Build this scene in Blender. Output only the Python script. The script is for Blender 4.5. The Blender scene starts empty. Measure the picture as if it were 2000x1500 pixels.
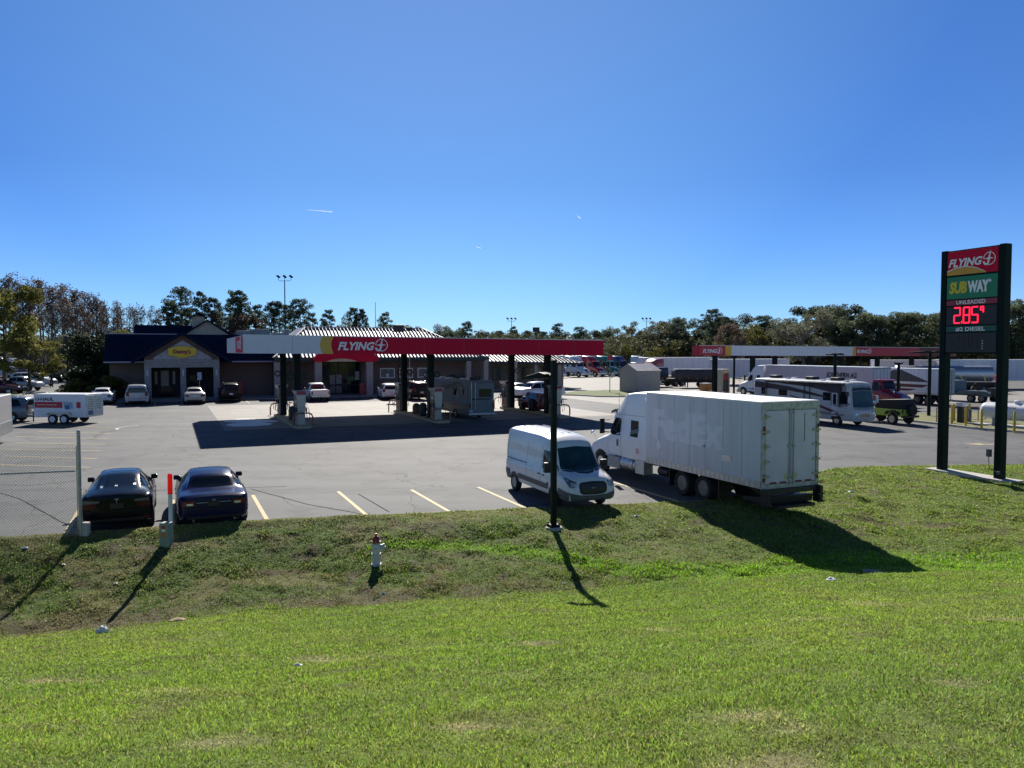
import bpy, bmesh, math, random
import numpy as np
from mathutils import Vector, Matrix
from mathutils.bvhtree import BVHTree
from mathutils.noise import noise as mnoise
random.seed(7)
S = bpy.context.scene
C = S.collection
PI = math.pi
rad = math.radians

# ---------------------------------------------------------------- camera
EYE = 5.2
PITCH = math.atan((750-686)/1500)
cam = bpy.data.cameras.new("camera"); co = bpy.data.objects.new("camera", cam); C.objects.link(co)
co.location = (0, 0, EYE); co.rotation_euler = (PI/2-PITCH, 0, 0)
cam.sensor_width = 36; cam.lens = 27; cam.clip_end = 20000; cam.clip_start = 0.1
S.camera = co
# ---------------------------------------------------------------- sun and sky
SUN_EL, SUN_AZ = rad(33.5), rad(-5.3)          # azimuth measured from +Y towards +X
sv = Vector((math.sin(SUN_AZ)*math.cos(SUN_EL), math.cos(SUN_AZ)*math.cos(SUN_EL), math.sin(SUN_EL)))
sl = bpy.data.lights.new("sun", 'SUN'); so = bpy.data.objects.new("sun", sl); C.objects.link(so)
sl.energy = 5.0; sl.angle = rad(0.53); sl.color = (1, .95, .86)
so.rotation_euler = sv.to_track_quat('Z', 'Y').to_euler()
W = bpy.data.worlds.new("World"); S.world = W; W.use_nodes = True
nt = W.node_tree; bg = nt.nodes['Background']
sky = nt.nodes.new('ShaderNodeTexSky'); sky.sky_type = 'NISHITA'; sky.sun_disc = False
sky.sun_elevation = SUN_EL; sky.sun_rotation = SUN_AZ
sky.air_density = 1.0; sky.dust_density = 0.0; sky.ozone_density = 3.0; sky.altitude = 1500
# the air towards the sun glows, the sky away from it and overhead is deeper
geo = nt.nodes.new('ShaderNodeTexCoord')
dp = nt.nodes.new('ShaderNodeVectorMath'); dp.operation = 'DOT_PRODUCT'; dp.inputs[1].default_value = sv; nt.links.new(geo.outputs['Generated'], dp.inputs[0])
ra = nt.nodes.new('ShaderNodeValToRGB'); nt.links.new(dp.outputs['Value'], ra.inputs['Fac'])
def ramp(r, st):
    e = r.color_ramp.elements
    while len(e) < len(st): e.new(.5)
    for k, (p, c) in enumerate(st): e[k].position = p; e[k].color = (*c, 1)
ramp(ra, [(.0, (.74,.84,.98)), (.83, (.43,.63,.90)), (.94, (.68,.82,.94)), (.985, (.86,.88,.97))])
sp = nt.nodes.new('ShaderNodeSeparateXYZ'); nt.links.new(geo.outputs['Generated'], sp.inputs[0])
rb = nt.nodes.new('ShaderNodeValToRGB'); nt.links.new(sp.outputs['Z'], rb.inputs['Fac'])
ramp(rb, [(.0, (.88,.92,1.)), (.08, (.84,.89,1.)), (.21, (.72,.82,.93)), (.41, (.84,.96,1.06)), (.6, (.42,.5,.6)), (1., (.16,.22,.3))])
m1 = nt.nodes.new('ShaderNodeVectorMath'); m1.operation = 'MULTIPLY'; m2 = nt.nodes.new('ShaderNodeVectorMath'); m2.operation = 'MULTIPLY'
nt.links.new(sky.outputs[0], m1.inputs[0]); nt.links.new(ra.outputs[0], m1.inputs[1]); nt.links.new(m1.outputs[0], m2.inputs[0]); nt.links.new(rb.outputs[0], m2.inputs[1])
nt.links.new(m2.outputs[0], bg.inputs['Color'])
bg.inputs['Strength'].default_value = 0.08
S.view_settings.view_transform = 'Standard'; S.view_settings.look = 'None'
S.view_settings.gamma = 1; S.view_settings.exposure = 0.6
S.render.engine = 'CYCLES'

# ---------------------------------------------------------------- site grid (u right and away, v away)
GA = rad(24); GC, GS = math.cos(GA), math.sin(GA)
def w(u, v, z=0): return Vector((u*GC-v*GS, u*GS+v*GC, z))
def at(px, py, z=0.0):
    """point of height z seen at photo pixel (2000x1500)"""
    x = (px-1000)/1500; q = -(py-750)/1500
    y = math.cos(PITCH)+q*math.sin(PITCH); k = q*math.cos(PITCH)-math.sin(PITCH)
    t = (z-EYE)/k
    return Vector((x*t, y*t, z))
def uv(px, py, z=0.0):
    p = at(px, py, z); return p.x*GC+p.y*GS, -p.x*GS+p.y*GC
def atd(px, d, z=0.0): return Vector(((px-1000)/1500*d, d, z))

# ---------------------------------------------------------------- materials
MATS = {}
def mat(name, col, rough=.5, metal=0., var=.12, scale=3., bump=0., coat=0., trans=0., emit=None, spec=.5):
    if name in MATS: return MATS[name]
    m = bpy.data.materials.new(name); m.use_nodes = True; n = m.node_tree.nodes; L = m.node_tree.links
    b = n['Principled BSDF']; b.inputs['Roughness'].default_value = rough; b.inputs['Metallic'].default_value = metal
    b.inputs['Coat Weight'].default_value = coat; b.inputs['Specular IOR Level'].default_value = spec
    b.inputs['Coat Roughness'].default_value = .04
    tc = n.new('ShaderNodeTexCoord'); no = n.new('ShaderNodeTexNoise'); no.inputs['Scale'].default_value = scale
    no.inputs['Detail'].default_value = 6; L.new(tc.outputs['Object'], no.inputs['Vector'])
    r = n.new('ShaderNodeValToRGB'); c = Vector(col[:3])
    r.color_ramp.elements[0].position = .3; r.color_ramp.elements[1].position = .7
    r.color_ramp.elements[0].color = (*(c*(1-var)), 1); r.color_ramp.elements[1].color = (*[min(1, x*(1+var)) for x in c], 1)
    L.new(no.outputs['Fac'], r.inputs['Fac']); L.new(r.outputs[0], b.inputs['Base Color'])
    mr = n.new('ShaderNodeMapRange'); mr.inputs['To Min'].default_value = max(0, rough-.08); mr.inputs['To Max'].default_value = min(1, rough+.1)
    L.new(no.outputs['Fac'], mr.inputs['Value']); L.new(mr.outputs[0], b.inputs['Roughness'])
    if bump:
        bn = n.new('ShaderNodeBump'); bn.inputs['Strength'].default_value = bump; bn.inputs['Distance'].default_value = .02
        L.new(no.outputs['Fac'], bn.inputs['Height']); L.new(bn.outputs[0], b.inputs['Normal'])
    if emit:
        b.inputs['Emission Color'].default_value = (*emit[0], 1); b.inputs['Emission Strength'].default_value = emit[1]
    if trans: b.inputs['Transmission Weight'].default_value = trans
    MATS[name] = m; return m
def paint(name, col, rough=.28): return mat('paint_'+name, col, rough, 0, .06, .8, 0, .35)
GLASS = mat('dark_glass', (.008, .012, .018), .06, 0, .1, 1, 0, 0, 0, None, .35)
GLASS2 = mat('teal_glass', (.018, .05, .062), .06, 0, .3, 1.5, 0, 0, 0, None, .35)
RUB = mat('tyre_rubber', (.018, .018, .019), .85)
BLK = mat('black_plastic', (.015, .015, .017), .5)
BLKM = mat('black_metal', (.006, .012, .011), .5, .0, .2, 3, 0, 0, 0, None, .12)
CHR = mat('bright_metal', (.62, .64, .66), .22, 1., .08)
ALU = mat('dull_aluminium', (.5, .52, .54), .42, .8, .15, 6)
BADGE = mat('satin_badge', (.30, .31, .34), .5, 0, .05, 3, 0, 0, 0, None, .2)
REDD = mat('dark_red_lens', (.05, .004, .006), .3, 0, .1, 1, 0, 0, 0, None, .2)
RIMD = mat('dull_rim', (.16, .17, .18), .45, .5, .3, 9)
STEEL = mat('galvanised_steel', (.34, .35, .36), .5, .6, .2, 8)
WHT = mat('white_panel', (.74, .76, .79), .42, 0, .05, 1.2, 0, .15)
WHTD = mat('grimy_white_panel', (.60, .59, .635), .5, 0, .065, 1.2)
def streak(m, sc=(2.2, 2.2, .22)):
    n = m.node_tree.nodes; L = m.node_tree.links; no = n['Noise Texture']; mp = n.new('ShaderNodeMapping'); mp.inputs['Scale'].default_value = sc; L.new(n['Texture Coordinate'].outputs['Object'], mp.inputs['Vector']); L.new(mp.outputs[0], no.inputs['Vector'])
    no.inputs['Roughness'].default_value = .68; n['Color Ramp'].color_ramp.elements[0].position = .36; n['Color Ramp'].color_ramp.elements[1].position = .56
streak(WHTD)
GRY = mat('grey_plastic', (.1, .105, .11), .55)
REDL = mat('red_lens', (.14, .008, .012), .2, 0, .1, 1, 0, 0, 0, None, .3)
AMB = mat('amber_lens', (.7, .22, .02), .2)
LENS = mat('clear_lens', (.55, .6, .64), .08, .3, .25, 14)
YEL = mat('yellow_paint', (.62, .42, .04), .5, 0, .15)
CON = mat('concrete', (.46, .44, .40), .85, 0, .14, 5, .3)
DARK = mat('interior_dark', (.01, .012, .014), .7)
SIGNR = mat('sign_red', (.45, .012, .035), .35, 0, .05)
SIGNW = mat('sign_white', (.8, .8, .8), .4, 0, .03)
SIGNY = mat('sign_yellow', (.7, .42, .05), .4, 0, .06)
SIGNG = mat('sign_green', (.0, .19, .085), .35, 0, .05)

# ---------------------------------------------------------------- mesh building
class MB:
    def __init__(s): s.v = []; s.f = []; s.m = []
    def add(s, vs, fs, mi=0):
        o = len(s.v); s.v += [tuple(p) for p in vs]
        for f in fs: s.f.append(tuple(i+o for i in f)); s.m.append(mi)
        return s
    def box(s, x0, x1, y0, y1, z0, z1, mi=0):
        return s.add([(x0,y0,z0),(x1,y0,z0),(x1,y1,z0),(x0,y1,z0),(x0,y0,z1),(x1,y0,z1),(x1,y1,z1),(x0,y1,z1)],
              [(0,3,2,1),(4,5,6,7),(0,1,5,4),(1,2,6,5),(2,3,7,6),(3,0,4,7)], mi)
    def beam(s, a, b, wd, ht, mi=0, up=(0,0,1)):
        a = Vector(a); b = Vector(b); d = (b-a).normalized(); u = Vector(up)
        if abs(d.dot(u)) > .99: u = Vector((0,1,0))
        r = d.cross(u).normalized(); u = r.cross(d)
        P = [a+r*(i*wd/2)+u*(j*ht/2) for i, j in ((-1,-1),(1,-1),(1,1),(-1,1))]
        Q = [p+(b-a) for p in P]
        return s.add(P+Q, [(0,3,2,1),(4,5,6,7),(0,1,5,4),(1,2,6,5),(2,3,7,6),(3,0,4,7)][::1], mi)
    def tube(s, pts, r, n=8, mi=0, cap=True):
        pts = [Vector(p) for p in pts]; k = len(pts)
        rr = r if isinstance(r, (list, tuple)) else [r]*k
        ref = Vector((0,0,1)); vs = []
        for i, p in enumerate(pts):
            d = (pts[min(i+1,k-1)]-pts[max(i-1,0)]).normalized()
            q = ref if abs(d.dot(ref)) < .95 else Vector((1,0,0))
            a = d.cross(q).normalized(); b = d.cross(a)
            vs += [p+(a*math.cos(t)+b*math.sin(t))*rr[i] for t in [2*PI*j/n for j in range(n)]]
        fs = [(i*n+j, i*n+(j+1)%n, (i+1)*n+(j+1)%n, (i+1)*n+j) for i in range(k-1) for j in range(n)]
        if cap: fs += [tuple(range(n))[::-1], tuple((k-1)*n+j for j in range(n))]
        return s.add(vs, fs, mi)
    def lathe(s, prof, c=(0,0,0), axis='z', n=20, mi=0, caps=True):
        """prof = [(r, h)]"""
        vs = []
        for r, h in prof:
            for j in range(n):
                t = 2*PI*j/n; a, b = r*math.cos(t), r*math.sin(t)
                p = {'z': (a, b, h), 'y': (a, h, b), 'x': (h, a, b)}[axis]
                vs.append((p[0]+c[0], p[1]+c[1], p[2]+c[2]))
        k = len(prof)
        fs = [(i*n+j, i*n+(j+1)%n, (i+1)*n+(j+1)%n, (i+1)*n+j) for i in range(k-1) for j in range(n)]
        if caps and prof[0][0] > 1e-6: fs.append(tuple(range(n))[::-1])
        if caps and prof[-1][0] > 1e-6: fs.append(tuple((k-1)*n+j for j in range(n)))
        return s.add(vs, fs, mi)
    def prism(s, poly, a, b, axis='y', mi=0):
        """extrude a 2D polygon; axis y: poly=(x,z); axis x: poly=(y,z); axis z: poly=(x,y)"""
        def P(p, h): return {'y': (p[0], h, p[1]), 'x': (h, p[0], p[1]), 'z': (p[0], p[1], h)}[axis]
        n = len(poly)
        return s.add([P(p, a) for p in poly]+[P(p, b) for p in poly],
            [tuple(range(n)), tuple(range(n, 2*n))[::-1]]+[(i, i+n, (i+1) % n+n, (i+1) % n) for i in range(n)], mi)
    def flat(s, polys, O, ex, ey, mi=0, th=.02):
        """2D polygons (may be concave) laid on a plane, with thickness th"""
        O = Vector(O); ex = Vector(ex); ey = Vector(ey); n = ex.cross(ey).normalized()
        for poly in polys:
            k = len(poly); T = [O+ex*p[0]+ey*p[1]+n*th for p in poly]; B = [O+ex*p[0]+ey*p[1] for p in poly]
            s.add(T+B, [tuple(range(k))]+[(i, (i+1) % k, (i+1) % k+k, i+k)[::-1] for i in range(k)], mi)
        return s
    def mesh2d(s, data, O, ex, ey, mi=0, th=.02):
        vs, fs = data; O = Vector(O); ex = Vector(ex); ey = Vector(ey); n = ex.cross(ey).normalized()
        return s.add([O+ex*p[0]+ey*p[1]+n*th for p in vs], fs, mi)
    def build(s, name, mats, parent=None, smooth=None, bevel=0, seg=2, clean=False):
        me = bpy.data.meshes.new(name); me.from_pydata(s.v, [], s.f)
        if not isinstance(mats, (list, tuple)): mats = [mats]
        for m in mats: me.materials.append(m)
        if len(mats) > 1: me.polygons.foreach_set('material_index', s.m)
        if clean:
            bm = bmesh.new(); bm.from_mesh(me); bmesh.ops.remove_doubles(bm, verts=bm.verts, dist=1e-4)
            bmesh.ops.recalc_face_normals(bm, faces=bm.faces); bm.to_mesh(me); bm.free()
        me.update()
        if smooth is not None:
            me.polygons.foreach_set('use_smooth', [True]*len(me.polygons))
            try: me.set_sharp_from_angle(angle=rad(smooth))
            except Exception: pass
        o = bpy.data.objects.new(name, me); C.objects.link(o)
        if parent is not None: o.parent = parent
        if bevel:
            b = o.modifiers.new('bevel', 'BEVEL'); b.width = bevel; b.segments = seg; b.limit_method = 'ANGLE'; b.angle_limit = rad(40)
            b.harden_normals = False
        return o
def tag(o, label=None, cat=None, group=None, kind=None):
    if label: o['label'] = label
    if cat: o['category'] = cat
    if group: o['group'] = group
    if kind: o['kind'] = kind
    return o
def thing(name, label, cat, loc=(0,0,0), rz=0, group=None, sc=1):
    o = bpy.data.objects.new(name, None); C.objects.link(o); o.location = loc; o.rotation_euler = (0,0,rz); o.empty_display_size = .2
    if sc != 1: o.scale = (sc,)*3 if not isinstance(sc, (tuple, list)) else sc
    return tag(o, label, cat, group)
def kids(o): return list(o.children)
def dup(root, loc, rz, label=None, group=None, sc=None):
    def cp(o, par):
        c = o.copy(); C.objects.link(c)
        if par: c.parent = par
        for k in o.children: cp(k, c)
        return c
    r = cp(root, None); r.location = loc; r.rotation_euler = (0,0,rz)
    if label: r['label'] = label
    if group: r['group'] = group
    if sc: r.scale = (sc,)*3 if not isinstance(sc, (tuple, list)) else sc
    return r

# ---------------------------------------------------------------- lettering
_TX = {}
def text2d(s, bold=.02, shear=0., sx=1.):
    """letter outlines as a flat mesh: cap height about .7, starts at x=0"""
    key = (s, bold, shear, sx)
    if key in _TX: return _TX[key]
    cu = bpy.data.curves.new('lettering', 'FONT'); cu.body = s; cu.size = 1; cu.offset = bold; cu.shear = shear; cu.resolution_u = 3
    ob = bpy.data.objects.new('lettering', cu)
    me = ob.to_mesh()
    vs = [(p.co.x*sx, p.co.y) for p in me.vertices]; fs = [tuple(p.vertices) for p in me.polygons]
    ob.to_mesh_clear(); bpy.data.objects.remove(ob); bpy.data.curves.remove(cu)
    x0 = min(v[0] for v in vs); x1 = max(v[0] for v in vs)
    vs = [(v[0]-x0, v[1]) for v in vs]
    _TX[key] = ((vs, fs), x1-x0); return _TX[key]
def put_text(mb, s, O, ex, ey, h, wd=None, mi=0, bold=.02, shear=0., center=False, th=.02):
    """h = cap height; wd = total width (squeezes)"""
    (vs, fs), W0 = text2d(s, bold, shear)
    ky = h/.7; kx = (wd/W0) if wd else ky
    O = Vector(O); ex = Vector(ex).normalized(); ey = Vector(ey).normalized()
    if center: O = O-ex*(W0*kx/2)
    mb.mesh2d((vs, fs), O, ex*kx, ey*ky, mi, th)
def flying_logo(mb, O, ex, ey, h, mi=0, th=.02):
    """winged word with ringed star: O = foot of the F, h = cap height"""
    ex = Vector(ex).normalized(); ey = Vector(ey).normalized(); O = Vector(O)
    put_text(mb, 'FLYING', O, ex, ey, h, h*4.9, mi, .035, .28, th=th)
    k = h/160.
    def P(x, y): return ((x-250)*k, (562-y)*k)
    cx, cy, R = 1185, 462, 135
    ring = []
    for a0, a1 in ((-100, 178),):
        N = 40
        for i in range(N):
            t0 = rad(a0+(a1-a0)*i/N); t1 = rad(a0+(a1-a0)*(i+1)/N)
            ring.append([P(cx+R*math.cos(t0), cy-R*math.sin(t0)), P(cx+R*math.cos(t1), cy-R*math.sin(t1)),
                         P(cx+(R-15)*math.cos(t1), cy-(R-15)*math.sin(t1)), P(cx+(R-15)*math.cos(t0), cy-(R-15)*math.sin(t0))][::-1])
    mb.flat([p[::-1] for p in ring], O, ex, ey, mi, th)
    star = [P(1212,285), P(1200,440), P(1290,462), P(1196,472), P(1168,590), P(1135,592), P(1150,472), P(1038,466), P(1160,440)]
    mb.flat([star[::-1]], O, ex, ey, mi, th)
    hook = [P(1140,592), P(1105,596), P(1065,575), P(1040,520), P(1075,510), P(1095,545), P(1140,560)]
    mb.flat([hook[::-1]], O, ex, ey, mi, th)

# ---------------------------------------------------------------- lofted bodies
def pchip(xs, ys, q):
    xs = np.array(xs, float); ys = np.array(ys, float); h = np.diff(xs); d = np.diff(ys)/h
    m = np.zeros_like(ys)
    for i in range(1, len(xs)-1):
        if d[i-1]*d[i] > 0:
            w1 = 2*h[i]+h[i-1]; w2 = h[i]+2*h[i-1]; m[i] = (w1+w2)/(w1/d[i-1]+w2/d[i])
    m[0] = d[0]; m[-1] = d[-1]
    i = np.clip(np.searchsorted(xs, q)-1, 0, len(xs)-2); t = (q-xs[i])/h[i]
    return ((2*t**3-3*t**2+1)*ys[i]+(t**3-2*t**2+t)*h[i]*m[i]+(-2*t**3+3*t**2)*ys[i+1]+(t**3-t**2)*h[i]*m[i+1])
def loft(st, n=44, r=.07, crown=.03, linear=False):
    """stations (x, z sill, z belt, half width, z top, half width at top) -> MB closed shell; r rounds the roof edge"""
    st = sorted(st); X = [s[0] for s in st]
    q = np.unique(np.concatenate([np.linspace(X[0], X[-1], n), X]))
    f = (lambda k: np.interp(q, X, [s[k] for s in st])) if linear else (lambda k: pchip(X, [s[k] for s in st], q))
    zs, zb, wb, zt, wt = f(1), f(2), f(3), f(4), f(5)
    mb = MB(); rings = []
    for i in range(len(q)):
        a, b, c, d, e = zs[i], zb[i], wb[i], zt[i], wt[i]; rr = min(r, (d-a)*.2, e*.3)
        half = [(c*.0, a), (c*.82, a), (c*.955, a+.05), (c*.995, a+(b-a)*.35), (c, a+(b-a)*.65), (c*.985, b-(b-a)*.04), (c*.965, b)]
        if d-b > .12:
            g = (d-b)
            half += [(c*.965+(e-c*.965)*.5+.02*min(1, g*2), b+(d-b)*.45), (e, d-rr), (e-rr*.3, d-rr*.35), (e-rr, d-rr*.03), (e*.5, d+crown*.8), (0, d+crown)]
        else:
            half += [(c*.94, b+(d-b)*.4), (c*.9, b+(d-b)*.6), (c*.85, b+(d-b)*.8), (e*.9, d), (e*.5, d+crown*.7), (0, d+crown*.9)]
        full = half+[(-y, z) for y, z in half[-2:0:-1]]
        rings.append([(q[i], y, z) for y, z in full])
    k = len(rings[0]); vs = [p for R in rings for p in R]
    fs = [(i*k+j, (i+1)*k+j, (i+1)*k+(j+1) % k, i*k+(j+1) % k) for i in range(len(rings)-1) for j in range(k)]
    fs += [tuple(range(k)), tuple((len(rings)-1)*k+j for j in range(k))[::-1]]
    mb.add(vs, fs); return mb
def bvh_of(mb): return BVHTree.FromPolygons([Vector(v) for v in mb.v], mb.f)
def resamp(pts, n):
    P = np.array(pts, float)
    if len(P) == 1: return np.repeat(P, n, 0)
    d = np.r_[0, np.cumsum(np.linalg.norm(np.diff(P, axis=0), axis=1))]
    t = np.linspace(0, d[-1], n); return np.stack([np.interp(t, d, P[:, 0]), np.interp(t, d, P[:, 1])], 1)
def patch(mb, bvh, side, top, bot, off=.006, n=12, m=6, mi=0):
    """skin panel laid on a body: side f/b (y,z) l/r (x,z) t (x,y); between polyline top and polyline bot"""
    T = resamp(top, n); B = resamp(bot, n); vs = []
    for j in range(m+1):
        for i in range(n):
            p = T[i]+(B[i]-T[i])*j/m
            if side in 'fb': o = Vector((30 if side == 'f' else -30, p[0], p[1])); d = Vector((-1 if side == 'f' else 1, 0, 0))
            elif side in 'lr': o = Vector((p[0], 30 if side == 'l' else -30, p[1])); d = Vector((0, -1 if side == 'l' else 1, 0))
            else: o = Vector((p[0], p[1], 30)); d = Vector((0, 0, -1))
            h, nn, idx, dist = bvh.ray_cast(o, d)
            if h is None: h = vs[-1] if vs else Vector((p[0], 0, p[1])); nn = Vector((0,0,0))
            else:
                h = h-d*off
            vs.append(h)
    fs = [(j*n+i, j*n+i+1, (j+1)*n+i+1, (j+1)*n+i) for j in range(m) for i in range(n-1)]
    if side in 'rft'[:2] and side != 'l': pass
    return mb.add(vs, fs, mi)
def line_patch(mb, bvh, side, pts, wd=.012, off=.003, mi=0, n=14):
    P = resamp(pts, n); a = []; b = []
    for i in range(n):
        d = P[min(i+1, n-1)]-P[max(i-1, 0)]; L = np.linalg.norm(d)+1e-9; q = np.array([-d[1], d[0]])/L*wd/2
        a.append(P[i]+q); b.append(P[i]-q)
    return patch(mb, bvh, side, a, b, off, n, 1, mi)

def wheel(parent, x, y, r, wd, rimmat=None, spokes=10, rr=.62, side=1, cap=True, dual=False):
    """tyre with rim; side=+1 outer face towards +y"""
    o = MB(); s = side
    o.lathe([(r*rr, y-wd/2*s*1), (r*.9, y-wd/2*s), (r, y-wd*.32*s), (r, y+wd*.32*s), (r*.93, y+wd*.48*s), (r*rr*1.02, y+wd*.44*s), (r*rr, y+wd*.2*s)], (x, 0, r), 'y', 26)
    wh = o.build('wheel', RUB, parent, 40)
    q = MB(); R = r*rr
    q.lathe([(R, y+wd*.42*s), (R*.93, y+wd*.4*s), (R*.88, y+wd*.2*s), (R*.3, y+wd*.22*s), (R*.26, y+wd*.34*s), (.001, y+wd*.35*s)], (x, 0, r), 'y', 24)
    if spokes:
        for k in range(spokes):
            t = 2*PI*k/spokes
            a = Vector((x+R*.22*math.cos(t), y+wd*.31*s, r+R*.22*math.sin(t))); b = Vector((x+R*.93*math.cos(t), y+wd*.36*s, r+R*.93*math.sin(t)))
            q.beam(a, b, R*.16, .03, 0, (0, 1, 0))
    q.build('rim', rimmat or ALU, wh, 35)
    return wh
# ================================================================ cars
H_V, H_mV, H_U, H_mU = rad(114), rad(-66), rad(24), rad(204)     # headings: away, towards us, right, left
CARS = dict(
 sedan=dict(W=1.84, wb=(1.42, -1.40), r=.33, st=[(-2.43,.50,.80,.70,.86,.6),(-2.38,.34,.92,.83,.97,.70),(-2.05,.26,.98,.90,1.06,.75),(-1.7,.22,.97,.915,1.09,.72),(-1.0,.2,.95,.925,1.40,.56),(-.2,.2,.94,.925,1.45,.6),(.35,.2,.94,.925,1.41,.57),(1.15,.2,.93,.92,.99,.74),(1.6,.22,.88,.91,.93,.70),(2.15,.26,.77,.86,.81,.6),(2.38,.32,.64,.75,.67,.5),(2.43,.40,.56,.64,.6,.45)],
   win=[[(-1.62,1.02),(-1.15,1.32),(-.72,1.37)],[(-1.62,1.01),(-.72,.99)]], win2=[[(-.66,1.37),(-.1,1.385),(-.1,1.385)],[(-.66,.99),(-.1,.98)]], win3=[[(-.02,1.385),(.4,1.33),(1.02,1.02)],[(-.02,.98),(1.02,.99)]],
   rw=(1.12,1.375,.62,.50), ws=(1.03,1.37,.66,.50)),
 fast=dict(W=1.85, wb=(1.45, -1.43), r=.345, st=[(-2.35,.52,.80,.66,.98,.5),(-2.33,.32,.93,.84,1.04,.62),(-2.1,.25,.99,.905,1.09,.68),(-1.7,.2,.98,.92,1.16,.62),(-1.2,.18,.96,.925,1.29,.56),(-.6,.18,.94,.925,1.42,.54),(0,.18,.93,.925,1.44,.55),(.35,.18,.93,.925,1.42,.54),(1.25,.18,.9,.92,.97,.72),(1.7,.2,.84,.91,.88,.68),(2.1,.24,.72,.86,.76,.56),(2.31,.3,.58,.74,.6,.45),(2.35,.38,.5,.6,.54,.4)],
   win=[[(-1.45,1.03),(-1.1,1.21),(-.55,1.355)],[(-1.45,1.01),(-.55,.985)]], win2=[[(-.5,1.36),(-.05,1.385)],[(-.5,.985),(-.05,.97)]], win3=[[(.02,1.385),(.4,1.34),(1.1,.99)],[(.02,.97),(1.1,.96)]],
   rw=(1.13,1.415,.60,.5), ws=(1.0,1.38,.66,.5)),
 caprice=dict(W=1.96, wb=(1.5, -1.45), r=.35, st=[(-2.62,.52,.72,.70,.88,.6),(-2.60,.33,.86,.84,.95,.72),(-2.4,.27,.95,.94,1.0,.78),(-1.75,.22,.96,.97,1.04,.76),(-1.0,.2,.95,.98,1.36,.60),(-.2,.2,.94,.98,1.42,.63),(.3,.2,.94,.98,1.39,.60),(1.05,.2,.93,.975,1.0,.78),(1.8,.22,.88,.96,.93,.74),(2.35,.26,.78,.92,.82,.66),(2.6,.32,.66,.82,.69,.6),(2.64,.4,.58,.72,.62,.5)],
   win=[[(-1.72,1.0),(-1.2,1.27),(-.72,1.33)],[(-1.72,.99),(-.72,.98)]], win2=[[(-.66,1.335),(-.1,1.35)],[(-.66,.98),(-.1,.975)]], win3=[[(-.02,1.35),(.32,1.31),(.95,1.0)],[(-.02,.975),(.95,.98)]],
   rw=(1.08,1.335,.72,.56), ws=(1.03,1.34,.70,.54)),
 suv=dict(W=1.9, wb=(1.42, -1.38), r=.37, st=[(-2.35,.5,.85,.78,1.05,.7),(-2.3,.36,1.03,.88,1.5,.62),(-2.1,.3,1.05,.93,1.66,.62),(-1.2,.26,1.04,.95,1.72,.66),(0,.26,1.03,.95,1.72,.66),(.45,.26,1.03,.95,1.66,.63),(1.15,.26,1.05,.94,1.13,.78),(1.8,.28,1.0,.92,1.05,.72),(2.2,.32,.88,.86,.93,.62),(2.33,.4,.72,.76,.76,.5),(2.37,.46,.62,.62,.66,.42)],
   win=[[(-2.0,1.18),(-1.75,1.56),(-1.3,1.6)],[(-2.0,1.14),(-1.3,1.1)]], win2=[[(-1.22,1.6),(-.3,1.62)],[(-1.22,1.1),(-.3,1.08)]], win3=[[(-.22,1.62),(.4,1.58),(1.0,1.16)],[(-.22,1.08),(1.0,1.08)]],
   rw=(1.16,1.57,.68,.58), ws=(1.2,1.62,.68,.56)),
 minivan=dict(W=1.98, wb=(1.55, -1.5), r=.34, st=[(-2.55,.5,.85,.80,1.05,.74),(-2.52,.34,1.0,.92,1.55,.70),(-2.38,.28,1.02,.97,1.74,.70),(-1.2,.22,1.0,.99,1.78,.74),(.3,.22,.98,.99,1.76,.72),(.75,.22,.98,.985,1.68,.68),(1.75,.22,1.0,.96,1.08,.78),(2.2,.26,.9,.9,.96,.68),(2.5,.34,.72,.78,.78,.5),(2.55,.42,.62,.64,.66,.42)],
   win=[[(-2.3,1.2),(-2.15,1.58),(-1.3,1.62)],[(-2.3,1.1),(-1.3,1.06)]], win2=[[(-1.2,1.62),(-.1,1.64)],[(-1.2,1.06),(-.1,1.04)]], win3=[[(0,1.64),(.6,1.6),(1.45,1.12)],[(0,1.04),(1.45,1.04)]],
   rw=(1.12,1.62,.78,.68), ws=(1.18,1.64,.72,.58)),
 pickup=dict(W=2.02, wb=(1.85, -1.75), r=.41, bed=(-2.9, -.95, 1.18), st=[(-2.95,.6,1.1,.92,1.16,.88),(-2.92,.5,1.16,.96,1.2,.92),(-1.02,.45,1.18,.98,1.22,.93),(-.95,.42,1.2,.98,1.3,.9),(-.85,.42,1.2,.98,1.82,.68),(0,.42,1.2,.98,1.9,.70),(.9,.42,1.2,.98,1.86,.67),(1.55,.42,1.2,.97,1.28,.82),(2.4,.45,1.14,.96,1.2,.80),(2.78,.5,1.0,.93,1.08,.74),(2.86,.55,.85,.84,.9,.66)],
   win2=[[(-.75,1.72),(.15,1.77)],[(-.75,1.24),(.15,1.22)]], win3=[[(.22,1.77),(.9,1.72),(1.42,1.32)],[(.22,1.22),(1.42,1.24)]],
   rw=(1.3,1.74,.74,.62), ws=(1.34,1.76,.74,.62)),
)
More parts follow.
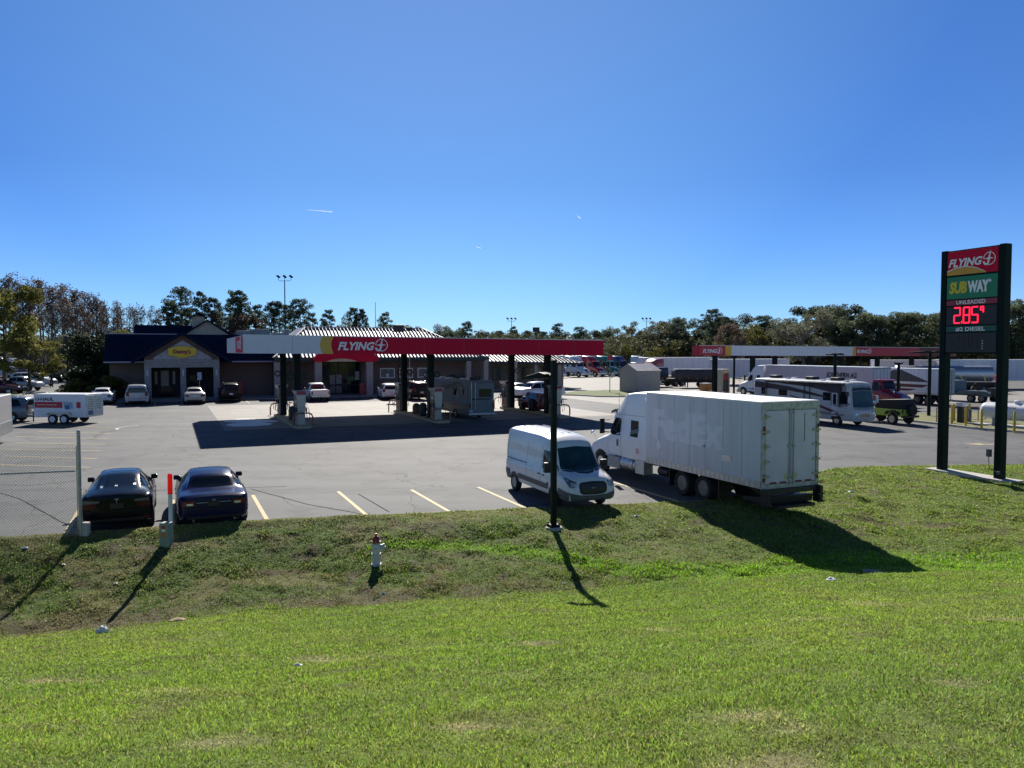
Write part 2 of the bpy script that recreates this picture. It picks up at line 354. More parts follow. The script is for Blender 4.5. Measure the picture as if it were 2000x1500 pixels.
def make_car(kind, label, cat, pm, u, v, hd, sc=1, group=None, name=None, lamps=True, roofrack=False, plate=True, loc=None, rimm=None, spokes=8, extra=None, spare=False):
    K = CARS[kind]; t = thing(name or ('parked_'+('car' if kind in ('sedan','fast','caprice') else kind)), label, cat, loc or w(u, v), hd, group, sc)
    st = K['st']; b = loft(st); bv = bvh_of(b); Wd = K['W']/2
    x0, x1 = st[0][0], st[-1][0]
    if kind == 'pickup': # open bed let into the deck
        m = MB(); m.box(-2.82, -1.05, -.78, .78, 1.225, 1.26); m.build('cargo_bed', BLK, t)
    GAPS = b
    def P(nm, mt_, spec, par=None, **k):
        q = MB()
        for s in spec: patch(q, bv, *s, **k)
        return q.build(nm, mt_, par or t, 40)
    zr0, zr1, wa, wb_ = K['rw']; P('rear_window', GLASS, [('b', [(-wb_, zr1-.02), (0, zr1), (wb_, zr1-.02)], [(-wa, zr0+.02), (0, zr0), (wa, zr0+.02)])])
    zf0, zf1, wa, wb_ = K['ws']; P('windscreen', GLASS, [('f', [(-wb_, zf1-.02), (0, zf1), (wb_, zf1-.02)], [(-wa, zf0+.01), (0, zf0-.02), (wa, zf0+.01)])])
    for k in ('win', 'win2', 'win3'):
        if k in K:
            for sd in 'lr': P('side_window', GLASS, [(sd, K[k][0], K[k][1])])
    r = K['r']
    for x in K['wb']:
        for sd, s in (('l', 1), ('r', -1)):
            q = MB(); A = [(x+(r+.06)*math.cos(a), r+(r+.06)*math.sin(a)) for a in [rad(178-176*i/16) for i in range(17)]]
            patch(q, bv, sd, A, [(p[0], min(.32, p[1])) for p in A], .004, 17, 5)
            q.build('wheel_arch', BLK, t)
            _wheel_side(t, x, Wd-.105, r, .22, rimm, spokes, s)
    zb = [s for s in st][2][2]
    # door gaps, drawn into the body skin
    for sd in 'lr':
        xs = [-.05, -1.0 if kind != 'pickup' else -.8, 1.05] if kind != 'pickup' else [.18, -.8, 1.3]
        for xx in xs: line_patch(b, bv, sd, [(xx, zb+.04), (xx, .3 if kind != 'pickup' else .5)], mi=1)
    line_patch(b, bv, 'b', [(-Wd*.8, .62), (Wd*.8, .62)],   .012, mi=1)
    if kind in ('sedan','caprice','fast','suv','minivan'):
        zt = st[2][4] if kind in ('sedan','caprice','fast') else 1.05
        line_patch(b, bv, 'b', [(-.62, .63), (-.64, zt-.05)],   .012, mi=1); line_patch(b, bv, 'b', [(.62, .63), (.64, zt-.05)],   .012, mi=1)
    b.build('body', [pm, DARK], t, 38)
    q = MB(); patch(q, bv, 'b', [(-Wd*.72, .42), (Wd*.72, .42)], [(-Wd*.7, .30), (Wd*.7, .30)], .008, 12, 3); q.build('rear_bumper_trim', BLK, t, 40)
    q = MB(); patch(q, bv, 'f', [(-Wd*.6, .62), (Wd*.6, .62)], [(-Wd*.55, .36), (Wd*.55, .36)], .008, 12, 3); q.build('front_grille', BLK, t, 40)
    if lamps:
        for s in (-1, 1):
            if kind in ('suv', 'minivan'): z0, z1, ya, yb = .85, 1.22, .62, .86
            elif kind == 'pickup': z0, z1, ya, yb = .78, 1.12, .80, .93
            else: z0, z1, ya, yb = .72, .86, .5, .84
            P('taillight', REDD if kind in ('fast', 'sedan') else REDL, [('b', [(s*ya, z1), (s*yb, z1)], [(s*ya, z0), (s*yb, z0)])], n=6, m=4, off=.012)
            zz = st[-3][2]; P('headlight', LENS, [('f', [(s*.45, zz-.02), (s*.78, zz+.02)], [(s*.45, zz-.14), (s*.8, zz-.12)])], n=6, m=3, off=.012)
    if plate:
        q = MB(); q.box(x0-.03, x0+.1, -.16, .16, .70 if kind != 'pickup' else .62, .85 if kind != 'pickup' else .77); q.build('number_plate', BLK if kind in ('fast', 'caprice') else WHTD, t)
    for s in (-1, 1):
        mx = [x for x in K['win3'][0]][-1][0]-.12; mz = K['win3'][1][0][1]+.06
        q = MB(); ya, yb = sorted((s*Wd*.86, s*(Wd*.96+.10))); q.box(mx-.08, mx+.06, ya, yb, mz-.05, mz+.09)
        q.build('wing_mirror', pm if kind != 'pickup' else BLK, t, None, .03)
    for s in (-1, 1):
        for hx in (.0-.18, -.98-.0 if kind != 'pickup' else -.65): q = MB(); q.beam((hx, s*(Wd+.012), zb-.1), (hx+.14, s*(Wd+.012), zb-.1), .025, .03); q.build('door_handle', pm, t)
    if roofrack:
        for s in (-1, 1): q = MB(); q.tube([(-1.7, s*.58, 1.72), (-1.6, s*.58, 1.80), (.2, s*.58, 1.80), (.3, s*.58, 1.70)], .02, 6); q.build('roof_rail', CHR, t, 50)
    if kind == 'pickup':
        q = MB(); q.box(-3.08, -2.93, -.92, .92, .55, .72); q.build('rear_bumper', CHR, t, None, .03)
        q = MB(); patch(q, bv, 'b', [(-.74, 1.12), (.74, 1.12)], [(-.74, .78), (.74, .78)], .015, 10, 3); q.build('tailgate', pm, t)
    if extra: extra(t, bv, P)
    return t
def _wheel_side(t, x, y, r, wd, rimm, spokes, s):
    wh = wheel(t, x, y, r, wd, rimm, spokes) if s > 0 else wheel_neg(t, x, y, r, wd, rimm, spokes)
    return wh
def wheel_neg(parent, x, y, r, wd, rimm, spokes):
    wh = wheel(parent, x, y, r, wd, rimm, spokes)
    wh.scale = (1, -1, 1)
    return wh

# ================================================================ near cars
DKBLUE = mat('paint_near_black', (.004, .006, .010), .16, 0, .05, 1, 0, .02, 0, None, .12)
MIDN = mat('paint_midnight', (.006, .009, .045), .18, 0, .05, 1, 0, .03, 0, None, .15)
def ex_tesla(t, bv, P):
    q = MB(); a = [(-.2*0-.16, .935), (.16, .935)]
    q.flat([[(-.5,1),( -.42,.72),(-.12,.74),(-.06,0),(.06,0),(.12,.74),(.42,.72),(.5,1)][::-1]], (-2.365, .0, .865), (0, -.11, 0), (0, 0, .11), 0, .01)
    q.build('badge', BADGE, t)
    q = MB(); patch(q, bv, 'b', [(-.88, 1.065), (0, 1.115), (.88, 1.065)], [(-.86, 1.035), (0, 1.075), (.86, 1.035)], .012, 14, 2); q.build('boot_lip', pmb(t), t, 40)
    for s in (-1, 1):
        q = MB(); patch(q, bv, 'b', [(s*.42, .93), (s*.8, .96)], [(s*.44, .87), (s*.84, .86)], .012, 8, 3); q.build('lamp_glass', mat('smoked_lens', (.10,.10,.11), .2, 0, .1, 3, 0, 0, 0, None, .2), t, 40)
        q = MB(); patch(q, bv, 'b', [(s*.62, .42), (s*.84, .44)], [(s*.62, .395), (s*.82, .41)], .014, 6, 1); q.build('reflector', REDL, t)
    q = MB(); patch(q, bv, 't', [(-.35, .52), (.25, .5)], [(-.35, -.52), (.25, -.5)], .004, 8, 8); q.build('glass_roof', GLASS, t, 50)
    for y, z in ((.42,1.2),(.05,1.21),(-.42,1.22)): q = MB(); patch(q, bv, 'b', [(y-.035, z+.02), (y+.035, z+.02)], [(y-.035, z-.02), (y+.035, z-.02)], .009, 3, 1); q.build('window_sticker', ALU, t)
def pmb(t): return [o for o in t.children if o.name.startswith('body')][0].data.materials[0]
def ex_cap(t, bv, P):
    q = MB(); patch(q, bv, 'b', [(-.46, .815), (.46, .815)], [(-.46, .795), (.46, .795)], .02, 12, 1); q.build('chrome_strip', BADGE, t)
    q = MB(); q.flat([[(-1,-.3),(-.35,-.3),(-.3,-.6),(.4,-.6),(.35,-.2),(1,-.2),(.95,.3),(.35,.3),(.3,.6),(-.4,.6),(-.35,.2),(-1.05,.2)]], (-2.645, 0, .875), (0, -.055, 0), (0, 0, .04), 0, .01); q.build('badge', BADGE, t)
    for s in (-1, 1):
        q = MB(); patch(q, bv, 'b', [(s*.55, .8), (s*.72, .8)], [(s*.55, .74), (s*.72, .74)], .018, 4, 2); q.build('reversing_lamp', LENS, t)
    
    for y in (-.55, .55): q = MB(); q.tube([(-2.66, y, .3), (-2.3, y, .3)], .035, 10); q.build('exhaust_pipe', CHR, t, 50)
    q = MB()
    for s in (-1, 1):
        line_patch(q, bv, 'r' if s < 0 else 'l', [(-2.5, .52), (2.5, .52)], .05, .02)
    q.build('side_moulding', pmb(t), t)
def near_loc(xl, xr, y, ov):
    """ground point under the middle of the rear bumper; returns origin for a car heading away"""
    a = at(xl, y); b = at(xr, y); m = (a+b)/2; h = Vector((-GS, GC, 0)); return m+h*ov
make_car('fast', 'black fastback electric car with glass roof parked beside the chain link fence', 'car', DKBLUE, 0, 0, H_V, sc=1.03, loc=near_loc(163, 295, 1043, 2.5), name='parked_car', extra=ex_tesla, lamps=True)
make_car('caprice', 'dark blue long sedan with chrome boot strip parked right of the marker post', 'car', MIDN, 0, 0, H_V, sc=1.02, loc=near_loc(352, 486, 1036, 2.75), name='parked_car', extra=ex_cap)

# ================================================================ cars in front of the buildings
SILV = paint('silver', (.42, .43, .45)); PALE = paint('pale_gold', (.42, .41, .38)); BLKP = mat('paint_black', (.006, .006, .008), .25, 0, .05, 1, 0, .05, 0, None, .2); WHP = paint('white', (.72, .73, .74))
MAR = paint('maroon', (.10, .012, .018)); BLUG = paint('slate', (.12, .15, .18)); REDP = paint('deep_red', (.13, .012, .02))
def pl(px, py, du=0, dv=0):
    p = uv(px, py); return p[0]+du, p[1]+dv
SC = 1.09
cu = pl(268, 792, 0, 2.6); make_car('minivan', 'silver minivan parked nose in at the left door of the diner', 'minivan', SILV, *cu, H_V, sc=SC, name='minivan', lamps=True)
cu = pl(381, 790, 0, 2.5); make_car('sedan', 'pale gold sedan parked nose in before the right opening of the diner porch', 'car', PALE, *cu, H_V, sc=SC)
cu = pl(451, 785, 0, 1.9); make_car('suv', 'black SUV with bright roof rails parked at the brick wall right of the diner porch', 'suv', BLKP, *cu, H_V, sc=SC, roofrack=True, name='parked_suv')
cu = pl(626, 785, 0, 2.7); make_car('pickup', 'white pickup truck parked nose in at the shop entrance', 'pickup', WHP, *cu, H_V, sc=.98, name='pickup_truck')
cu = pl(768, 781, 0, 2.2); make_car('suv', 'small white hatchback SUV parked under the first framed window of the shop', 'suv', WHP, *cu, H_V-.12, sc=.98, name='parked_suv')
cu = pl(822, 782, 0, 2.2); make_car('suv', 'large black SUV seen between the two middle canopy columns', 'suv', BLKP, *cu, H_V, sc=1.12, roofrack=True, name='parked_suv')
cu = pl(1020, 776, 0, 1.9); make_car('sedan', 'slate grey sedan half hidden behind the right hand fuel pumps', 'car', BLUG, *cu, H_V, sc=SC)
cu = pl(1064, 781, 0, 1.6); make_car('pickup', 'long white pickup parked crosswise beyond the right fuel island', 'pickup', WHP, *cu, H_mU+.15, sc=1.0, name='pickup_truck')
cu = pl(1052, 812, 1.9, 4.2); make_car('suv', 'dark red SUV fuelling at the right island of the red canopy', 'suv', RED2 if 'RED2' in globals() else REDP, *cu, H_V, sc=.98, name='parked_suv')
cu = pl(198, 791, 0, 2.5); make_car('sedan', 'white sedan parked beyond the rental trailer, beside the bushes', 'car', WHP, *cu, H_V, sc=SC)
# row of cars at far left, noses to the right
cu = pl(2, 769, 0, 0); make_car('sedan', 'maroon sedan, nearest of the far left row of parked cars', 'car', MAR, *cu, H_U-rad(26), sc=1.2, name='parked_car', group=None)
cu = pl(38, 763, 0, 0); make_car('pickup', 'silver pickup parked second in the far left row, behind the maroon sedan', 'pickup', SILV, *cu, H_U-rad(24), sc=1.0, name='pickup_truck')
cu = pl(68, 754, 0, 0); make_car('minivan', 'silver minivan parked third in the far left row', 'minivan', SILV, *cu, H_U-rad(24), sc=1.15, name='minivan')
cu = pl(92, 746, 0, 0); make_car('suv', 'black SUV, farthest of the far left row, behind the standing man', 'suv', BLKP, *cu, H_U-rad(24), sc=1.2, name='parked_suv')
# car that tows the rental trailer
# ================================================================ trucks
def big_wheel(par, x, y, s, r=.5, wd=.28, rim=None, dish=False):
    o = MB(); rr = .58
    o.lathe([(r*rr, y-wd*.45*s), (r*.92, y-wd/2*s), (r, y-wd*.4*s), (r, y+wd*.4*s), (r*.92, y+wd/2*s), (r*rr*1.05, y+wd*.46*s), (r*rr, y+wd*.3*s)], (x, 0, r), 'y', 28)
    wh = o.build('wheel', RUB, par, 40)
    q = MB(); R = r*rr
    if dish: q.lathe([(R, y+wd*.44*s), (R*.9, y+wd*.42*s), (R*.82, y+wd*.05*s), (R*.42, y+wd*.1*s), (R*.38, y+wd*.3*s), (.001, y+wd*.32*s)], (x, 0, r), 'y', 24)
    else: q.lathe([(R, y+wd*.44*s), (R*.9, y+wd*.42*s), (R*.8, y+wd*.3*s), (R*.5, y+wd*.46*s), (R*.4, y+wd*.6*s), (.001, y+wd*.62*s)], (x, 0, r), 'y', 24)
    for k in range(10):
        t = 2*PI*k/10; q.lathe([(.016, y+wd*.1*s), (.016, y+wd*.4*s if dish else y+wd*.5*s)], (x+R*.58*math.cos(t), 0, r+R*.58*math.sin(t)), 'y', 6)
    q.build('rim', rim or RIMD, wh, 35)
    return wh
def make_semi(label, pm, loc, hd, slp=1.7, low=False, name='semi_truck', sc=1., group=None, chrome=True, rear=2.9, tanks=True, hero=False, roofz=4.0, flat=False, frame=True):
    """conventional tractor, front bumper at local x=0, nose +x"""
    t = thing(name, label, 'semi truck', loc, hd, group, sc)
    B = -3.05-slp
    if low: st = [(B,.95,2.0,1.2,2.95,1.05),(B+.1,.95,2.0,1.22,3.0,1.08),(-2.4,.95,2.0,1.2,3.0,1.0)]
    elif flat: st = [(B,.95,2.2,1.22,3.75,1.12),(B+.1,.95,2.2,1.24,3.8,1.14),(-2.6,.95,2.0,1.22,3.7,1.08)]
    else: st = [(B,.95,2.3,1.22,roofz-.05,1.10),(B+.12,.95,2.3,1.25,roofz,1.13),(-3.5,.95,2.2,1.24,roofz-.1,1.1),(-2.9,.95,2.1,1.2,roofz-.45,1.02),(-2.5,.95,2.0,1.16,roofz-.85,.98)]
    st += [(-2.2,.9,1.95,1.13,2.93,.95),(-1.65,.85,1.78,1.1,2.02,.86),(-1.1,.75,1.62,1.12,1.82,.74),(-.4,.6,1.35,1.12,1.58,.66),(-.08,.5,1.15,1.02,1.3,.56),(0,.5,1.0,.92,1.1,.5)]
    b = loft(st, 48, .1, .05); bv = bvh_of(b); b.build('cab', pm, t, 36)
    def P(nm, mt_, spec, **k):
        q = MB()
        for s in spec: patch(q, bv, *s, **k)
        return q.build(nm, mt_, t, 40)
    P('windscreen', GLASS, [('f', [(-.78, 2.8), (0, 2.84), (.78, 2.8)], [(-.84, 2.12), (0, 2.06), (.84, 2.12)])])
    q = MB(); q.prism([(-2.12,2.93),(-1.85,2.86),(-1.9,2.98),(-2.15,3.04)], -.98, .98, 'y'); q.build('sun_visor', pm, t, None, .02)
    for sd in 'lr':
        P('door_window', GLASS, [(sd, [(-3.0, 2.72), (-2.35, 2.72), (-1.95, 2.28)], [(-3.0, 1.95), (-2.2, 1.92), (-1.9, 2.0)])])
        if slp > 1 and not low: P('sleeper_window', GLASS, [(sd, [(-3.05-slp*.72, 2.72), (-3.05-slp*.42, 2.72)], [(-3.05-slp*.72, 2.0), (-3.05-slp*.42, 2.0)])], off=.012)
    q = MB(); patch(q, bv, 'f', [(-.42, 1.5), (.42, 1.5)], [(-.4, .72), (.4, .72)], .03, 10, 6); g = q.build('grille', CHR if chrome else BLK, t, 40)
    q = MB()
    for k in range(7): line_patch(q, bv, 'f', [(-.36, .8+k*.1), (.36, .8+k*.1)], .05, .045)
    q.build('grille_slats', DARK, g)
    for s in (-1, 1):
        P('headlight', LENS, [('f', [(s*.55, 1.12), (s*.92, 1.16)], [(s*.55, .9), (s*.92, .92)])], off=.03, n=6, m=3)
        q = MB(); q.tube([(-2.0, s*1.12, 2.0), (-1.85, s*1.45, 2.05)], .025, 6); q.tube([(-2.0, s*1.12, 2.6), (-1.85, s*1.45, 2.55)], .02, 6)
        q.box(-1.93, -1.83, s*1.47-.11, s*1.47+.11, 1.95, 2.65); q.build('wing_mirror', BLK, t, None, .03)
        q = MB(); q.tube([(-.55, s*.95, 1.5), (-.45, s*1.1, 1.85)], .015, 6); q.lathe([(.02, 0), (.1, .03), (.1, .07), (.001, .1)], (-.45, s*1.1, 1.85), 'x', 12); q.build('hood_mirror', CHR, t, 40)
        q = MB(); r = .5
        A = [(-1.15+(r+.12)*math.cos(a), r+(r+.12)*math.sin(a)) for a in [rad(178-176*i/14) for i in range(15)]]
        patch(q, bv, 'l' if s > 0 else 'r', A, [(p[0], min(.6, p[1])) for p in A], .004, 15, 5); q.build('wheel_arch', BLK, t)
        q = MB()
        for xx in (-1.8, -3.06): line_patch(q, bv, 'l' if s > 0 else 'r', [(xx, 2.8 if xx < -2 else 1.7), (xx, 1.0)], .018)
        q.build('door_gap', DARK, t)
        big_wheel(t, -1.15, s*.98, s, .5, .28, CHR, True)
        for xx in (B-rear+1.3, B-rear): big_wheel(t, xx, s*.92, s, .5, .56) if rear > 0 else None
        if tanks:
            q = MB(); q.lathe([(.001, -2.15), (.27, -2.15), (.31, -2.2), (.31, -3.35), (.27, -3.4), (.001, -3.4)], (0, s*.98, .72), 'x', 20); q.build('fuel_tank', CHR if chrome else ALU, t, 40)
            q = MB(); q.box(-2.2, -1.75, s*1.12-.12, s*1.12+.12, .35, .42); q.box(-2.2, -1.75, s*1.12-.12, s*1.12+.12, .66, .72); q.box(-2.2,-1.75,s*1.0-.02,s*1.0+.02,.35,.9); q.build('step', ALU, t, None, .01)
    q = MB(); q.prism([(-.2,.35),(.06,.35),(.1,.5),(.08,.78),(-.2,.78)], -1.15, 1.15, 'y'); q.build('bumper', CHR if chrome else pm, t, None, .03)
    q = MB()
    for s in (-1, 1): q.box(B-rear-.7 if rear > 0 else B, -.6, s*.42-.05, s*.42+.05, .78, 1.0)
    q.box(B-2.6, B-1.5, -.45, .45, 1.0, 1.14) if frame and rear > 0 else None
    q.build('frame_rails', BLK, t)
    if not hero:
        q = MB()
        for k in range(5): q.box(-2.35, -2.27, -.6+k*.3-.05, -.6+k*.3+.05, 3.02 if low else roofz-.83+.0, 3.08 if low else roofz-.77)
        q.build('marker_lights', AMB, t)
    return t, bv, P

def make_trailer(label, loc, hd, L=16.1, H=4.06, side=None, sc=1., deco=None, name='semi_trailer', ribs=False, rearm=None, group=None):
    """box trailer, rear at local x=0, nose +x"""
    t = thing(name, label, 'trailer', loc, hd, group, sc); side = side or WHTD
    q = MB(); q.box(0.03, L, -1.29, 1.29, 1.22, H-.05); q.build('box_body', side, t, None, .02)
    q = MB(); q.box(0, L+.02, -1.3, 1.3, H-.1, H); q.build('roof', WHT, t, None, .03)
    q = MB()
    for s in (-1, 1):
        q.box(0, L, s*1.3-.012, s*1.3+.012, 1.12, 1.34); q.box(0, L, s*1.3-.01, s*1.3+.01, H-.2, H-.1)
        n = 26 if ribs else 13
        for k in range(n+1): q.box(k*L/n, k*L/n+.03, s*1.3-.006, s*1.3+.006, 1.34, H-.2)
    q.build('rails', ALU, t)
    for s in (-1, 1):
        q = MB(); q.box(-.04, .02, min(s*.02, s*1.2), max(s*.02, s*1.2), 1.3, H-.2); d = q.build('rear_door', rearm or WHTD, t, None, .01)
        q = MB()
        for y in (.3, .8): q.tube([(-.07, s*y, 1.2), (-.07, s*y, H-.15)], .02, 6)
        q.build('lock_bar', STEEL, d)
    q = MB(); q.box(-.05, .04, -1.3, 1.3, H-.2, H-.02); q.box(-.05, .04, -1.3, 1.3, 1.1, 1.3); q.box(-.05, .05, -1.3, -1.2, 1.1, H); q.box(-.05, .05, 1.2, 1.3, 1.1, H); q.box(-.05, .02, -1.1, 1.1, .5, .62); q.box(-.03, .02, -.8, -.7, .5, 1.2); q.box(-.03, .02, .7, .8, .5, 1.2)
    q.build('rear_frame', STEEL, t)
    q = MB()
    for s in (-1, 1): q.box(-.06, -.04, s*.95-.2, s*.95+.2, 1.14, 1.24)
    q.build('taillight', REDL, t)
    q = MB(); q.box(.6, 3.6, -.5, .5, .75, 1.15); q.build('bogie', BLK, t)
    for x in (1.3, 2.6):
        for s in (-1, 1): big_wheel(t, x, s*.98, s, .5, .56)
    q = MB()
    for s in (-1, 1): q.box(L-3.2, L-3.05, s*.8-.06, s*.8+.06, .1, 1.2); q.box(L-3.3, L-2.95, s*.8-.15, s*.8+.15, .05, .1)
    q.build('landing_gear', BLK, t)
    if deco: deco(t, L, H)
    return t

# ---------------------------------------------------------------- straight truck with sleeper (hero)
TK = .9
def hero_truck():
    hd = H_V; root = w((16.7+19.05)/2, 18.51)
    # tractor: sleeper back sits just ahead of the box
    Lb = 6.32/TK
    front = w((16.7+19.05)/2, 18.51+6.45+(3.05+2.05)*TK)
    t, bv, P = make_semi('white sleeper cab box truck with faded lettering backed over the kerb', WHT, front, H_V, 2.05, name='box_truck', sc=TK, rear=0, tanks=False, hero=True, roofz=3.98, frame=False)
    t['category'] = 'box truck'
    B = -3.05-2.05; X1 = B-.14; X0 = X1-Lb
    q = MB(); q.box(X0+.04, X1, -1.29, 1.29, 1.12, 4.0); bx = q.build('cargo_box', WHTD, t, None, .02)
    q = MB(); q.box(X0, X1+.03, -1.3, 1.3, 3.97, 4.04); q.build('box_roof', mat('bright_roof', (.8, .8, .78), .5, 0, .05), t, None, .02)
    q = MB()
    for s in (-1, 1): q.box(X0+.02, X1+.01, s*1.3-.014, s*1.3+.014, 1.02, 1.28)
    q.build('lower_rail', ALU, t)
    for s in (-1, 1):
        q = MB()
        for k in range(1, 7): q.box(X0+k*Lb/7, X0+k*Lb/7+.012, s*1.292-.004, s*1.292+.004, 1.28, 3.95)
        for k in range(26): q.box(X0+k*Lb/26, X0+k*Lb/26+.02, s*1.312-.008, s*1.312+.008, 1.03, 1.27)
        q.build('panel_seams', STEEL, bx)
    # ghost of removed lettering: slightly cleaner paint
    q = MB(); gh = mat('ghost_lettering', (.69, .69, .745), .42, 0, .05)
    ex = Vector((-1, 0, 0)); ez = Vector((0, 0, 1))
    put_text(q, 'FedEx', (X1-.5, 1.294, 2.2), ex, ez, 1.12, 4.6, 0, .05, 0, th=.0015)
    q.build('faded_lettering', gh, bx)
    q = MB(); q.box(X0+1.55, X0+2.05, 1.3, 1.306, 1.75, 1.98); q.build('placard', ALU, bx)
    q = MB(); q.flat([[(.18,0),(.36,.24),(.18,.48),(0,.24)]], (X1-.75, 1.297, 1.62), ex, ez, 0, .004); q.build('hazard_diamond_mark', WHT, bx)
    # rear frame and doors
    yk = mat('worn_yellow_hinge', (.42, .38, .27), .6, 0, .2, 10)
    q = MB(); q.box(X0-.05, X0+.04, -1.3, -1.16, 1.0, 4.02); q.box(X0-.05, X0+.04, 1.16, 1.3, 1.0, 4.02); q.box(X0-.05, X0+.04, -1.16, 1.16, 3.74, 4.02); q.box(X0-.05, X0+.04, -1.16, 1.16, 1.0, 1.16)
    q.build('rear_frame', mat('weathered_steel', (.42, .41, .38), .55, .2, .25, 6), t, None, .01)
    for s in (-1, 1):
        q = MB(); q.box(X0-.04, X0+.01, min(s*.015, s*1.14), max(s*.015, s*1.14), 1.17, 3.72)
        d = q.build('rear_door', mat('door_bounce_tint', (.60,.54,.62), .5, 0, .1, 1.2), t, None, .012)  # white tinted pinkish to offset the green light bounced off the lawn
        q = MB()
        for k in range(5): z = 1.4+k*.52; q.box(X0-.085, X0-.05, min(s*.98, s*1.34), max(s*.98, s*1.34), z, z+.07)
        for k in range(5): z = 1.4+k*.52; q.lathe([(.03, -.04), (.03, .12)], (X0-.09, s*1.17, z), 'z', 8)
        q.build('hinges', yk, d)
        q = MB(); q.tube([(X0-.07, s*.09, 1.1), (X0-.07, s*.09, 3.8)], .018, 8); q.box(X0-.09, X0-.04, min(s*.04, s*.16), max(s*.04, s*.16), 2.42, 2.5)
        for zz in (1.3, 3.6): q.box(X0-.09, X0-.04, s*.09-.05, s*.09+.05, zz, zz+.06)
        q.build('lock_bar', STEEL, d)
        q = MB(); q.box(X0-.052, X0-.045, min(s*.2, s*.5), max(s*.2, s*.5), 1.18, 1.23); q.box(X0-.052, X0-.045, min(s*.65, s*.95), max(s*.65, s*.95), 1.18, 1.23); q.build('reflector', REDL, d)
        q = MB(); q.box(X0-.046, X0-.041, s*.2-.1, s*.2+.1, 1.3, 1.5); q.build('decal', mat('faded_yellow_decal', (.45, .5, .25), .6), d)
        q = MB(); q.box(X0-.07, X0-.05, s*1.23-.04, s*1.23+.04, 2.9, 3.2); q.box(X0-.07, X0-.05, s*1.23-.04, s*1.23+.04, 1.25, 1.5); q.build('marker_light', REDL, t)
    q = MB(); q.box(X0-.05, X0-.042, -.62, -.60, 2.6, 3.6); q.build('torn_seal', BLK, t)
    # lift gate folded under the rear
    q = MB(); q.box(X0-.15, X0+.1, -1.25, 1.25, .82, 1.0); q.prism([(X0-.05,.45),(X0+1.2,.40),(X0+1.25,.55),(X0-.1,.72)], -1.0, 1.0, 'y'); q.box(X0-.35, X0+.3, -.85, .85, .34, .44)
    for s in (-1, 1):
        q.box(X0-.3, X0+.05, s*1.2-.07, s*1.2+.07, .42, 1.02); q.box(X0-.3, X0-.24, s*1.2-.16, s*1.2+.16, .42, .5); q.box(X0-.3, X0-.24, s*1.2-.16, s*1.2+.16, .7, .76)
        q.beam((X0, s*.6, .5), (X0+1.6, s*.6, .95), .1, .1)
    q.build('lift_gate', BLK, t, None, .012)
    q = MB()
    for s in (-1, 1): q.box(X0+.05, -.6, s*.42-.05, s*.42+.05, .8, 1.06)
    for k in range(12): q.box(X0+.3+k*.55, X0+.38+k*.55, -1.2, 1.2, 1.06, 1.12)
    q.build('chassis_rails', BLK, t)
    for xx in (X0+4.62, X0+3.28):
        for s in (-1, 1): big_wheel(t, xx, s*.93, s, .51, .58, RIMD, True)
    for s in (-1, 1):
        for xa in (5.4, 2.3): q = MB(); q.box(X0+xa, X0+xa+.05, s*.93-.3, s*.93+.3, .27, 1.0); q.build('mud_flap', BLK, t)
    # side gear behind the door: step box, two tanks, tool box, fairing
    for s in (-1, 1):
        q = MB(); q.box(-3.0, -1.95, s*1.0-.22, s*1.0+.22, .42, .92); q.box(-3.05,-1.9, s*1.0-.26, s*1.0+.26,.9,.95); q.build('battery_box', STEEL, t, None, .02)
        q = MB(); q.lathe([(.001,-3.1),(.29,-3.1),(.33,-3.14),(.33,-3.35),(.31,-3.37),(.31,-3.62),(.33,-3.64),(.33,-4.0),(.29,-4.05),(.001,-4.05)], (0, s*.95, .74), 'x', 22); q.build('fuel_tank', ALU, t, 40)
        q = MB(); q.lathe([(.25,-4.1),(.25,-4.28),(.001,-4.3)], (0, s*.98, .72), 'x', 18); q.build('tank_cap', ALU, t, 40)
        q = MB(); q.box(-5.0, -4.32, s*1.0-.24, s*1.0+.24, .42, 1.02); q.build('tool_box', ALU, t, None, .015)
        q = MB(); q.prism([(X1-.25,2.0+1.2),(X1+.2,3.75),(X1+.2,1.3),(X1,1.2)][::-1], s*1.2-.03, s*1.2+.03, 'y'); q.build('side_fairing', WHT, t)
    q = MB(); q.lathe([(.001,-X0*0+X0+5.75),(.2,X0+5.75),(.2,X0+6.45),(.001,X0+6.5)], (0, .9, .72), 'x', 16); q.build('air_tank', BLK, t, 40)
    q = MB(); q.tube([(-2.95, 1.21, 2.55), (-3.0, 1.25, 3.9)], .008, 5); q.box(-3.02,-2.95,1.19,1.24,2.5,2.65); q.build('antenna', BLK, t)
    q = MB(); patch(q, bv, 'l', [(-4.75, 1.62), (-4.25, 1.62)], [(-4.75, 1.08), (-4.25, 1.08)], .008); q.build('locker_door', WHT, t, 40)
    q = MB()
    for k in range(5): patch(q, bv, 'l', [(-4.62, 1.52-k*.05), (-4.38, 1.52-k*.05)], [(-4.62, 1.495-k*.05), (-4.38, 1.495-k*.05)], .014, 4, 1)
    q.build('red_notice', SIGNR, t)
    q = MB(); patch(q, bv, 'l', [(-2.85, 1.75), (-2.73, 1.75)], [(-2.85, 1.45), (-2.73, 1.45)], .03, 4, 3); q.build('door_handle', BLK, t)
    q = MB()
    for s in 'lr': line_patch(q, bv, s, [(-5.0, 2.95), (-2.2, 2.9)], .02)
    q.build('roof_seam', STEEL, t)
    q = MB(); q.prism([(-2.3,2.98),(-1.92,2.9),(-1.95,3.0),(-2.3,3.12)], -1.02, 1.02, 'y'); q.build('roof_visor', GRY, t, None, .02)
hero_truck()

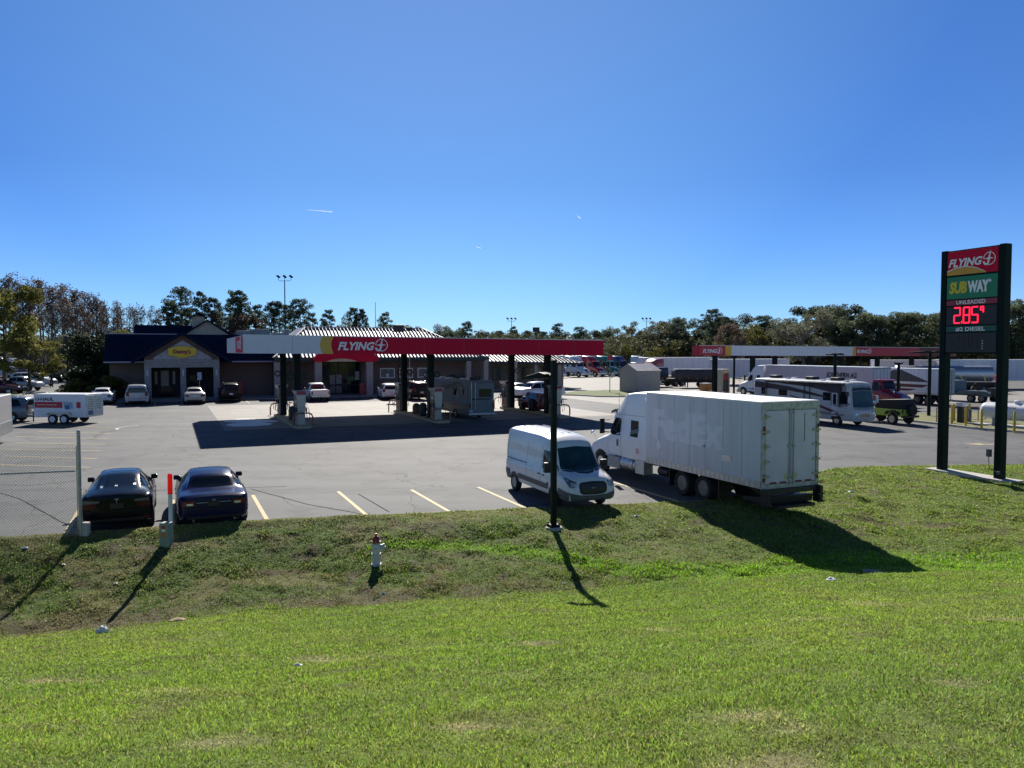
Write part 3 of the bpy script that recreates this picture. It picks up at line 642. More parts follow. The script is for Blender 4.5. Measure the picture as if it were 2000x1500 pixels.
# ---------------------------------------------------------------- cargo van (hero)
def hero_van():
    t = thing('cargo_van', 'white medium roof cargo van with black grille parked behind the lamp post', 'van', w(12.55, 24.25), H_mV-.03, None, .9)
    # local: nose +x, length 6
    st = [(-3.0,.55,1.15,.90,2.4,.80),(-2.97,.42,1.2,.98,2.5,.84),(-2.7,.4,1.25,1.02,2.56,.86),(0,.38,1.25,1.03,2.56,.86),(.9,.38,1.25,1.03,2.5,.84),(1.3,.38,1.25,1.02,2.36,.80),(2.1,.38,1.25,1.0,1.40,.88),(2.5,.38,1.15,.99,1.29,.82),(2.85,.38,1.0,.95,1.16,.76),(2.97,.4,.85,.88,1.0,.70),(3.03,.45,.72,.78,.84,.6)]
    b = loft(st, 60, .16, .05); bv = bvh_of(b); b.build('body', WHP, t, 34)
    def P(nm, mt_, spec, par=None, **k):
        q = MB()
        for s in spec: patch(q, bv, *s, **k)
        return q.build(nm, mt_, par or t, 40)
    P('windscreen', GLASS2, [('f', [(-.78, 2.14), (0, 2.2), (.78, 2.14)], [(-.9, 1.45), (0, 1.36), (.9, 1.45)])], n=18, m=8)
    P('cowl', BLK, [('f', [(-.9, 1.44), (0, 1.355), (.9, 1.44)], [(-.88, 1.39), (0, 1.31), (.88, 1.39)])], n=14, m=2)
    q = MB()
    for y in (-.5, .12): q.tube([tuple(bv.ray_cast(Vector((10, y+k*.13, 1.46+k*.02+.06*(k/4))), Vector((-1,0,0)))[0]+Vector((.03,0,0))) for k in range(5)], .012, 5)
    q.build('wipers', BLK, t)
    P('bonnet_vents', BLK, [('t', [(2.24, s*.55-.0), (2.3, s*.55)], [(2.24, s*.22), (2.3, s*.22)]) for s in (-1, 1)], n=4, m=6)
    for sd in 'lr': P('door_window', GLASS, [(sd, [(.78, 2.02), (1.3, 2.0), (1.88, 1.5)], [(.78, 1.32), (1.3, 1.3), (1.95, 1.36)])])
    q = MB(); patch(q, bv, 'f', [(-.56, .98), (-.48, 1.07), (0, 1.10), (.48, 1.07), (.56, .98)], [(-.54, .72), (-.42, .64), (0, .62), (.42, .64), (.54, .72)], .02, 18, 6); g = q.build('grille', BLK, t, 40)
    q = MB()
    for z in (.76, .83, .90, .97): line_patch(q, bv, 'f', [(-.46, z), (0, z+.01), (.46, z)], .014, .028)
    q.build('grille_bars', GRY, g)
    q = MB(); xf = bv.ray_cast(Vector((10, 0, .87)), Vector((-1, 0, 0)))[0].x; q.lathe([(.001, .05), (.1, .045), (.115, .03), (.115, 0)], (xf, 0, .87), 'x', 20); o = q.build('badge', mat('badge_navy', (.02, .05, .16), .3), g, 40); o.scale = (1, 1, .42); o.location = (0, 0, .87*(1-.42))
    q = MB(); put_text(q, 'Ford', (xf+.052, -.085, .853), (0, 1, 0), (0, 0, 1), .045, .17, 0, .01, .3, th=.004); q.build('badge_lettering', CHR, g)
    for s in (-1, 1):
        hl = P('headlight', GRY, [('f', [(s*.62, 1.08), (s*.76, 1.14), (s*.93, 1.28)], [(s*.63, .92), (s*.82, .88), (s*.94, .94)])], off=.012, n=8, m=5)
        P('headlamp_lens', LENS, [('f', [(s*.62, 1.03), (s*.84, 1.08)], [(s*.64, .92), (s*.86, .92)])], hl, off=.022, n=6, m=3)
    q = MB(); patch(q, bv, 'f', [(-.93, .72), (-.5, .62), (0, .6), (.5, .62), (.93, .72)], [(-.85, .40), (0, .38), (.85, .40)], .03, 24, 5)
    for sd in 'lr': patch(q, bv, sd, [(2.2, .80), (2.95, .72)], [(2.2, .42), (2.9, .42)], .02, 10, 4)
    q.build('front_bumper', GRY, t, 40)
    q = MB()
    for sd in 'lr': patch(q, bv, sd, [(-1.55, .80), (1.35, .80)], [(-1.55, .60), (1.35, .60)], .02, 20, 2); patch(q, bv, sd, [(-2.98, .85), (-2.42, .85)], [(-2.98, .45), (-2.42, .45)], .02, 8, 2)
    q.build('side_cladding', GRY, t)
    q = MB()
    for sd in 'lr':
        line_patch(q, bv, sd, [(.68, 2.2), (.66, .5)], .014); line_patch(q, bv, sd, [(-.72, 2.2), (-.72, .85)], .012); line_patch(q, bv, sd, [(-2.75, 1.32), (-.75, 1.32)], .035)
        line_patch(q, bv, sd, [(1.95, 1.36), (1.6, .9), (1.62, .5)], .012)
    q.build('door_gaps', DARK, t)
    q = MB()
    for s in (-1, 1):
        for x in (.45, .85): q.beam((x, s*1.035, 1.08), (x+.16, s*1.035, 1.08), .03, .04)
        q.box(1.28, 1.34, s*1.03-.01, s*1.03+.01, .78, .86)
    q.build('door_handles', BLK, t)
    for s in (-1, 1):
        q = MB(); q.box(1.55, 1.75, s*1.06 if s > 0 else -1.32, 1.32 if s > 0 else -1.06, 1.28, 1.66); q.beam((1.6, s*.98, 1.36), (1.62, s*1.1, 1.36), .12, .08); q.build('wing_mirror', BLK, t, None, .05, 3)
        for x in (-1.95, 1.8):
            r = .36; q = MB(); A = [(x+(r+.08)*math.cos(a), r+(r+.08)*math.sin(a)) for a in [rad(178-176*i/16) for i in range(17)]]
            patch(q, bv, 'l' if s > 0 else 'r', A, [(p[0], min(.42, p[1])) for p in A], .024, 17, 5); q.build('wheel_arch', BLK, t)
            wh = wheel(t, x, .93, r, .23, STEEL, 8)
            if s < 0: wh.scale = (1, -1, 1)
    q = MB()
    for k in range(5): q.tube([(-2.6, -.6+k*.3, 2.615), (.6, -.6+k*.3, 2.60)], .014, 5)
    q.build('roof_ribs', WHP, t)
    q = MB(); patch(q, bv, 'f', [(-.25, 1.5), (.1, 1.47)], [(-.3, 1.43), (.1, 1.41)], .004, 5, 2); q.build('papers_on_dash', WHTD, t)
hero_van()

# ---------------------------------------------------------------- motorhomes
def make_rv(label, loc, hd, L, sc, base, lower, swirl, front=True):
    """nose +x at x=0, tail at -L"""
    t = thing('motorhome', label, 'motorhome', loc, hd, None, sc)
    st = [(-L,.5,1.6,1.18,3.35,1.12),(-L+.08,.42,1.6,1.25,3.45,1.17),(-L+.5,.42,1.6,1.27,3.48,1.2),(-1.2,.42,1.6,1.27,3.48,1.2),(-.75,.42,1.6,1.26,3.42,1.18),(-.45,.42,1.5,1.24,3.2,1.12),(-.2,.42,1.35,1.2,1.8,1.12),(-.05,.42,1.1,1.14,1.3,1.0),(0,.5,.9,1.02,1.0,.9)]
    b = loft(st, 60, .14, .05); bv = bvh_of(b); b.build('body', base, t, 34)
    def P(nm, mt_, spec, par=None, **k):
        q = MB()
        for s in spec: patch(q, bv, *s, **k)
        return q.build(nm, mt_, par or t, 40)
    P('front_cap', lower, [('f', [(-1.1, 3.2), (0, 3.25), (1.1, 3.2)], [(-1.18, 1.35), (0, 1.3), (1.18, 1.35)])], off=.006, n=20, m=10)
    P('windscreen', GLASS2, [('f', [(-1.05, 2.75), (0, 2.82), (1.05, 2.75)], [(-1.12, 1.55), (0, 1.5), (1.12, 1.55)])], off=.014, n=20, m=8)
    P('header_band', GLASS, [('f', [(-1.02, 3.02), (0, 3.07), (1.02, 3.02)], [(-1.05, 2.79), (0, 2.85), (1.05, 2.79)])], off=.014, n=14, m=3)
    g = P('grille', CHR, [('f', [(-.55, 1.12), (.55, 1.12)], [(-.5, .72), (.5, .72)])], off=.02, n=10, m=5)
    q = MB()
    for z in (.78, .88, .98, 1.07): line_patch(q, bv, 'f', [(-.48, z), (.48, z)], .05, .03)
    q.build('grille_slats', BLK, g)
    for s in (-1, 1):
        P('headlight', LENS, [('f', [(s*.68, 1.08), (s*1.05, 1.14)], [(s*.68, .86), (s*1.06, .92)])], off=.02, n=6, m=4)
        q = MB(); q.tube([(-.5, s*1.2, 2.5), (-.2, s*1.5, 2.35)], .03, 6); q.box(-.26, -.14, s*1.5-.1, s*1.5+.1, 1.85, 2.4); q.build('wing_mirror', WHTD, t, None, .03)
        sd = 'l' if s > 0 else 'r'
        P('cab_side_window', GLASS, [(sd, [(-1.5, 2.7), (-.55, 2.75)], [(-1.5, 1.75), (-.4, 1.75)])])
        P('side_window', GLASS, [(sd, [(-3.1, 2.6), (-2.3, 2.6)], [(-3.1, 1.95), (-2.3, 1.95)])])
        P('side_window', GLASS, [(sd, [(-L*.72, 2.7), (-L*.72+1.0, 2.7)], [(-L*.72, 2.1), (-L*.72+1, 2.1)])])
        P('rear_side_window', GLASS, [(sd, [(-L+1, 2.7), (-L+1.5, 2.7)], [(-L+1, 2.1), (-L+1.5, 2.1)])])
        for x in (-1.7, -L+3.3):
            r = .44; q = MB(); A = [(x+(r+.1)*math.cos(a), r+(r+.1)*math.sin(a)) for a in [rad(178-176*i/16) for i in range(17)]]
            patch(q, bv, sd, A, [(p[0], min(.5, p[1])) for p in A], .006, 17, 5); q.build('wheel_arch', BLK, t)
            big_wheel(t, x, s*1.1, s, r, .26, CHR)
        P('lower_stripe', lower, [(sd, [(-L+.1, 1.5), (-L*.5, 1.2), (-.9, .95)], [(-L+.1, .95), (-L*.5, .8), (-.9, .8)])], off=.007, n=20, m=3)
        swirl(t, bv, sd, P, L)
    P('entry_door', WHTD, [('r', [(-2.15, 2.6), (-1.62, 2.6)], [(-2.15, .75), (-1.62, .75)])], off=.012)
    P('door_glass', GLASS, [('r', [(-2.05, 2.5), (-1.72, 2.5)], [(-2.05, 1.7), (-1.72, 1.7)])], off=.02)
    q = MB(); q.tube([(-.9, -1.3, 3.32), (-L+1.5, -1.3, 3.32)], .06, 8); q.box(-L+1.5, -.9, -1.32, -1.26, 3.2, 3.38)
    for x in (-1.3, -L+1.7, -L*.45, -L*.45+.6): q.beam((x, -1.32, 3.3), (x, -1.32, 1.5), .06, .05)
    q.build('awning_arms', BLK, t)
    for x in (-2.7, -L*.48, -L+1.6):
        q = MB(); q.prism([(x-.55,3.5),(x+.45,3.5),(x+.3,3.78),(x-.5,3.8)], -.35, .35, 'y'); q.build('air_conditioner', BLK, t, None, .06, 3)
    q = MB()
    for x in (-1.9, -4.3, -L+3): q.box(x-.2, x+.2, .5, .9, 3.5, 3.62); q.box(x+.5, x+.8, -.8, -.5, 3.5, 3.6)
    q.build('roof_vents', WHT, t, None, .03)
    # tail
    P('rear_window', GLASS, [('b', [(-.95, 2.75), (.25, 2.75)], [(-.95, 2.05), (.25, 2.05)])], off=.012)
    q = MB()
    for y in (.62, .98): q.tube([(-L-.1, y, .95), (-L-.1, y, 3.35), (-L+.25, y, 3.55)], .02, 6)
    for k in range(8): q.tube([(-L-.1, .62, 1.1+k*.3), (-L-.1, .98, 1.1+k*.3)], .018, 6)
    q.build('ladder', CHR, t)
    for s in (-1, 1): P('taillight', REDL, [('b', [(s*1.02, 1.5), (s*1.16, 1.5)], [(s*1.02, 1.1), (s*1.16, 1.1)])], off=.012, n=4, m=4)
    P('clearance_lights', REDL, [('b', [(y-.05, 3.25), (y+.05, 3.25)], [(y-.05, 3.2), (y+.05, 3.2)]) for y in (-.25, 0, .25, -1, 1)], off=.015, n=3, m=2)
    q = MB(); patch(q, bv, 'b', [(-1.2, 3.32), (1.2, 3.32)], [(-1.2, 3.28), (1.2, 3.28)], .01, 8, 1); patch(q, bv, 'b', [(-1.2, 1.92), (1.2, 1.92)], [(-1.2, 1.8), (1.2, 1.8)], .01, 8, 1); q.build('trim_bands', BLK, t)
    q = MB(); q.box(-L-.22, -L+.05, -1.22, 1.22, .5, .66); q.build('rear_bumper', ALU, t, None, .03)
    q = MB(); q.box(-L-.0, -L-.03, .85, 1.1, .78, .9); q.build('number_plate', WHTD, t)
    return t
def swirl_a(t, bv, sd, P, L):
    dk = mat('decal_charcoal', (.035, .035, .045), .35); rd = mat('decal_maroon', (.13, .02, .03), .35)
    P('swoosh_decal', dk, [(sd, [(-L+.1, 3.25), (-L*.6, 2.9), (-L*.25, 2.3)], [(-L+.1, 2.7), (-L*.6, 2.55), (-L*.25, 2.15)]), (sd, [(-L*.7, 3.3), (-1.2, 3.3)], [(-L*.7, 3.15), (-L*.4, 2.95), (-1.2, 2.45)])], off=.009, n=22, m=4)
    P('maroon_decal', rd, [(sd, [(-L*.6, 2.2), (-L*.35, 1.7), (-1.5, 1.1)], [(-L*.6, 2.12), (-L*.35, 1.5), (-1.5, .85)])], off=.010, n=22, m=3)
    P('grey_decal', mat('decal_grey', (.2, .21, .22), .4), [(sd, [(-2.3, 3.2), (-.6, 3.2)], [(-2.3, 1.6), (-.6, 1.4)])], off=.004, n=10, m=8)
def swirl_b(t, bv, sd, P, L):
    dk = mat('decal_charcoal', (.035, .035, .045), .35); lt = mat('decal_pale', (.42, .40, .38), .4); rd = mat('decal_maroon', (.13, .02, .03), .35)
    def arc(cx, cz, r0, r1, a0, a1, m):
        A = [(cx+r0*1.5*math.cos(rad(a)), cz+r0*math.sin(rad(a))) for a in np.linspace(a0, a1, 18)]
        B = [(cx+r1*1.5*math.cos(rad(a)), cz+r1*math.sin(rad(a))) for a in np.linspace(a0, a1, 18)]
        P('swirl_decal', m, [(sd, A, B)], off=.012, n=26, m=2)
    c = -L+2.6
    arc(c, 2.15, 1.15, 1.0, 160, 30, dk); arc(c+.2, 2.0, .85, .68, 170, -40, dk); arc(c-.4, 2.3, .5, .38, 190, -60, lt); arc(c+1.6, 2.1, 1.2, 1.0, 190, 100, dk)
    P('maroon_decal', rd, [(sd, [(c, 1.7), (c+1.5, 1.2)], [(c, 1.5), (c+1.5, .8)])], off=.010, n=12, m=2)
    P('maroon_decal', dk, [(sd, [(c+1.2, 3.1), (-2, 2.6)], [(c+1.2, 2.9), (-2, 2.0)])], off=.010, n=12, m=2)
RVB = mat('rv_beige', (.50, .50, .49), .4, 0, .05); RVG = mat('rv_grey', (.22, .235, .24), .35, 0, .08); RV2 = mat('rv_slate', (.12,.14,.15), .4, 0, .08); RV2L = mat('rv_slate_low', (.065,.08,.09), .4)
make_rv('beige motorhome with maroon swooshes driving past the white box truck', w(42.5+1.12, 38.25), H_mV, 11.2, .88, RVB, RVG, swirl_a)
a = w(20.3, 53.2); r = make_rv('slate grey motorhome with dark swirls refuelling under the red canopy', w(21.35, 53.6+10.4*.86), H_V, 10.4, .86, RV2, RV2L, swirl_b)

# ---------------------------------------------------------------- parked semis
def along(u0, v0): return w(u0, v0)
semis = [(1098, 738, (.03,.05,.10), 'dark blue semi at the left end of the far truck row, beside the shop roof', .98, True, False),
 (1146, 737, (.62,.66,.72), 'pale blue white semi in the far row, between the dark blue and the red one', 1., False, False),
 (1178, 736, (.30,.02,.03), 'red semi in the far truck row, left of the green one', 1., False, False),
 (1206, 735, (.02,.20,.13), 'green semi in the far truck row, right of the red one', 1., False, False),
 (1232, 734, (.02,.04,.14), 'navy semi in the far row standing just left above the beige shed', 1., False, False)]
for px, py, col, lab, sc, lowr, fl in semis:
    pm = mat('semi_%d' % px, col, .3, 0, .08, .8, 0, .5); p = at(px, py)
    make_semi(lab, pm, p, H_mV+rad(14), 1.8, low=lowr, sc=1.05)
tl = 0
for px, py, lab in [(1122, 736, 'white trailer coupled behind the dark blue semi at the left of the far row'), (1166, 735, 'white trailer behind the pale semi of the far truck row'), (1196, 735, 'white trailer behind the red semi of the far truck row'), (1222, 734, 'white trailer behind the green semi of the far truck row'), (1247, 733, 'white trailer behind the navy semi of the far truck row')]:
    p = at(px, py); d = Vector((math.cos(H_mV+rad(14)), math.sin(H_mV+rad(14)), 0)); make_trailer(lab, p-d*27+Vector((-1.5,0,0)), H_mV+rad(14), sc=1.05)
p = at(1262, 738); make_semi('small grey cab over the ridge of the beige shed', mat('semi_pewter', (.3, .33, .36), .3, 0, .05, 1, 0, .4), p+Vector((0, -2, 0)), H_mV+rad(14), .6, low=True, sc=1.0, name='day_cab_truck')
p = at(1285, 737); make_semi('pale blue white semi parked right of the beige shed roof', mat('semi_frost', (.55, .62, .68), .3, 0, .05, 1, 0, .4), p+Vector((0, 6, 0)), H_mV+rad(14), 1.8, sc=1.05)
# flatbed with tarped load and its black tractor, passing left
TB = w(*uv(1296, 757))
make_semi('black tractor of the tarped flatbed, right of the beige shed', mat('semi_black', (.012, .014, .018), .3, 0, .05, 1, 0, .5), w(uv(1265, 757)[0]-.5, uv(1265, 757)[1]+1.5), H_mU+rad(6), 1.8, low=True, sc=.95, rear=2.9)
def flatbed(label, loc, hd, L, sc, load):
    t = thing('flatbed_trailer', label, 'trailer', loc, hd, None, sc)
    q = MB(); q.box(0, L, -1.28, 1.28, 1.25, 1.42); q.box(.5, L-.5, -.5, -.35, .85, 1.25); q.box(.5, L-.5, .35, .5, .85, 1.25); q.build('deck', BLK, t)
    for x in (1.2, 2.5):
        for s in (-1, 1): big_wheel(t, x, s*.98, s, .5, .5)
    q = MB()
    for s in (-1, 1): q.box(L-3.2, L-3.05, s*.8-.06, s*.8+.06, .1, 1.25)
    q.build('landing_gear', BLK, t)
    if load:
        q = MB(); prof = [(-1.22,1.42),(-1.3,2.2),(-1.15,2.75),(-.6,2.86),(0,2.84),(.6,2.88),(1.15,2.75),(1.3,2.2),(1.22,1.42)]
        vs = []; N = 30
        for i in range(N+1):
            x = .5+(L-1.6)*i/N; k = 1 if 0 < i < N else .82
            vs += [(x, y*(1+.015*mnoise(Vector((x, y, z)))), 1.42+(z-1.42)*k*(1+.05*mnoise(Vector((x*.9, y, 3))))) for y, z in prof]
        n = len(prof); q.add(vs, [(i*n+j, i*n+j+1, (i+1)*n+j+1, (i+1)*n+j) for i in range(N) for j in range(n-1)]+[tuple(range(n)), tuple(N*n+j for j in range(n))])
        q.build('tarped_load', mat('black_tarp', (.012, .016, .03), .38, 0, .2, 3, .3), t, 40)
        q = MB()
        for k in range(9): q.box(.8+k*1.3, .86+k*1.3, -1.32, -1.3, 1.3, 1.6); q.box(.8+k*1.3, .86+k*1.3, 1.3, 1.32, 1.3, 1.6)
        q.build('straps', AMB, t)
    return t
e = at(1402, 757); s0 = at(1300, 757)
hdg = math.atan2((s0-e).y, (s0-e).x)
flatbed('flatbed trailer with a black tarped load beyond the diesel canopy posts', e, hdg, (s0-e).length*1.0/.95, .95, True)
# red tractor with white trailer behind the tarped one, far white trailers
p = at(1332, 752)+Vector((0, 4, 0)); make_semi('dark red sleeper tractor seen over the tarped flatbed', mat('semi_wine', (.25, .025, .035), .35, 0, .05, 1, 0, .4), p+Vector((-6.5, 0, 0)), H_mU+rad(8), 1.9, sc=1.0)
make_trailer('long white trailer pulled by the dark red tractor behind the tarped flatbed', p+Vector((18.5, 4.4, 0)), H_mU+rad(8), sc=.98)
make_trailer('white trailer with bright roof edge in the background left of the diesel canopy', at(1372, 742)+Vector((2, 0, 0)), H_mU+rad(6), sc=1.02)
# lettered trailer, purple tinted
def deco_south(t, L, H):
    q = MB(); put_text(q, 'SOUTHERN AG', (6.4, 1.31, 2.85), (-1, 0, 0), (0, 0, 1), .52, 4.3, 0, .035, .2, th=.004)
    q.build('lettering', BLK, t)
make_trailer('pinkish white trailer lettered in black standing under the diesel canopy', w(61.9+1.15, 53.44), H_V, 16.2, 4.06, mat('trailer_lilac', (.52, .46, .52), .45, 0, .05), .9, deco_south)
make_semi('white sleeper tractor at the diesel pumps, head of the lettered trailer', WHT, w(61.9+1.15, 53.44+16.2*.9+5.0), H_V, 1.9, sc=.9)
def deco_arrow(t, L, H):
    dk = mat('stripe_graphite', (.055, .06, .065), .5, 0, .3, 6); mr = mat('stripe_maroon', (.10, .015, .02), .4)
    q = MB(); O = Vector((0, 1.309, 0)); ex = (1, 0, 0); ez = (0, 0, 1)
    q.flat([[(1.0,2.5),(4.6,3.78),(5.6,3.78),(9.6,2.5)]][::1], O, ex, ez, 0, -.006); q.build('grey_panel', dk, t)
    q = MB(); q.flat([[(1.1,2.2),(1.9,1.88),(9.6,1.88),(9.6,2.25)]], O, ex, ez, 0, -.006); q.flat([[(2.6,1.7),(3.6,1.45),(9.6,1.45),(9.6,1.74)]], O, ex, ez, 0, -.006); q.build('maroon_stripes', mr, t)
    q = MB()
    for s in (-1, 1): q.box(-.12, -.08, s*.3-.03, s*.3+.03, .9, 3.9)
    for k in range(9): q.box(-.12, -.08, -.3, .3, 1.0+k*.33, 1.04+k*.33)
    q.build('ladder', STEEL, t)
make_trailer('ribbed white hopper trailer with dark arrow panel and maroon stripes', w(67+1.15, 50.4), H_V, 12.5, 3.98, WHT, .88, deco_arrow, ribs=True, rearm=STEEL)
make_semi('red day cab semi facing us behind the motorhome', mat('semi_crimson', (.26, .010, .02), .25, 0, .05, 1, 0, .6), w(58+1.1, 47.6), H_mV, .0, low=True, sc=.88, name='day_cab_truck', rear=2.8)
# step deck trailer with spare wheel, right of the sign's left post
t = thing('step_deck_trailer', 'dark step deck trailer with raised ramps and spare wheel seen between the sign posts', 'trailer', w(75.6, 50.2), H_V, None, .9)
q = MB(); q.box(1.2, 9.5, -1.25, 1.25, .75, .95); q.prism([(0,.95),(1.0,1.3),(3.6,1.3),(4.4,.95),(4.4,.8),(0,.7)], -1.25, 1.25, 'y'); q.box(9.5, 12, -1.25, 1.25, 1.35, 1.5); q.build('deck', mat('dull_blue_steel', (.05, .08, .10), .5, .2, .3, 3), t)
q = MB(); q.box(-.1, .6, -1.15, 1.15, 1.3, 1.7); q.box(-.3, .2, -1.1, 1.1, .7, 1.6); q.build('ramps', BLK, t)
for x in (1.2, 2.5):
    for s in (-1, 1): big_wheel(t, x, s*1.0, s, .45, .4)
q = MB(); q.lathe([(.3, -.12), (.46, -.15), (.5, -.1), (.5, .1), (.46, .15), (.3, .12)], (1.7, 1.0, 1.85), 'y', 24); sp = q.build('spare_wheel', RUB, t, 40)
q = MB(); q.lathe([(.3, .1), (.12, .02), (.001, .02)], (1.7, 1.0, 1.85), 'y', 20); q.build('rim', STEEL, sp, 40)
q = MB(); q.box(4.6, 8.6, -1.1, 1.1, .95, 2.4); q.build('cargo_crate', mat('blue_grey_crate', (.07, .12, .16), .5, 0, .3, 1.5), t, None, .03)
q = MB(); q.box(5.2, 7.8, 1.11, 1.13, 1.5, 2.1); q.build('crate_panel', STEEL, t)
# aluminium half round trailer and stakes beyond, far white trailers at right
t = flatbed('low flatbed with yellow stakes beyond the step deck trailer', at(1955, 768), rad(170), 15, 1.0, False)
for k in range(5):
    q = MB(); q.beam((2.2+k*2.6, 1.25, 1.35), (2.5+k*2.6, 1.25, 2.2), .1, .08); q.build('stake', YEL, t)
q = MB(); q.box(.2, .6, -.5, .5, 1.4, 2.3); q.build('red_cover', SIGNR, t, None, .1)
t = thing('tank_trailer', 'half round aluminium tank trailer seen through the sign posts', 'trailer', at(1935, 762), rad(172), None, 1)
q = MB(); q.lathe([(.001, 0), (1.0, .02), (1.1, .1), (1.1, 12), (1.0, 12.1), (.001, 12.1)], (0, 0, 2.15), 'x', 28); q.build('tank', ALU, t, 30)
q = MB(); q.box(0, 12, -.5, .5, .9, 1.1); q.build('frame', BLK, t)
for x in (1.2, 2.5):
    for s in (-1, 1): big_wheel(t, x, s*.98, s)
make_trailer('white trailer behind the aluminium tank, nearer the left sign post', at(1925, 757), rad(178), sc=.98)
make_trailer('white trailer at the right edge of the photo beyond the propane tank', at(2065, 759), rad(178), sc=1.0)
make_semi('white semi far left behind the parked cars, partly cropped', WHT, at(12, 737), rad(-30), 1.9, sc=1.05, chrome=False)
make_trailer('white trailer standing far left among the parked trucks', at(46, 736), H_V+rad(20), 8, 3.9, WHTD, .95)
make_semi('dark grey semi facing us at the far left in front of the wood', mat('semi_graphite', (.10, .11, .13), .22, 0, .05, 1, 0, .6), at(106, 730), rad(-72), 1.8, sc=1.05)

# ---------------------------------------------------------------- green open top jeep
def jeep():
    t = thing('off_road_car', 'lime green off road car with black soft top and rear spare wheel behind the motorhome', 'off-road car', w(46.7+1.0, 39.9), H_V, None, .95)
    gr = paint('lime', (.30, .45, .06))
    q = MB(); q.box(-1.9, 1.0, -.78, .78, .6, 1.15); q.box(1.0, 1.9, -.6, .6, .62, 1.15); b = q.build('body', gr, t, None, .05)
    q = MB(); q.prism([(-1.9,1.15),(.6,1.15),(.35,1.72),(-1.75,1.86)], -.72, .72, 'y'); q.build('soft_top', mat('soft_top_cloth', (.015,.015,.02), .8, 0, .2, 6, .3), t, None, .06, 3)
    q = MB(); q.prism([(-1.8,1.87),(-.9,1.80),(.3,1.74),(.3,1.77),(-.9,1.85),(-1.8,1.9)], -.7, .7, 'y'); q.build('top_cover', mat('tan_cloth', (.35,.33,.28), .8), t)
    for x in (-1.2, 1.25):
        for s in (-1, 1):
            q = MB(); q.prism([(x-.62,.75),(x-.45,1.0),(x+.45,1.0),(x+.62,.75),(x+.55,.75),(x+.4,.93),(x-.4,.93),(x-.55,.75)], s*.92-.13, s*.92+.13, 'y'); q.build('fender_flare', BLK, t, None, .02)
            wh = wheel(t, x, .84, .42, .28, CHR, 5)
            if s < 0: wh.scale = (1, -1, 1)
    q = MB(); q.lathe([(.26, 0), (.4, -.02), (.42, .03), (.42, .22), (.4, .26), (.001, .26)], (-1.95, -.1, 1.1), 'x', 24); o = q.build('spare_wheel', RUB, t, 40); o.location = (-.25, 0, 0)
    q = MB(); q.box(-2.12, -1.92, -.85, .85, .52, .68); q.box(1.9, 2.05, -.8, .8, .52, .68); q.build('bumpers', BLK, t, None, .03)
    for s in (-1, 1):
        q = MB(); q.box(-1.94, -1.9, s*.68-.07, s*.68+.07, .85, 1.1); q.build('taillight', REDL, t)
    q = MB(); q.box(-1.4, -1.0, .785, .80, .82, 1.08); q.build('side_panel', BLK, t)
jeep()

# ---------------------------------------------------------------- rental trailer, its car and the cropped trailer
def uhaul():
    t = thing('cargo_trailer', 'white and red rental cargo trailer with lettering, hitched to a blue grey SUV', 'trailer', atd(66, 58)*0+at(110, 828)+Vector((.3, .9, 0)), rad(174), None, 1.07)
    q = MB(); q.box(-1.95, 1.75, -.92, .92, .45, 1.98); q.build('box_body', WHT, t, None, .05, 3)
    q = MB(); q.box(-1.97, 1.78, -.94, .94, 1.93, 2.0); q.build('roof', WHT, t, None, .04)
    # near side is local +y (heading left, camera on its left)
    y = .925
    q = MB(); put_text(q, 'U-HAUL', (1.6, y, 1.56), (-1, 0, 0), (0, 0, 1), .2, 1.3, 0, .04, th=.004); q.build('lettering', BLK, t)
    q = MB(); q.box(-.32, 1.68, y, y+.004, 1.08, 1.48); q.box(-1.62, -1.32, y, y+.004, 1.08, 1.48); q.build('red_band', SIGNR, t)
    q = MB(); put_text(q, 'MOVING & STORAGE', (1.5, y+.006, 1.25), (-1, 0, 0), (0, 0, 1), .06, 1.4, 0, .02, th=.003); q.build('small_print', SIGNW, t)
    q = MB(); q.flat([[(0,.5),(.75,.42),(.7,0),(.1,-.02)]], (-.38, y, 1.02), (-1,0,0), (0,0,1), 0, .005); q.build('picture_panel', mat('decal_sky', (.35,.48,.58), .4, 0, .5, 9), t)
    q = MB(); q.flat([[(.05,.3),(.4,.26),(.42,.0),(.1,.02)]], (-.42, y, .98), (-1,0,0), (0,0,1), 0, .008); q.build('picture_detail', mat('decal_blue', (.03,.12,.3), .4), t)
    for s in (-1, 1):
        q = MB(); q.box(-2.0, -1.95, min(s*.02, s*.88), max(s*.02, s*.88), .5, 1.9); d = q.build('rear_door', mat('door_print', (.62, .68, .66), .45, 0, .2, 5), t, None, .01)
        q = MB(); 
        for k in range(5): q.box(-2.006, -2.0, min(s*.15, s*.7), max(s*.15, s*.7), 1.0+k*.15, 1.03+k*.15)
        q.build('print_lines', SIGNG, d)
    q = MB(); q.box(-2.008, -2.0, .2, .7, .6, .9); q.build('arrow_decal', mat('decal_blue', (.03,.12,.3), .4), t)
    q = MB()
    for s in (-1, 1):
        q.prism([(-1.0,.62),(-.85,.82),(.65,.82),(.82,.62),(.7,.62),(.6,.74),(-.8,.74),(-.9,.62)], s*.98-.13, s*.98+.13, 'y')
    q.build('fenders', ALU, t)
    for x in (-.5, .32):
        for s in (-1, 1):
            wh = wheel(t, x, 1.0, .33, .2, WHT, 6)
            if s < 0: wh.scale = (1, -1, 1)
    q = MB(); q.beam((1.7, .5, .45), (3.0, 0, .45), .08, .1); q.beam((1.7, -.5, .45), (3.0, 0, .45), .08, .1); q.tube([(2.5, 0, .05), (2.5, 0, .75)], .04, 8); q.tube([(2.7, .0, .5), (3.1, .1, .3), (3.4, 0, .5)], .015, 6); q.build('drawbar', BLK, t)
uhaul()
d = Vector((math.cos(rad(176)), math.sin(rad(176)), 0))
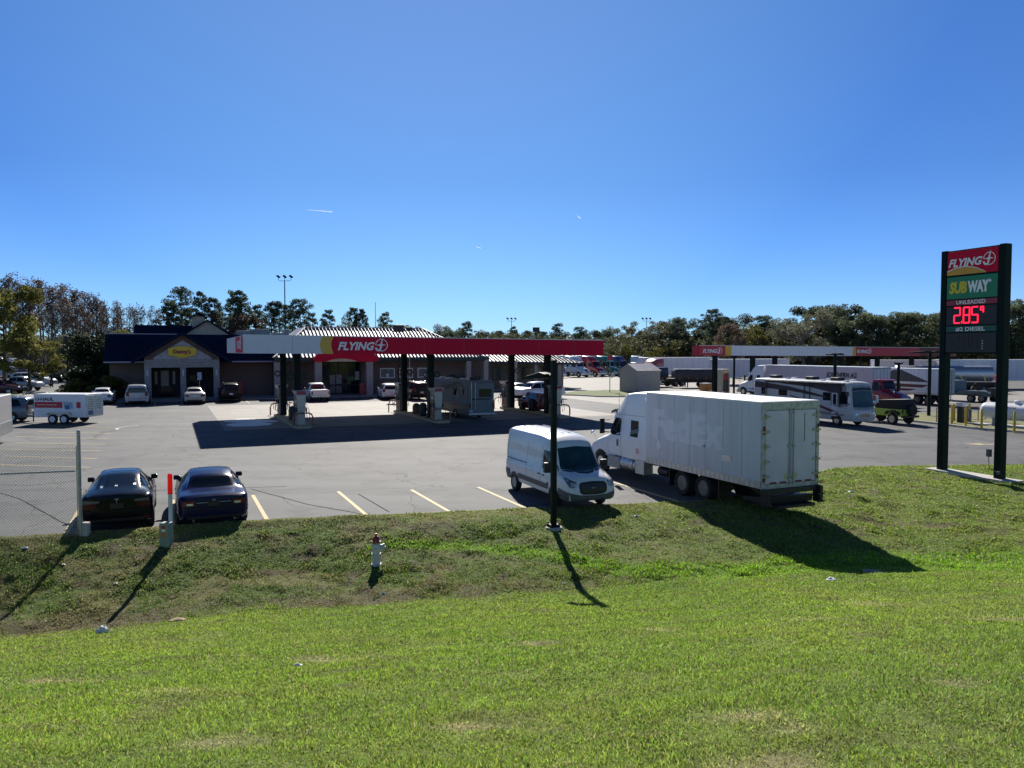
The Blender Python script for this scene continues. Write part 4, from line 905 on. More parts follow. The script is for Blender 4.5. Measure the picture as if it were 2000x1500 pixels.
make_car('suv', 'blue grey SUV towing the rental trailer at the left edge', 'suv', mat('paint_bluegrey', (.10, .14, .18), .25, 0, .06, .8, 0, .6), 0, 0, rad(192), sc=1.07, loc=at(110, 828)+Vector((.3, .9, 0))+d*5.75+Vector((0, .2, 0)), name='towing_suv', roofrack=True)
t = thing('travel_trailer', 'beige and grey travel trailer cut off by the left edge', 'trailer', at(12, 884)+Vector((-3.05, 2.0, 0)), H_V+rad(-2), None, 1)
q = MB(); q.box(-3, 3, -1.2, 1.2, .55, 2.75); q.build('body', mat('trailer_beige', (.34, .33, .33), .5, 0, .05), t, None, .06, 3)
q = MB(); q.box(-3.02, 3.02, -1.22, 1.22, .55, 1.25); q.build('lower_panel', RVG, t, None, .04)
q = MB(); q.box(-3.06, -3.0, -1.1, -.9, 1.0, 1.3); q.build('taillight', REDL, t)
q = MB(); q.box(-3.06, -3.02, -.95, -.65, .7, .85); q.build('number_plate', WHTD, t)
q = MB(); q.box(-3.3, -3.0, -1.15, 1.15, .38, .48); q.build('rear_bumper', BLK, t)
for s in (-1, 1): wheel(t, 0, 1.02, .36, .24, STEEL, 8).scale = (1, s, 1)
# ================================================================ ground
CURB = [(-80,12.0),(-40,16.0),(-25,18.6),(-13.9,20.7),(-7.3,23.0),(0,24.8),(5.9,25.95),(7.0,26.3),(8.2,27.2),(10.3,29.6),(12.6,32.3),(14.6,33.6),(18,34.2),(24,34.6),(32,35.2),(60,37),(120,40)]
CX = np.array([c[0] for c in CURB]); CY = np.array([c[1] for c in CURB])
def curb_y(x): return np.interp(x, CX, CY)
SWX = np.array([-40,-16,-10.8,-4.5,0,4.5,9,13.3,20,40]); SWY = np.array([12.3,14.9,15.8,17.2,18.0,18.8,19.3,19.6,20.3,22.0]); SWZ = np.array([-.9,-.78,-.74,-.66,-.58,-.42,-.33,-.27,-.18,0])
def fbm(x, y, s, o=4, seed=0.):
    """cheap vectorised value noise"""
    def vn(x, y):
        xi = np.floor(x).astype(np.int64); yi = np.floor(y).astype(np.int64); fx = x-xi; fy = y-yi
        fx = fx*fx*(3-2*fx); fy = fy*fy*(3-2*fy)
        def h(a, b):
            n = (a*374761393+b*668265263+int(seed*1013)) & 0x7fffffff; n = ((n ^ (n >> 13))*1274126177) & 0x7fffffff
            return ((n ^ (n >> 16)) & 0xffff)/65535.
        return (h(xi,yi)*(1-fx)+h(xi+1,yi)*fx)*(1-fy)+(h(xi,yi+1)*(1-fx)+h(xi+1,yi+1)*fx)*fy
    r = 0; a = .5; t = 0
    for i in range(o): r = r+a*vn(x*s*2**i+17.3*i, y*s*2**i+5.1*i); t += a; a *= .5
    return r/t
def hz(x, y, detail=True):
    x = np.asarray(x, float); y = np.asarray(y, float)
    yc = curb_y(x); ys = np.interp(x, SWX, SWY); zs = np.interp(x, SWX, SWZ)
    # far bank, kerb down to swale
    t = np.clip(((yc-y)/(yc-ys)-.24)/.76, 0, 1); far = .10+(zs-.10)*(t**1.25*(3-2*t)/1.0*.55+.45*t)
    # near bank, swale up to the verge where the camera stands
    q = np.clip((ys-y)/np.maximum(ys, 1), 0, 2.2); top = 3.62
    near = zs+(top-zs)*(q*q*(3-2*np.clip(q,0,1))*.35+.65*q)
    near = np.minimum(near, 3.7+.0*x)
    z = np.where(y > ys, far, near)
    z = z+.17*np.exp(-((yc-y-.75)/.42)**2)*np.clip((-2.5-x)/2, 0, 1)*(y < yc)
    if detail: z = z+(fbm(x, y, .35, 4, 3)-.5)*.34*np.clip((yc-y)/3, 0, 1)+(fbm(x, y, 2.2, 3, 5)-.5)*np.where(y > ys, .14, .05)*np.clip((yc-y)/2, 0, 1)
    z = np.where(y > yc+.03, -.35, z)
    return z
def on_grass(px, py):
    t = 4.0
    while t < 60:
        p = at(px, py, 0); d = (p-Vector((0,0,EYE))); d = d/d.y; q = Vector((0,0,EYE))+d*t
        if q.z <= float(hz(q.x, q.y)): return q
        t += .02
    return q
def grass_tint(x, y):
    """real colour patches of the turf: lush strip, dry brown patches, bare soil"""
    yc = curb_y(x); ys = np.interp(x, SWX, SWY)
    n1 = fbm(x, y, .5, 4, 1); n2 = fbm(x, y, 2.0, 3, 2); n3 = fbm(x, y*1.5, 1.1, 4, 7)
    n5 = fbm(x, y, .22, 3, 31); col = np.stack([.095+.07*n1+.03*n5, .165+.075*n1, .024+.012*n5], -1)
    dry = np.array([.17, .15, .065]); soil = np.array([.10, .075, .05]); lush = np.array([.15, .27, .018]); weed = np.array([.066, .108, .026])
    far = (y > ys); ff = np.clip((y-ys+.25)/1.1, 0, 1)
    # far bank is sparser, older turf; more worn to the left
    k = (.06+ff*(np.clip(.56-x*.030, .05, .75)-.06))[..., None]
    col = col*(1-k)+weed*k
    k = (np.clip((n3-.5)*5, 0, 1)*(.16+ff*(np.clip(.5-x*.02, .2, .7)-.16)))[..., None]; col = col*(1-k)+dry*k
    n6 = fbm(x, y, 5.5, 2, 41); k = (np.clip((n2*.45+n1*.3+n6*.25-.56)*9, 0, 1)*(.40+.35*ff))[..., None]; col = col*(1-k)+soil*k
    # bare strip at the swale line on the left
    b = np.exp(-((y-ys-.35)/.55)**2)*np.clip((6-x)/8, 0, 1)*.75*np.clip((n3-.25)*3, 0, 1); col = col*(1-b[..., None])+soil*b[..., None]
    # dry band right below the kerb
    b = np.exp(-((yc-y-.6)/.5)**2)*.55*np.clip((14-x)/10, 0, 1); col = col*(1-b[..., None])+np.array([.18,.17,.05])*b[..., None]
    # lush strip winding down the bank and along the swale on the right
    yl = np.interp(x, [-4.2,-1.5,.8,3.2,5.2,9,13,18,30], [20.9,21.3,20.8,19.4,19.3,19.9,20.2,20.5,22]); wl = np.interp(x, [-4.5,-2,3,8,14,30], [.1,.32,.48,.8,.9,1.])
    b = np.exp(-((y-yl)/wl)**4)*np.where(x > -4, 1, 0)*.9; col = col*(1-b[..., None])+lush*b[..., None]
    # dead straw patches in the near lawn, and the mower's faint swathes
    straw = np.array([.27, .24, .13])
    for sx, sy, sr in STRAW:
        e = np.exp(-(((x-sx)/sr)**2+((y-sy)/(sr*.55))**2)**1.0)*np.clip(n2*2.2-.35, 0, 1)*.85; col = col*(1-e[..., None])+straw*e[..., None]
    sw = 1+.06*np.sin((y*.93-x*.28+.4*n5)*7.2)*(1-ff); col = col*sw[..., None]
    return col
STRAW = []
def attr_mat(name, rough=.9, trans=.0, vary=.25):
    m = bpy.data.materials.new(name); m.use_nodes = True; n = m.node_tree.nodes; L = m.node_tree.links; b = n['Principled BSDF']
    a = n.new('ShaderNodeAttribute'); a.attribute_name = 'tint'; tc = n.new('ShaderNodeTexCoord'); no = n.new('ShaderNodeTexNoise'); no.inputs['Scale'].default_value = 9; no.inputs['Detail'].default_value = 8; no.inputs['Roughness'].default_value = .75
    L.new(tc.outputs['Object'], no.inputs['Vector']); mr = n.new('ShaderNodeMapRange'); mr.inputs['From Min'].default_value = .3; mr.inputs['From Max'].default_value = .7; mr.inputs['To Min'].default_value = 1-vary; mr.inputs['To Max'].default_value = 1+vary
    L.new(no.outputs['Fac'], mr.inputs['Value']); mx = n.new('ShaderNodeVectorMath'); mx.operation = 'SCALE'; L.new(a.outputs['Color'], mx.inputs[0]); L.new(mr.outputs[0], mx.inputs['Scale'])
    L.new(mx.outputs[0], b.inputs['Base Color']); b.inputs['Roughness'].default_value = rough; b.inputs['Specular IOR Level'].default_value = .25
    if trans:
        tr = n.new('ShaderNodeBsdfTranslucent'); ms = n.new('ShaderNodeMixShader'); ms.inputs[0].default_value = trans; L.new(mx.outputs[0], tr.inputs['Color']); out = n['Material Output']
        L.new(b.outputs[0], ms.inputs[1]); L.new(tr.outputs[0], ms.inputs[2]); L.new(ms.outputs[0], out.inputs['Surface'])
    else:
        bn = n.new('ShaderNodeBump'); bn.inputs['Strength'].default_value = .8; bn.inputs['Distance'].default_value = .06; L.new(no.outputs['Fac'], bn.inputs['Height']); L.new(bn.outputs[0], b.inputs['Normal'])
    return m
def tint_mesh(name, V, F, cols, m, kind, label=None):
    me = bpy.data.meshes.new(name); V = np.asarray(V, np.float32); F = np.asarray(F, np.int32); k = F.shape[1]
    me.vertices.add(len(V)); me.vertices.foreach_set('co', V.ravel()); me.loops.add(F.size); me.loops.foreach_set('vertex_index', F.ravel())
    me.polygons.add(len(F)); me.polygons.foreach_set('loop_start', np.arange(0, F.size, k, dtype=np.int32)); me.polygons.foreach_set('loop_total', np.full(len(F), k, np.int32))
    me.update(calc_edges=True)
    at_ = me.color_attributes.new('tint', 'FLOAT_COLOR', 'POINT'); at_.data.foreach_set('color', np.c_[cols, np.ones(len(cols))].astype(np.float32).ravel())
    me.materials.append(m); me.polygons.foreach_set('use_smooth', [True]*len(F)); me.update()
    o = bpy.data.objects.new(name, me); C.objects.link(o); o['kind'] = kind
    if label: o['label'] = label
    return o
def grid_mesh(xs, ys, name, m):
    X, Y = np.meshgrid(xs, ys); Z = hz(X, Y); nx, ny = len(xs), len(ys)
    i = np.arange(ny-1)[:, None]*nx+np.arange(nx-1)[None]; F = np.stack([i, i+1, i+nx+1, i+nx], -1).reshape(-1, 4)
    return tint_mesh(name, np.stack([X, Y, Z], -1).reshape(-1, 3), F, np.clip(grass_tint(X, Y), 0, 1).reshape(-1, 3), m, 'structure')
for px, py, r_ in [(1455,1400,.30),(1530,1428,.22),(1870,1335,.26),(1845,1300,.18),(1890,1425,.3),(1495,1495,.3),(1290,1230,.3),(1580,1210,.35),(330,1350,.3),(90,1330,.4),(640,1290,.4),(1700,1180,.5),(1030,1260,.3),(905,1420,.22),(420,1450,.3),(1960,1210,.5)]:
    g_ = on_grass(px, py); STRAW.append((g_.x, g_.y, r_))
xs = np.unique(np.r_[np.linspace(-1500, -60, 12), np.linspace(-60, -20, 60), np.linspace(-20, 28, 420), np.linspace(28, 80, 60), np.linspace(80, 1500, 12)])
ys = np.unique(np.r_[np.linspace(-300, 0, 8), np.linspace(0, 38, 330), np.linspace(38, 60, 12), np.linspace(60, 2500, 14)])
grid_mesh(xs, ys, 'ground', attr_mat('turf_soil'))

# asphalt: streaky, aged
am = bpy.data.materials.new('aged_asphalt'); am.use_nodes = True; n = am.node_tree.nodes; L = am.node_tree.links; b = n['Principled BSDF']
tc = n.new('ShaderNodeTexCoord'); mp = n.new('ShaderNodeMapping'); mp.inputs['Rotation'].default_value = (0, 0, -GA); mp.inputs['Scale'].default_value = (.06, .5, 1)
L.new(tc.outputs['Object'], mp.inputs['Vector']); n1 = n.new('ShaderNodeTexNoise'); n1.inputs['Scale'].default_value = 1.; n1.inputs['Detail'].default_value = 7; n1.inputs['Roughness'].default_value = .6; L.new(mp.outputs[0], n1.inputs['Vector'])
n2 = n.new('ShaderNodeTexNoise'); n2.inputs['Scale'].default_value = .11; n2.inputs['Detail'].default_value = 5; L.new(tc.outputs['Object'], n2.inputs['Vector'])
n3 = n.new('ShaderNodeTexNoise'); n3.inputs['Scale'].default_value = 38; n3.inputs['Detail'].default_value = 4; L.new(tc.outputs['Object'], n3.inputs['Vector'])
def mth(op, a, bb): 
    m = n.new('ShaderNodeMath'); m.operation = op
    for i, q in enumerate((a, bb)):
        if isinstance(q, (int, float)): m.inputs[i].default_value = q
        else: L.new(q, m.inputs[i])
    return m.outputs[0]
s = mth('ADD', mth('MULTIPLY', n1.outputs['Fac'], .5), mth('MULTIPLY', n2.outputs['Fac'], .5)); s = mth('ADD', s, mth('MULTIPLY', mth('SUBTRACT', n3.outputs['Fac'], .5), .35))
cr = n.new('ShaderNodeValToRGB'); e = cr.color_ramp.elements; e[0].position = .34; e[0].color = (.070, .071, .073, 1); e[1].position = .66; e[1].color = (.140, .139, .139, 1)
L.new(s, cr.inputs['Fac'])
# cracks
vo = n.new('ShaderNodeTexVoronoi'); vo.feature = 'DISTANCE_TO_EDGE'; vo.inputs['Scale'].default_value = .13
nw = n.new('ShaderNodeTexNoise'); nw.inputs['Scale'].default_value = .5; nw.inputs['Detail'].default_value = 5; L.new(tc.outputs['Object'], nw.inputs['Vector'])
va = n.new('ShaderNodeVectorMath'); va.operation = 'MULTIPLY_ADD'; L.new(nw.outputs['Color'], va.inputs[0]); va.inputs[1].default_value = (3, 3, 0); L.new(tc.outputs['Object'], va.inputs[2]); L.new(va.outputs[0], vo.inputs['Vector'])
ck = n.new('ShaderNodeMapRange'); ck.inputs['From Min'].default_value = .001; ck.inputs['From Max'].default_value = .0045; L.new(vo.outputs['Distance'], ck.inputs['Value'])
mx = n.new('ShaderNodeMix'); mx.data_type = 'RGBA'; mx.inputs['A'].default_value = (.035, .035, .037, 1); L.new(ck.outputs[0], mx.inputs['Factor'])
n4 = n.new('ShaderNodeTexNoise'); n4.inputs['Scale'].default_value = .55; n4.inputs['Detail'].default_value = 9; n4.inputs['Roughness'].default_value = .72; L.new(tc.outputs['Object'], n4.inputs['Vector'])
st_ = n.new('ShaderNodeMapRange'); st_.inputs['From Min'].default_value = .50; st_.inputs['From Max'].default_value = .70; st_.inputs['To Min'].default_value = 1.08; st_.inputs['To Max'].default_value = .5; L.new(n4.outputs['Fac'], st_.inputs['Value'])
sk_ = n.new('ShaderNodeVectorMath'); sk_.operation = 'SCALE'; L.new(cr.outputs[0], sk_.inputs[0]); L.new(st_.outputs[0], sk_.inputs['Scale']); L.new(sk_.outputs[0], mx.inputs['B']); L.new(mx.outputs['Result'], b.inputs['Base Color'])
b.inputs['Roughness'].default_value = .82; b.inputs['Specular IOR Level'].default_value = .3
bn = n.new('ShaderNodeBump'); bn.inputs['Strength'].default_value = .35; bn.inputs['Distance'].default_value = .01; L.new(n3.outputs['Fac'], bn.inputs['Height']); L.new(bn.outputs[0], b.inputs['Normal'])
q = MB(); cl = [(x, float(y)) for x, y in zip(CX, CY)]; cl = [(-400, 5)]+cl+[(400, 60)]
for (xa, ya), (xb, yb) in zip(cl[:-1], cl[1:]): q.add([(xa, ya+.15, 0), (xb, yb+.15, 0), (xb, 330, 0), (xa, 330, 0)], [(0, 1, 2, 3)])
tag(q.build('parking_lot', am), kind='structure')
# kerb
def kerb(pts, wd=.12, h=.075, name='kerb', m=None, closed=False):
    q = MB(); P = [Vector((p[0], p[1], 0)) for p in pts]; n_ = len(P); vs = []
    for i, p in enumerate(P):
        a = P[(i-1) % n_] if closed or i else p; c = P[(i+1) % n_] if closed or i < n_-1 else p
        d = (c-a).normalized(); r = Vector((-d.y, d.x, 0))*wd/2
        vs += [p-r+Vector((0,0,-.1)), p-r+Vector((0,0,h)), p+r+Vector((0,0,h)), p+r+Vector((0,0,-.1))]
    rng = range(n_ if closed else n_-1)
    q.add(vs, [(i*4+j, ((i+1) % n_)*4+j, ((i+1) % n_)*4+(j+1) % 4, i*4+(j+1) % 4) for i in rng for j in range(4)])
    return tag(q.build(name, m or mat('kerb_concrete', (.27, .26, .24), .9, 0, .3, 3)), kind='structure')
pts = []
for (xa, ya), (xb, yb) in zip(CURB[:-1], CURB[1:]):
    for i in range(8): t = i/8; pts.append((xa+(xb-xa)*t, ya+(yb-ya)*t+.08))
kerb(pts)
# concrete slab under the red canopy and in front of the shop
cm = bpy.data.materials.new('slab_concrete'); cm.use_nodes = True; n = cm.node_tree.nodes; L = cm.node_tree.links; b = n['Principled BSDF']
tc = n.new('ShaderNodeTexCoord'); mp = n.new('ShaderNodeMapping'); mp.inputs['Rotation'].default_value = (0, 0, -GA); L.new(tc.outputs['Object'], mp.inputs['Vector'])
br = n.new('ShaderNodeTexBrick'); br.inputs['Scale'].default_value = .22; br.offset = 0; br.inputs['Mortar Size'].default_value = .004; br.inputs['Color1'].default_value = (.26,.237,.21,1); br.inputs['Color2'].default_value = (.23,.21,.185,1); br.inputs['Mortar'].default_value = (.15,.14,.13,1); L.new(mp.outputs[0], br.inputs['Vector'])
n1 = n.new('ShaderNodeTexNoise'); n1.inputs['Scale'].default_value = .45; n1.inputs['Detail'].default_value = 8; n1.inputs['Roughness'].default_value = .65; L.new(tc.outputs['Object'], n1.inputs['Vector'])
mr = n.new('ShaderNodeMapRange'); mr.inputs['From Min'].default_value = .3; mr.inputs['From Max'].default_value = .7; mr.inputs['To Min'].default_value = .72; mr.inputs['To Max'].default_value = 1.12; L.new(n1.outputs['Fac'], mr.inputs['Value'])
sc_ = n.new('ShaderNodeVectorMath'); sc_.operation = 'SCALE'; L.new(br.outputs['Color'], sc_.inputs[0]); L.new(mr.outputs[0], sc_.inputs['Scale']); L.new(sc_.outputs[0], b.inputs['Base Color']); b.inputs['Roughness'].default_value = .8
def sheet(poly, z, name, m):
    q = MB(); q.add([w(u, v, z) for u, v in poly], [tuple(range(len(poly)))]); return tag(q.build(name, m), kind='structure')
sheet([(3.2,53.4),(33.5,53.4),(33.5,78.5),(3.2,78.5)], .006, 'concrete_apron', cm)
sheet([(40,52),(105,52),(105,128),(60,128),(40,90)], .005, 'truck_lane_slab', cm)
sheet([(70,128.5),(190,128.5),(190,150),(70,150)], .005, 'far_lane_slab', cm)
WALK = mat('walk_concrete', (.27, .26, .245), .85, 0, .1, 1.5)
q = MB(); q.add([w(*p, .13) for p in [(-5,86.5),(36,86.5),(36,93),(-5,93)]]+[w(*p, -.05) for p in [(-5,86.5),(36,86.5),(36,93),(-5,93)]], [(0,1,2,3),(0,4,5,1),(1,5,6,2),(2,6,7,3),(3,7,4,0)])
tag(q.build('pavement', WALK), kind='structure')
# painted markings
YP = mat('marking_yellow', (.52, .42, .20), .75, 0, .25, 7); WP = mat('marking_white', (.5, .5, .48), .8, 0, .25, 7)
def stripe(a, b, wd=.12, m=YP, name='parking_stripe', z=.008):
    q = MB(); d = (b-a).normalized(); r = Vector((-d.y, d.x, 0))*wd/2; a = a+Vector((0,0,z)); b = b+Vector((0,0,z))
    q.add([a-r, b-r, b+r, a+r], [(0,1,2,3)]); return tag(q.build(name, m), kind='structure')
for u, v0, v1 in ((-.0,24.2,29.2),(2.65,23.9,29.0),(5.61,23.1,28.45),(8.19,22.8,27.7),(10.68,22.4,27.2),(16.0,21.6,26.6),(-2.8,24.4,29.4)): stripe(w(u, v0-.1), w(u, v1), .13)
# long stall lines at the left, running right
for (xa, ya), (xb, yb) in [((40,823),(230,826)),((60,832),(226,835)),((75,843),(216,847)),((30,853),(211,857)),((30,865),(206,868)),((20,878),(199,881)),((10,891),(190,896)),((0,908),(176,913))]: stripe(at(xa, ya), at(xb, yb), .11, YP)
for k in range(9): p = uv(905+k*0, 796); stripe(w(34+k*2.9, 80), w(34+k*2.9, 84.5), .1, YP)
for u in (-1.4, 1.0, 4.2, 7.2, 10.2, 16.4, 19.5, 25.3): stripe(w(u, 80.5), w(u, 85.6), .1, YP)
q = MB(); p = at(1925, 868); ex = Vector((1, -.12, 0)); ey = Vector((.3, 1, 0)); q.flat([[(-1.1,0),(-.2,.35),(-.2,.12),(1.1,.1),(1.1,-.1),(-.2,-.12),(-.2,-.35)]], p+Vector((0,0,.008)), ex, ey, 0, .001); tag(q.build('arrow_marking', YP), kind='structure')
q = MB(); q.flat([[(1.2*math.cos(a), 1.0*math.sin(a)) for a in [rad(120+120*i/12) for i in range(13)]]+[(1.05*math.cos(a), .86*math.sin(a)) for a in [rad(240-120*i/12) for i in range(13)]]], at(268, 835)+Vector((0,0,.008)), (1,0,0), (0,1.8,0), 0, .001); tag(q.build('curved_marking', WP), kind='structure')
# tar strips and damp patches
TAR = mat('tar', (.03, .03, .032), .95, 0, .1, 3, 0, 0, 0, None, .03); WET = mat('spill_patch', (.62, .60, .56), .35, 0, .15, 2)
for pts in [[(300,958),(352,957),(500,952),(560,950)],[(0,963),(40,975),(120,1020),(150,1030)],[(0,947),(60,948),(150,940)],[(490,955),(600,985),(740,1010)],[(700,965),(760,1000)]]:
    P = [at(*p) for p in pts]
    for a, b_ in zip(P[:-1], P[1:]): stripe(a, b_, .035, TAR, 'tar_seam', .006)
for cx_, cy_, rx, ry in [(490,823,2.0,.35),(487,829,1.6,.5),(480,819,.9,.18)]:
    p = at(cx_, cy_); q = MB(); N = 22; q.add([p+Vector((rx*math.cos(2*PI*i/N)*(1+.25*mnoise(Vector((i*.7,cx_,0)))), ry*3*math.sin(2*PI*i/N)*(1+.3*mnoise(Vector((i*.5,cy_,2)))), .011)) for i in range(N)], [tuple(range(N))]); tag(q.build('spill_mark', WET), kind='structure')
# grass islands
TURF = mat('island_turf', (.10, .13, .03), .95, 0, .35, 1.2, .5); TURF2 = mat('island_turf_dry', (.15, .15, .045), .95, 0, .3, 1.2, .5)
def island(pts, name='grass_island', m=TURF):
    P = [(p.x, p.y) for p in pts]
    q = MB(); q.add([(x, y, .12) for x, y in P], [tuple(range(len(P)))]); tag(q.build(name, m), kind='structure'); kerb(P, .16, .14, 'island_kerb', CON, True)
island([at(*p) for p in [(1085,772),(1125,766),(1180,764),(1300,763),(1330,768),(1300,776),(1230,776),(1170,775.5),(1128,773)]])
island([at(*p) for p in [(1690,808),(1760,812),(1830,808),(2150,806),(2200,870),(2000,846),(1900,838),(1830,829),(1757,821),(1700,815)]], m=TURF2)
island([at(*p) for p in [(-60,775),(0,767),(62,766),(30,775),(0,783),(-60,790)]]); island([at(*p) for p in [(92,768),(120,764),(130,764),(132,770),(90,773)]])
island([at(*p) for p in [(38,783),(66,782),(60,793),(38,793)]], m=TURF2)
sheet([uv(*p) for p in [(0,783),(70,767),(150,764),(150,770),(88,772),(60,782),(100,795),(20,795)]], .007, 'side_path', WALK)
island([at(*p) for p in [(132,764),(200,762),(250,766),(285,772),(280,776),(200,777),(136,772)]], m=TURF)
# dirt and paper patch beyond lot at far left, tree belt floor
q = MB(); q.add([(-500,232,-.02+.05),(500,205,.03),(600,900,.03),(-600,900,.03)], [(0,1,2,3)]); tag(q.build('wood_floor', mat('leaf_litter', (.09, .085, .04), .95, 0, .3, .2)), kind='structure')

# ================================================================ red fuel canopy
def fascia_canopy(label, u0, u1, v0, v1, zb, zt, cols, segs, logos, name='fuel_canopy', dz=0, colm=BLKM):
    """segs: list of (u_end, material) across the front; front faces -v"""
    t = thing(name, label, 'fuel canopy', w(u0, v0), GA)
    L_ = u1-u0; D = v1-v0
    q = MB(); q.box(.1, L_-.1, .1, D-.1, zb+.12, zt-.12); q.build('deck', mat('canopy_soffit', (.55,.56,.58), .5), t)
    x = 0
    for ue, m_, nm in segs:
        q = MB(); xe = ue-u0; q.add([(x,-.04,zb+dz*x/L_),(xe,-.04,zb+dz*xe/L_),(xe,-.04,zt+dz*xe/L_),(x,-.04,zt+dz*x/L_),(x,.1,zb+dz*x/L_),(xe,.1,zb+dz*xe/L_),(xe,.1,zt+dz*xe/L_),(x,.1,zt+dz*x/L_)], [(0,1,2,3),(7,6,5,4),(0,4,5,1),(1,5,6,2),(2,6,7,3),(3,7,4,0)])
        k_ = math.ceil(x/3.05)
        while k_*3.05 < xe-.1:
            X_ = k_*3.05; q.box(X_, X_+.015, -.043, -.038, zb+dz*X_/L_+.02, zt+dz*X_/L_-.02, 1) if X_ > x+.1 else None; k_ += 1
        q.build(nm, [m_, GRY], t); x = xe
    q = MB(); q.box(-.04, .1, .1, D, zb, zt); q.build('side_fascia', segs[0][1], t)
    q = MB(); q.box(L_-.1, L_+.04, .1, D, zb+dz, zt+dz); q.box(0, L_, D-.1, D, zb, zt+dz); q.build('back_fascia', segs[-1][1], t)
    q = MB(); q.beam((-.06,-.03,zt+.02),(L_+.06,-.03,zt+dz+.02), .06, .05); q.build('coping', ALU, t)
    for (cu_, cv) in cols:
        q = MB(); q.box(cu_-u0-.22, cu_-u0+.22, cv-v0-.25, cv-v0+.25, 0, zb+.15); q.build('column', colm, t, None, .02)
    q = MB()
    for s_u, s_z, h in logos: flying_logo(q, (s_u-u0, -.045, s_z), (1,0,0), (0,0,1), h, 0, .03)
    q.build('lettering', SIGNW, t)
    for i in range(int(L_/6)):
        for j in range(2 if D > 5 else 0):
            q = MB(); q.box(3+i*6-.35, 3+i*6+.35, 2.5+j*(D-5)-.35, 2.5+j*(D-5)+.35, zb+.07, zb+.12); q.build('downlight', LENS, t)
    return t
cols = [(u_, v_) for u_ in (8.15, 18.0, 27.9) for v_ in (55.6, 62.8)]
FW = mat('fascia_white', (.60,.62,.66), .4, 0, .03); FR = mat('fascia_red', (.58,.008,.04), .5, 0, .04, 3, 0, 0, 0, None, .12); FY = mat('fascia_amber', (.62,.36,.03), .35, 0, .04)
fc = fascia_canopy('red white and amber fuel canopy over the car pumps with winged logo', 4.44, 31.5, 52.9, 68.8, 5.06, 6.25, cols, [(9.45, FW, 'white_fascia'), (10.2, FY, 'amber_fascia'), (31.5, FR, 'red_fascia')], [(10.5, 5.30, .52)], dz=-.2)
q = MB(); q.box(-.06, -.045, .6, D_ if 'D_' in globals() else 6.5, 5.1, 6.2); q.build('red_end_panel', FR, fc)
q = MB(); flying_logo(q, (-.065, 4.9, 5.4), (0,-1,0), (0,0,1), .5); q.build('end_lettering', SIGNW, fc)
# curved ends of the amber field: lens pieces
q = MB(); q.flat([[(.0,0),(.0,1.18),(-.12,.9),(-.17,.6),(-.12,.3)][::-1]], (5.0+.02, -.042, 5.06-.04), (1,0,0), (0,0,1), 0, .004); q.flat([[(.0,0),(.0,1.18),(-.12,.9),(-.17,.6),(-.12,.3)][::-1]], (5.78, -.042, 5.02), (1,0,0), (0,0,1), 1, .006); q.build('amber_curve', [FY, FR], fc)

def fuel_island(u, label):
    t = thing('fuel_island', label, 'fuel island', w(u, 58.6), H_V, 'fuel islands under the red canopy')
    q = MB(); q.prism([(-6.1,-.45),(-5.7,-.6),(5.4,-.6),(5.8,-.45),(5.8,.45),(5.4,.6),(-5.7,.6),(-6.1,.45)], 0, .17, 'z'); q.build('slab', mat('island_edge_tan', (.38,.33,.2), .8, 0, .2, 3), t, None, .02)
    return t
def u_guard(label, loc, hd, h=.95, wd=1.5):
    q = MB(); pts = [(0,-wd/2,0),(0,-wd/2,h-.3),(0,-wd/2+.09,h-.09),(0,-wd/2+.3,h),(0,wd/2-.3,h),(0,wd/2-.09,h-.09),(0,wd/2,h-.3),(0,wd/2,0)]
    q.tube(pts, .055, 10); o = q.build('guard_rail', mat('faded_red_tube', (.30,.12,.08), .55, 0, .3, 6), None, 50); o.location = loc; o.rotation_euler = (0,0,hd)
    return tag(o, label, 'guard rail', 'guard rails at the fuel islands')
PB = mat('pump_panel', (.30,.30,.29), .35, .2, .06, 2); PD = mat('pump_dark', (.03,.035,.045), .4); PR = mat('pump_red', (.35,.03,.04), .4)
def pump(label, u, v, sc=1.):
    t = thing('fuel_pump', label, 'fuel pump', w(u, v, .17), H_V, 'fuel pumps under the red canopy', sc)
    # narrow ends face +-x (the lane faces +-y)
    q = MB(); q.box(-.52, .52, -.26, .26, 0, .75); q.box(-.46, .46, -.24, .24, .75, 2.0); b_ = q.build('cabinet', PB, t, None, .03)
    q = MB()
    for s in (-1, 1): q.prism([(-.26,0),(.26,0),(.22,.75),(.3,1.45),(.3,2.0),(-.3,2.0),(-.3,1.45),(-.22,.75)], s*.53-.02, s*.53+.02, 'x')
    q.build('end_panel', mat('pump_steel', (.38,.38,.36), .32, .5, .04, .8), t, None, .01)
    q = MB(); q.prism([(-.3,2.0),(.3,2.0),(.45,2.28),(-.45,2.28)], -.62, .62, 'x'); q.build('canopy_cap', mat('cap_grey', (.42,.42,.42), .5), t, None, .02)
    q = MB(); q.box(-.65, .65, -.3, .3, 2.04, 2.26); q.build('red_valance', PR, t, None, .01)
    for s in (-1, 1):
        q = MB(); q.box(-.42, .42, s*.27-.02, s*.27+.02, .85, 1.75); f = q.build('pump_face', PD, t, None, .01)
        q = MB(); q.box(-.15, .18, s*.29-.006, s*.29+.006, 1.45, 1.68); q.build('display', LENS, f)
        q = MB(); q.box(-.4, .4, s*.27-.015, s*.27+.015, .1, .7); q.build('lower_panel', mat('pump_poster', (.38,.2,.15), .5, 0, .4, 6), t)
        for k in (-.5, .5):
            q = MB(); q.tube([(k, s*.3, 1.5), (k*1.1, s*.5, 1.0), (k*1.15, s*.55, .4), (k*1.05, s*.42, .25), (k*.95, s*.33, .9)], .02, 6); q.build('hose', BLK, t)
            q = MB(); q.box(k-.05, k+.05, s*.34-.05, s*.34+.05, .85, 1.15); q.build('nozzle', BLK, t, None, .02)
    return t
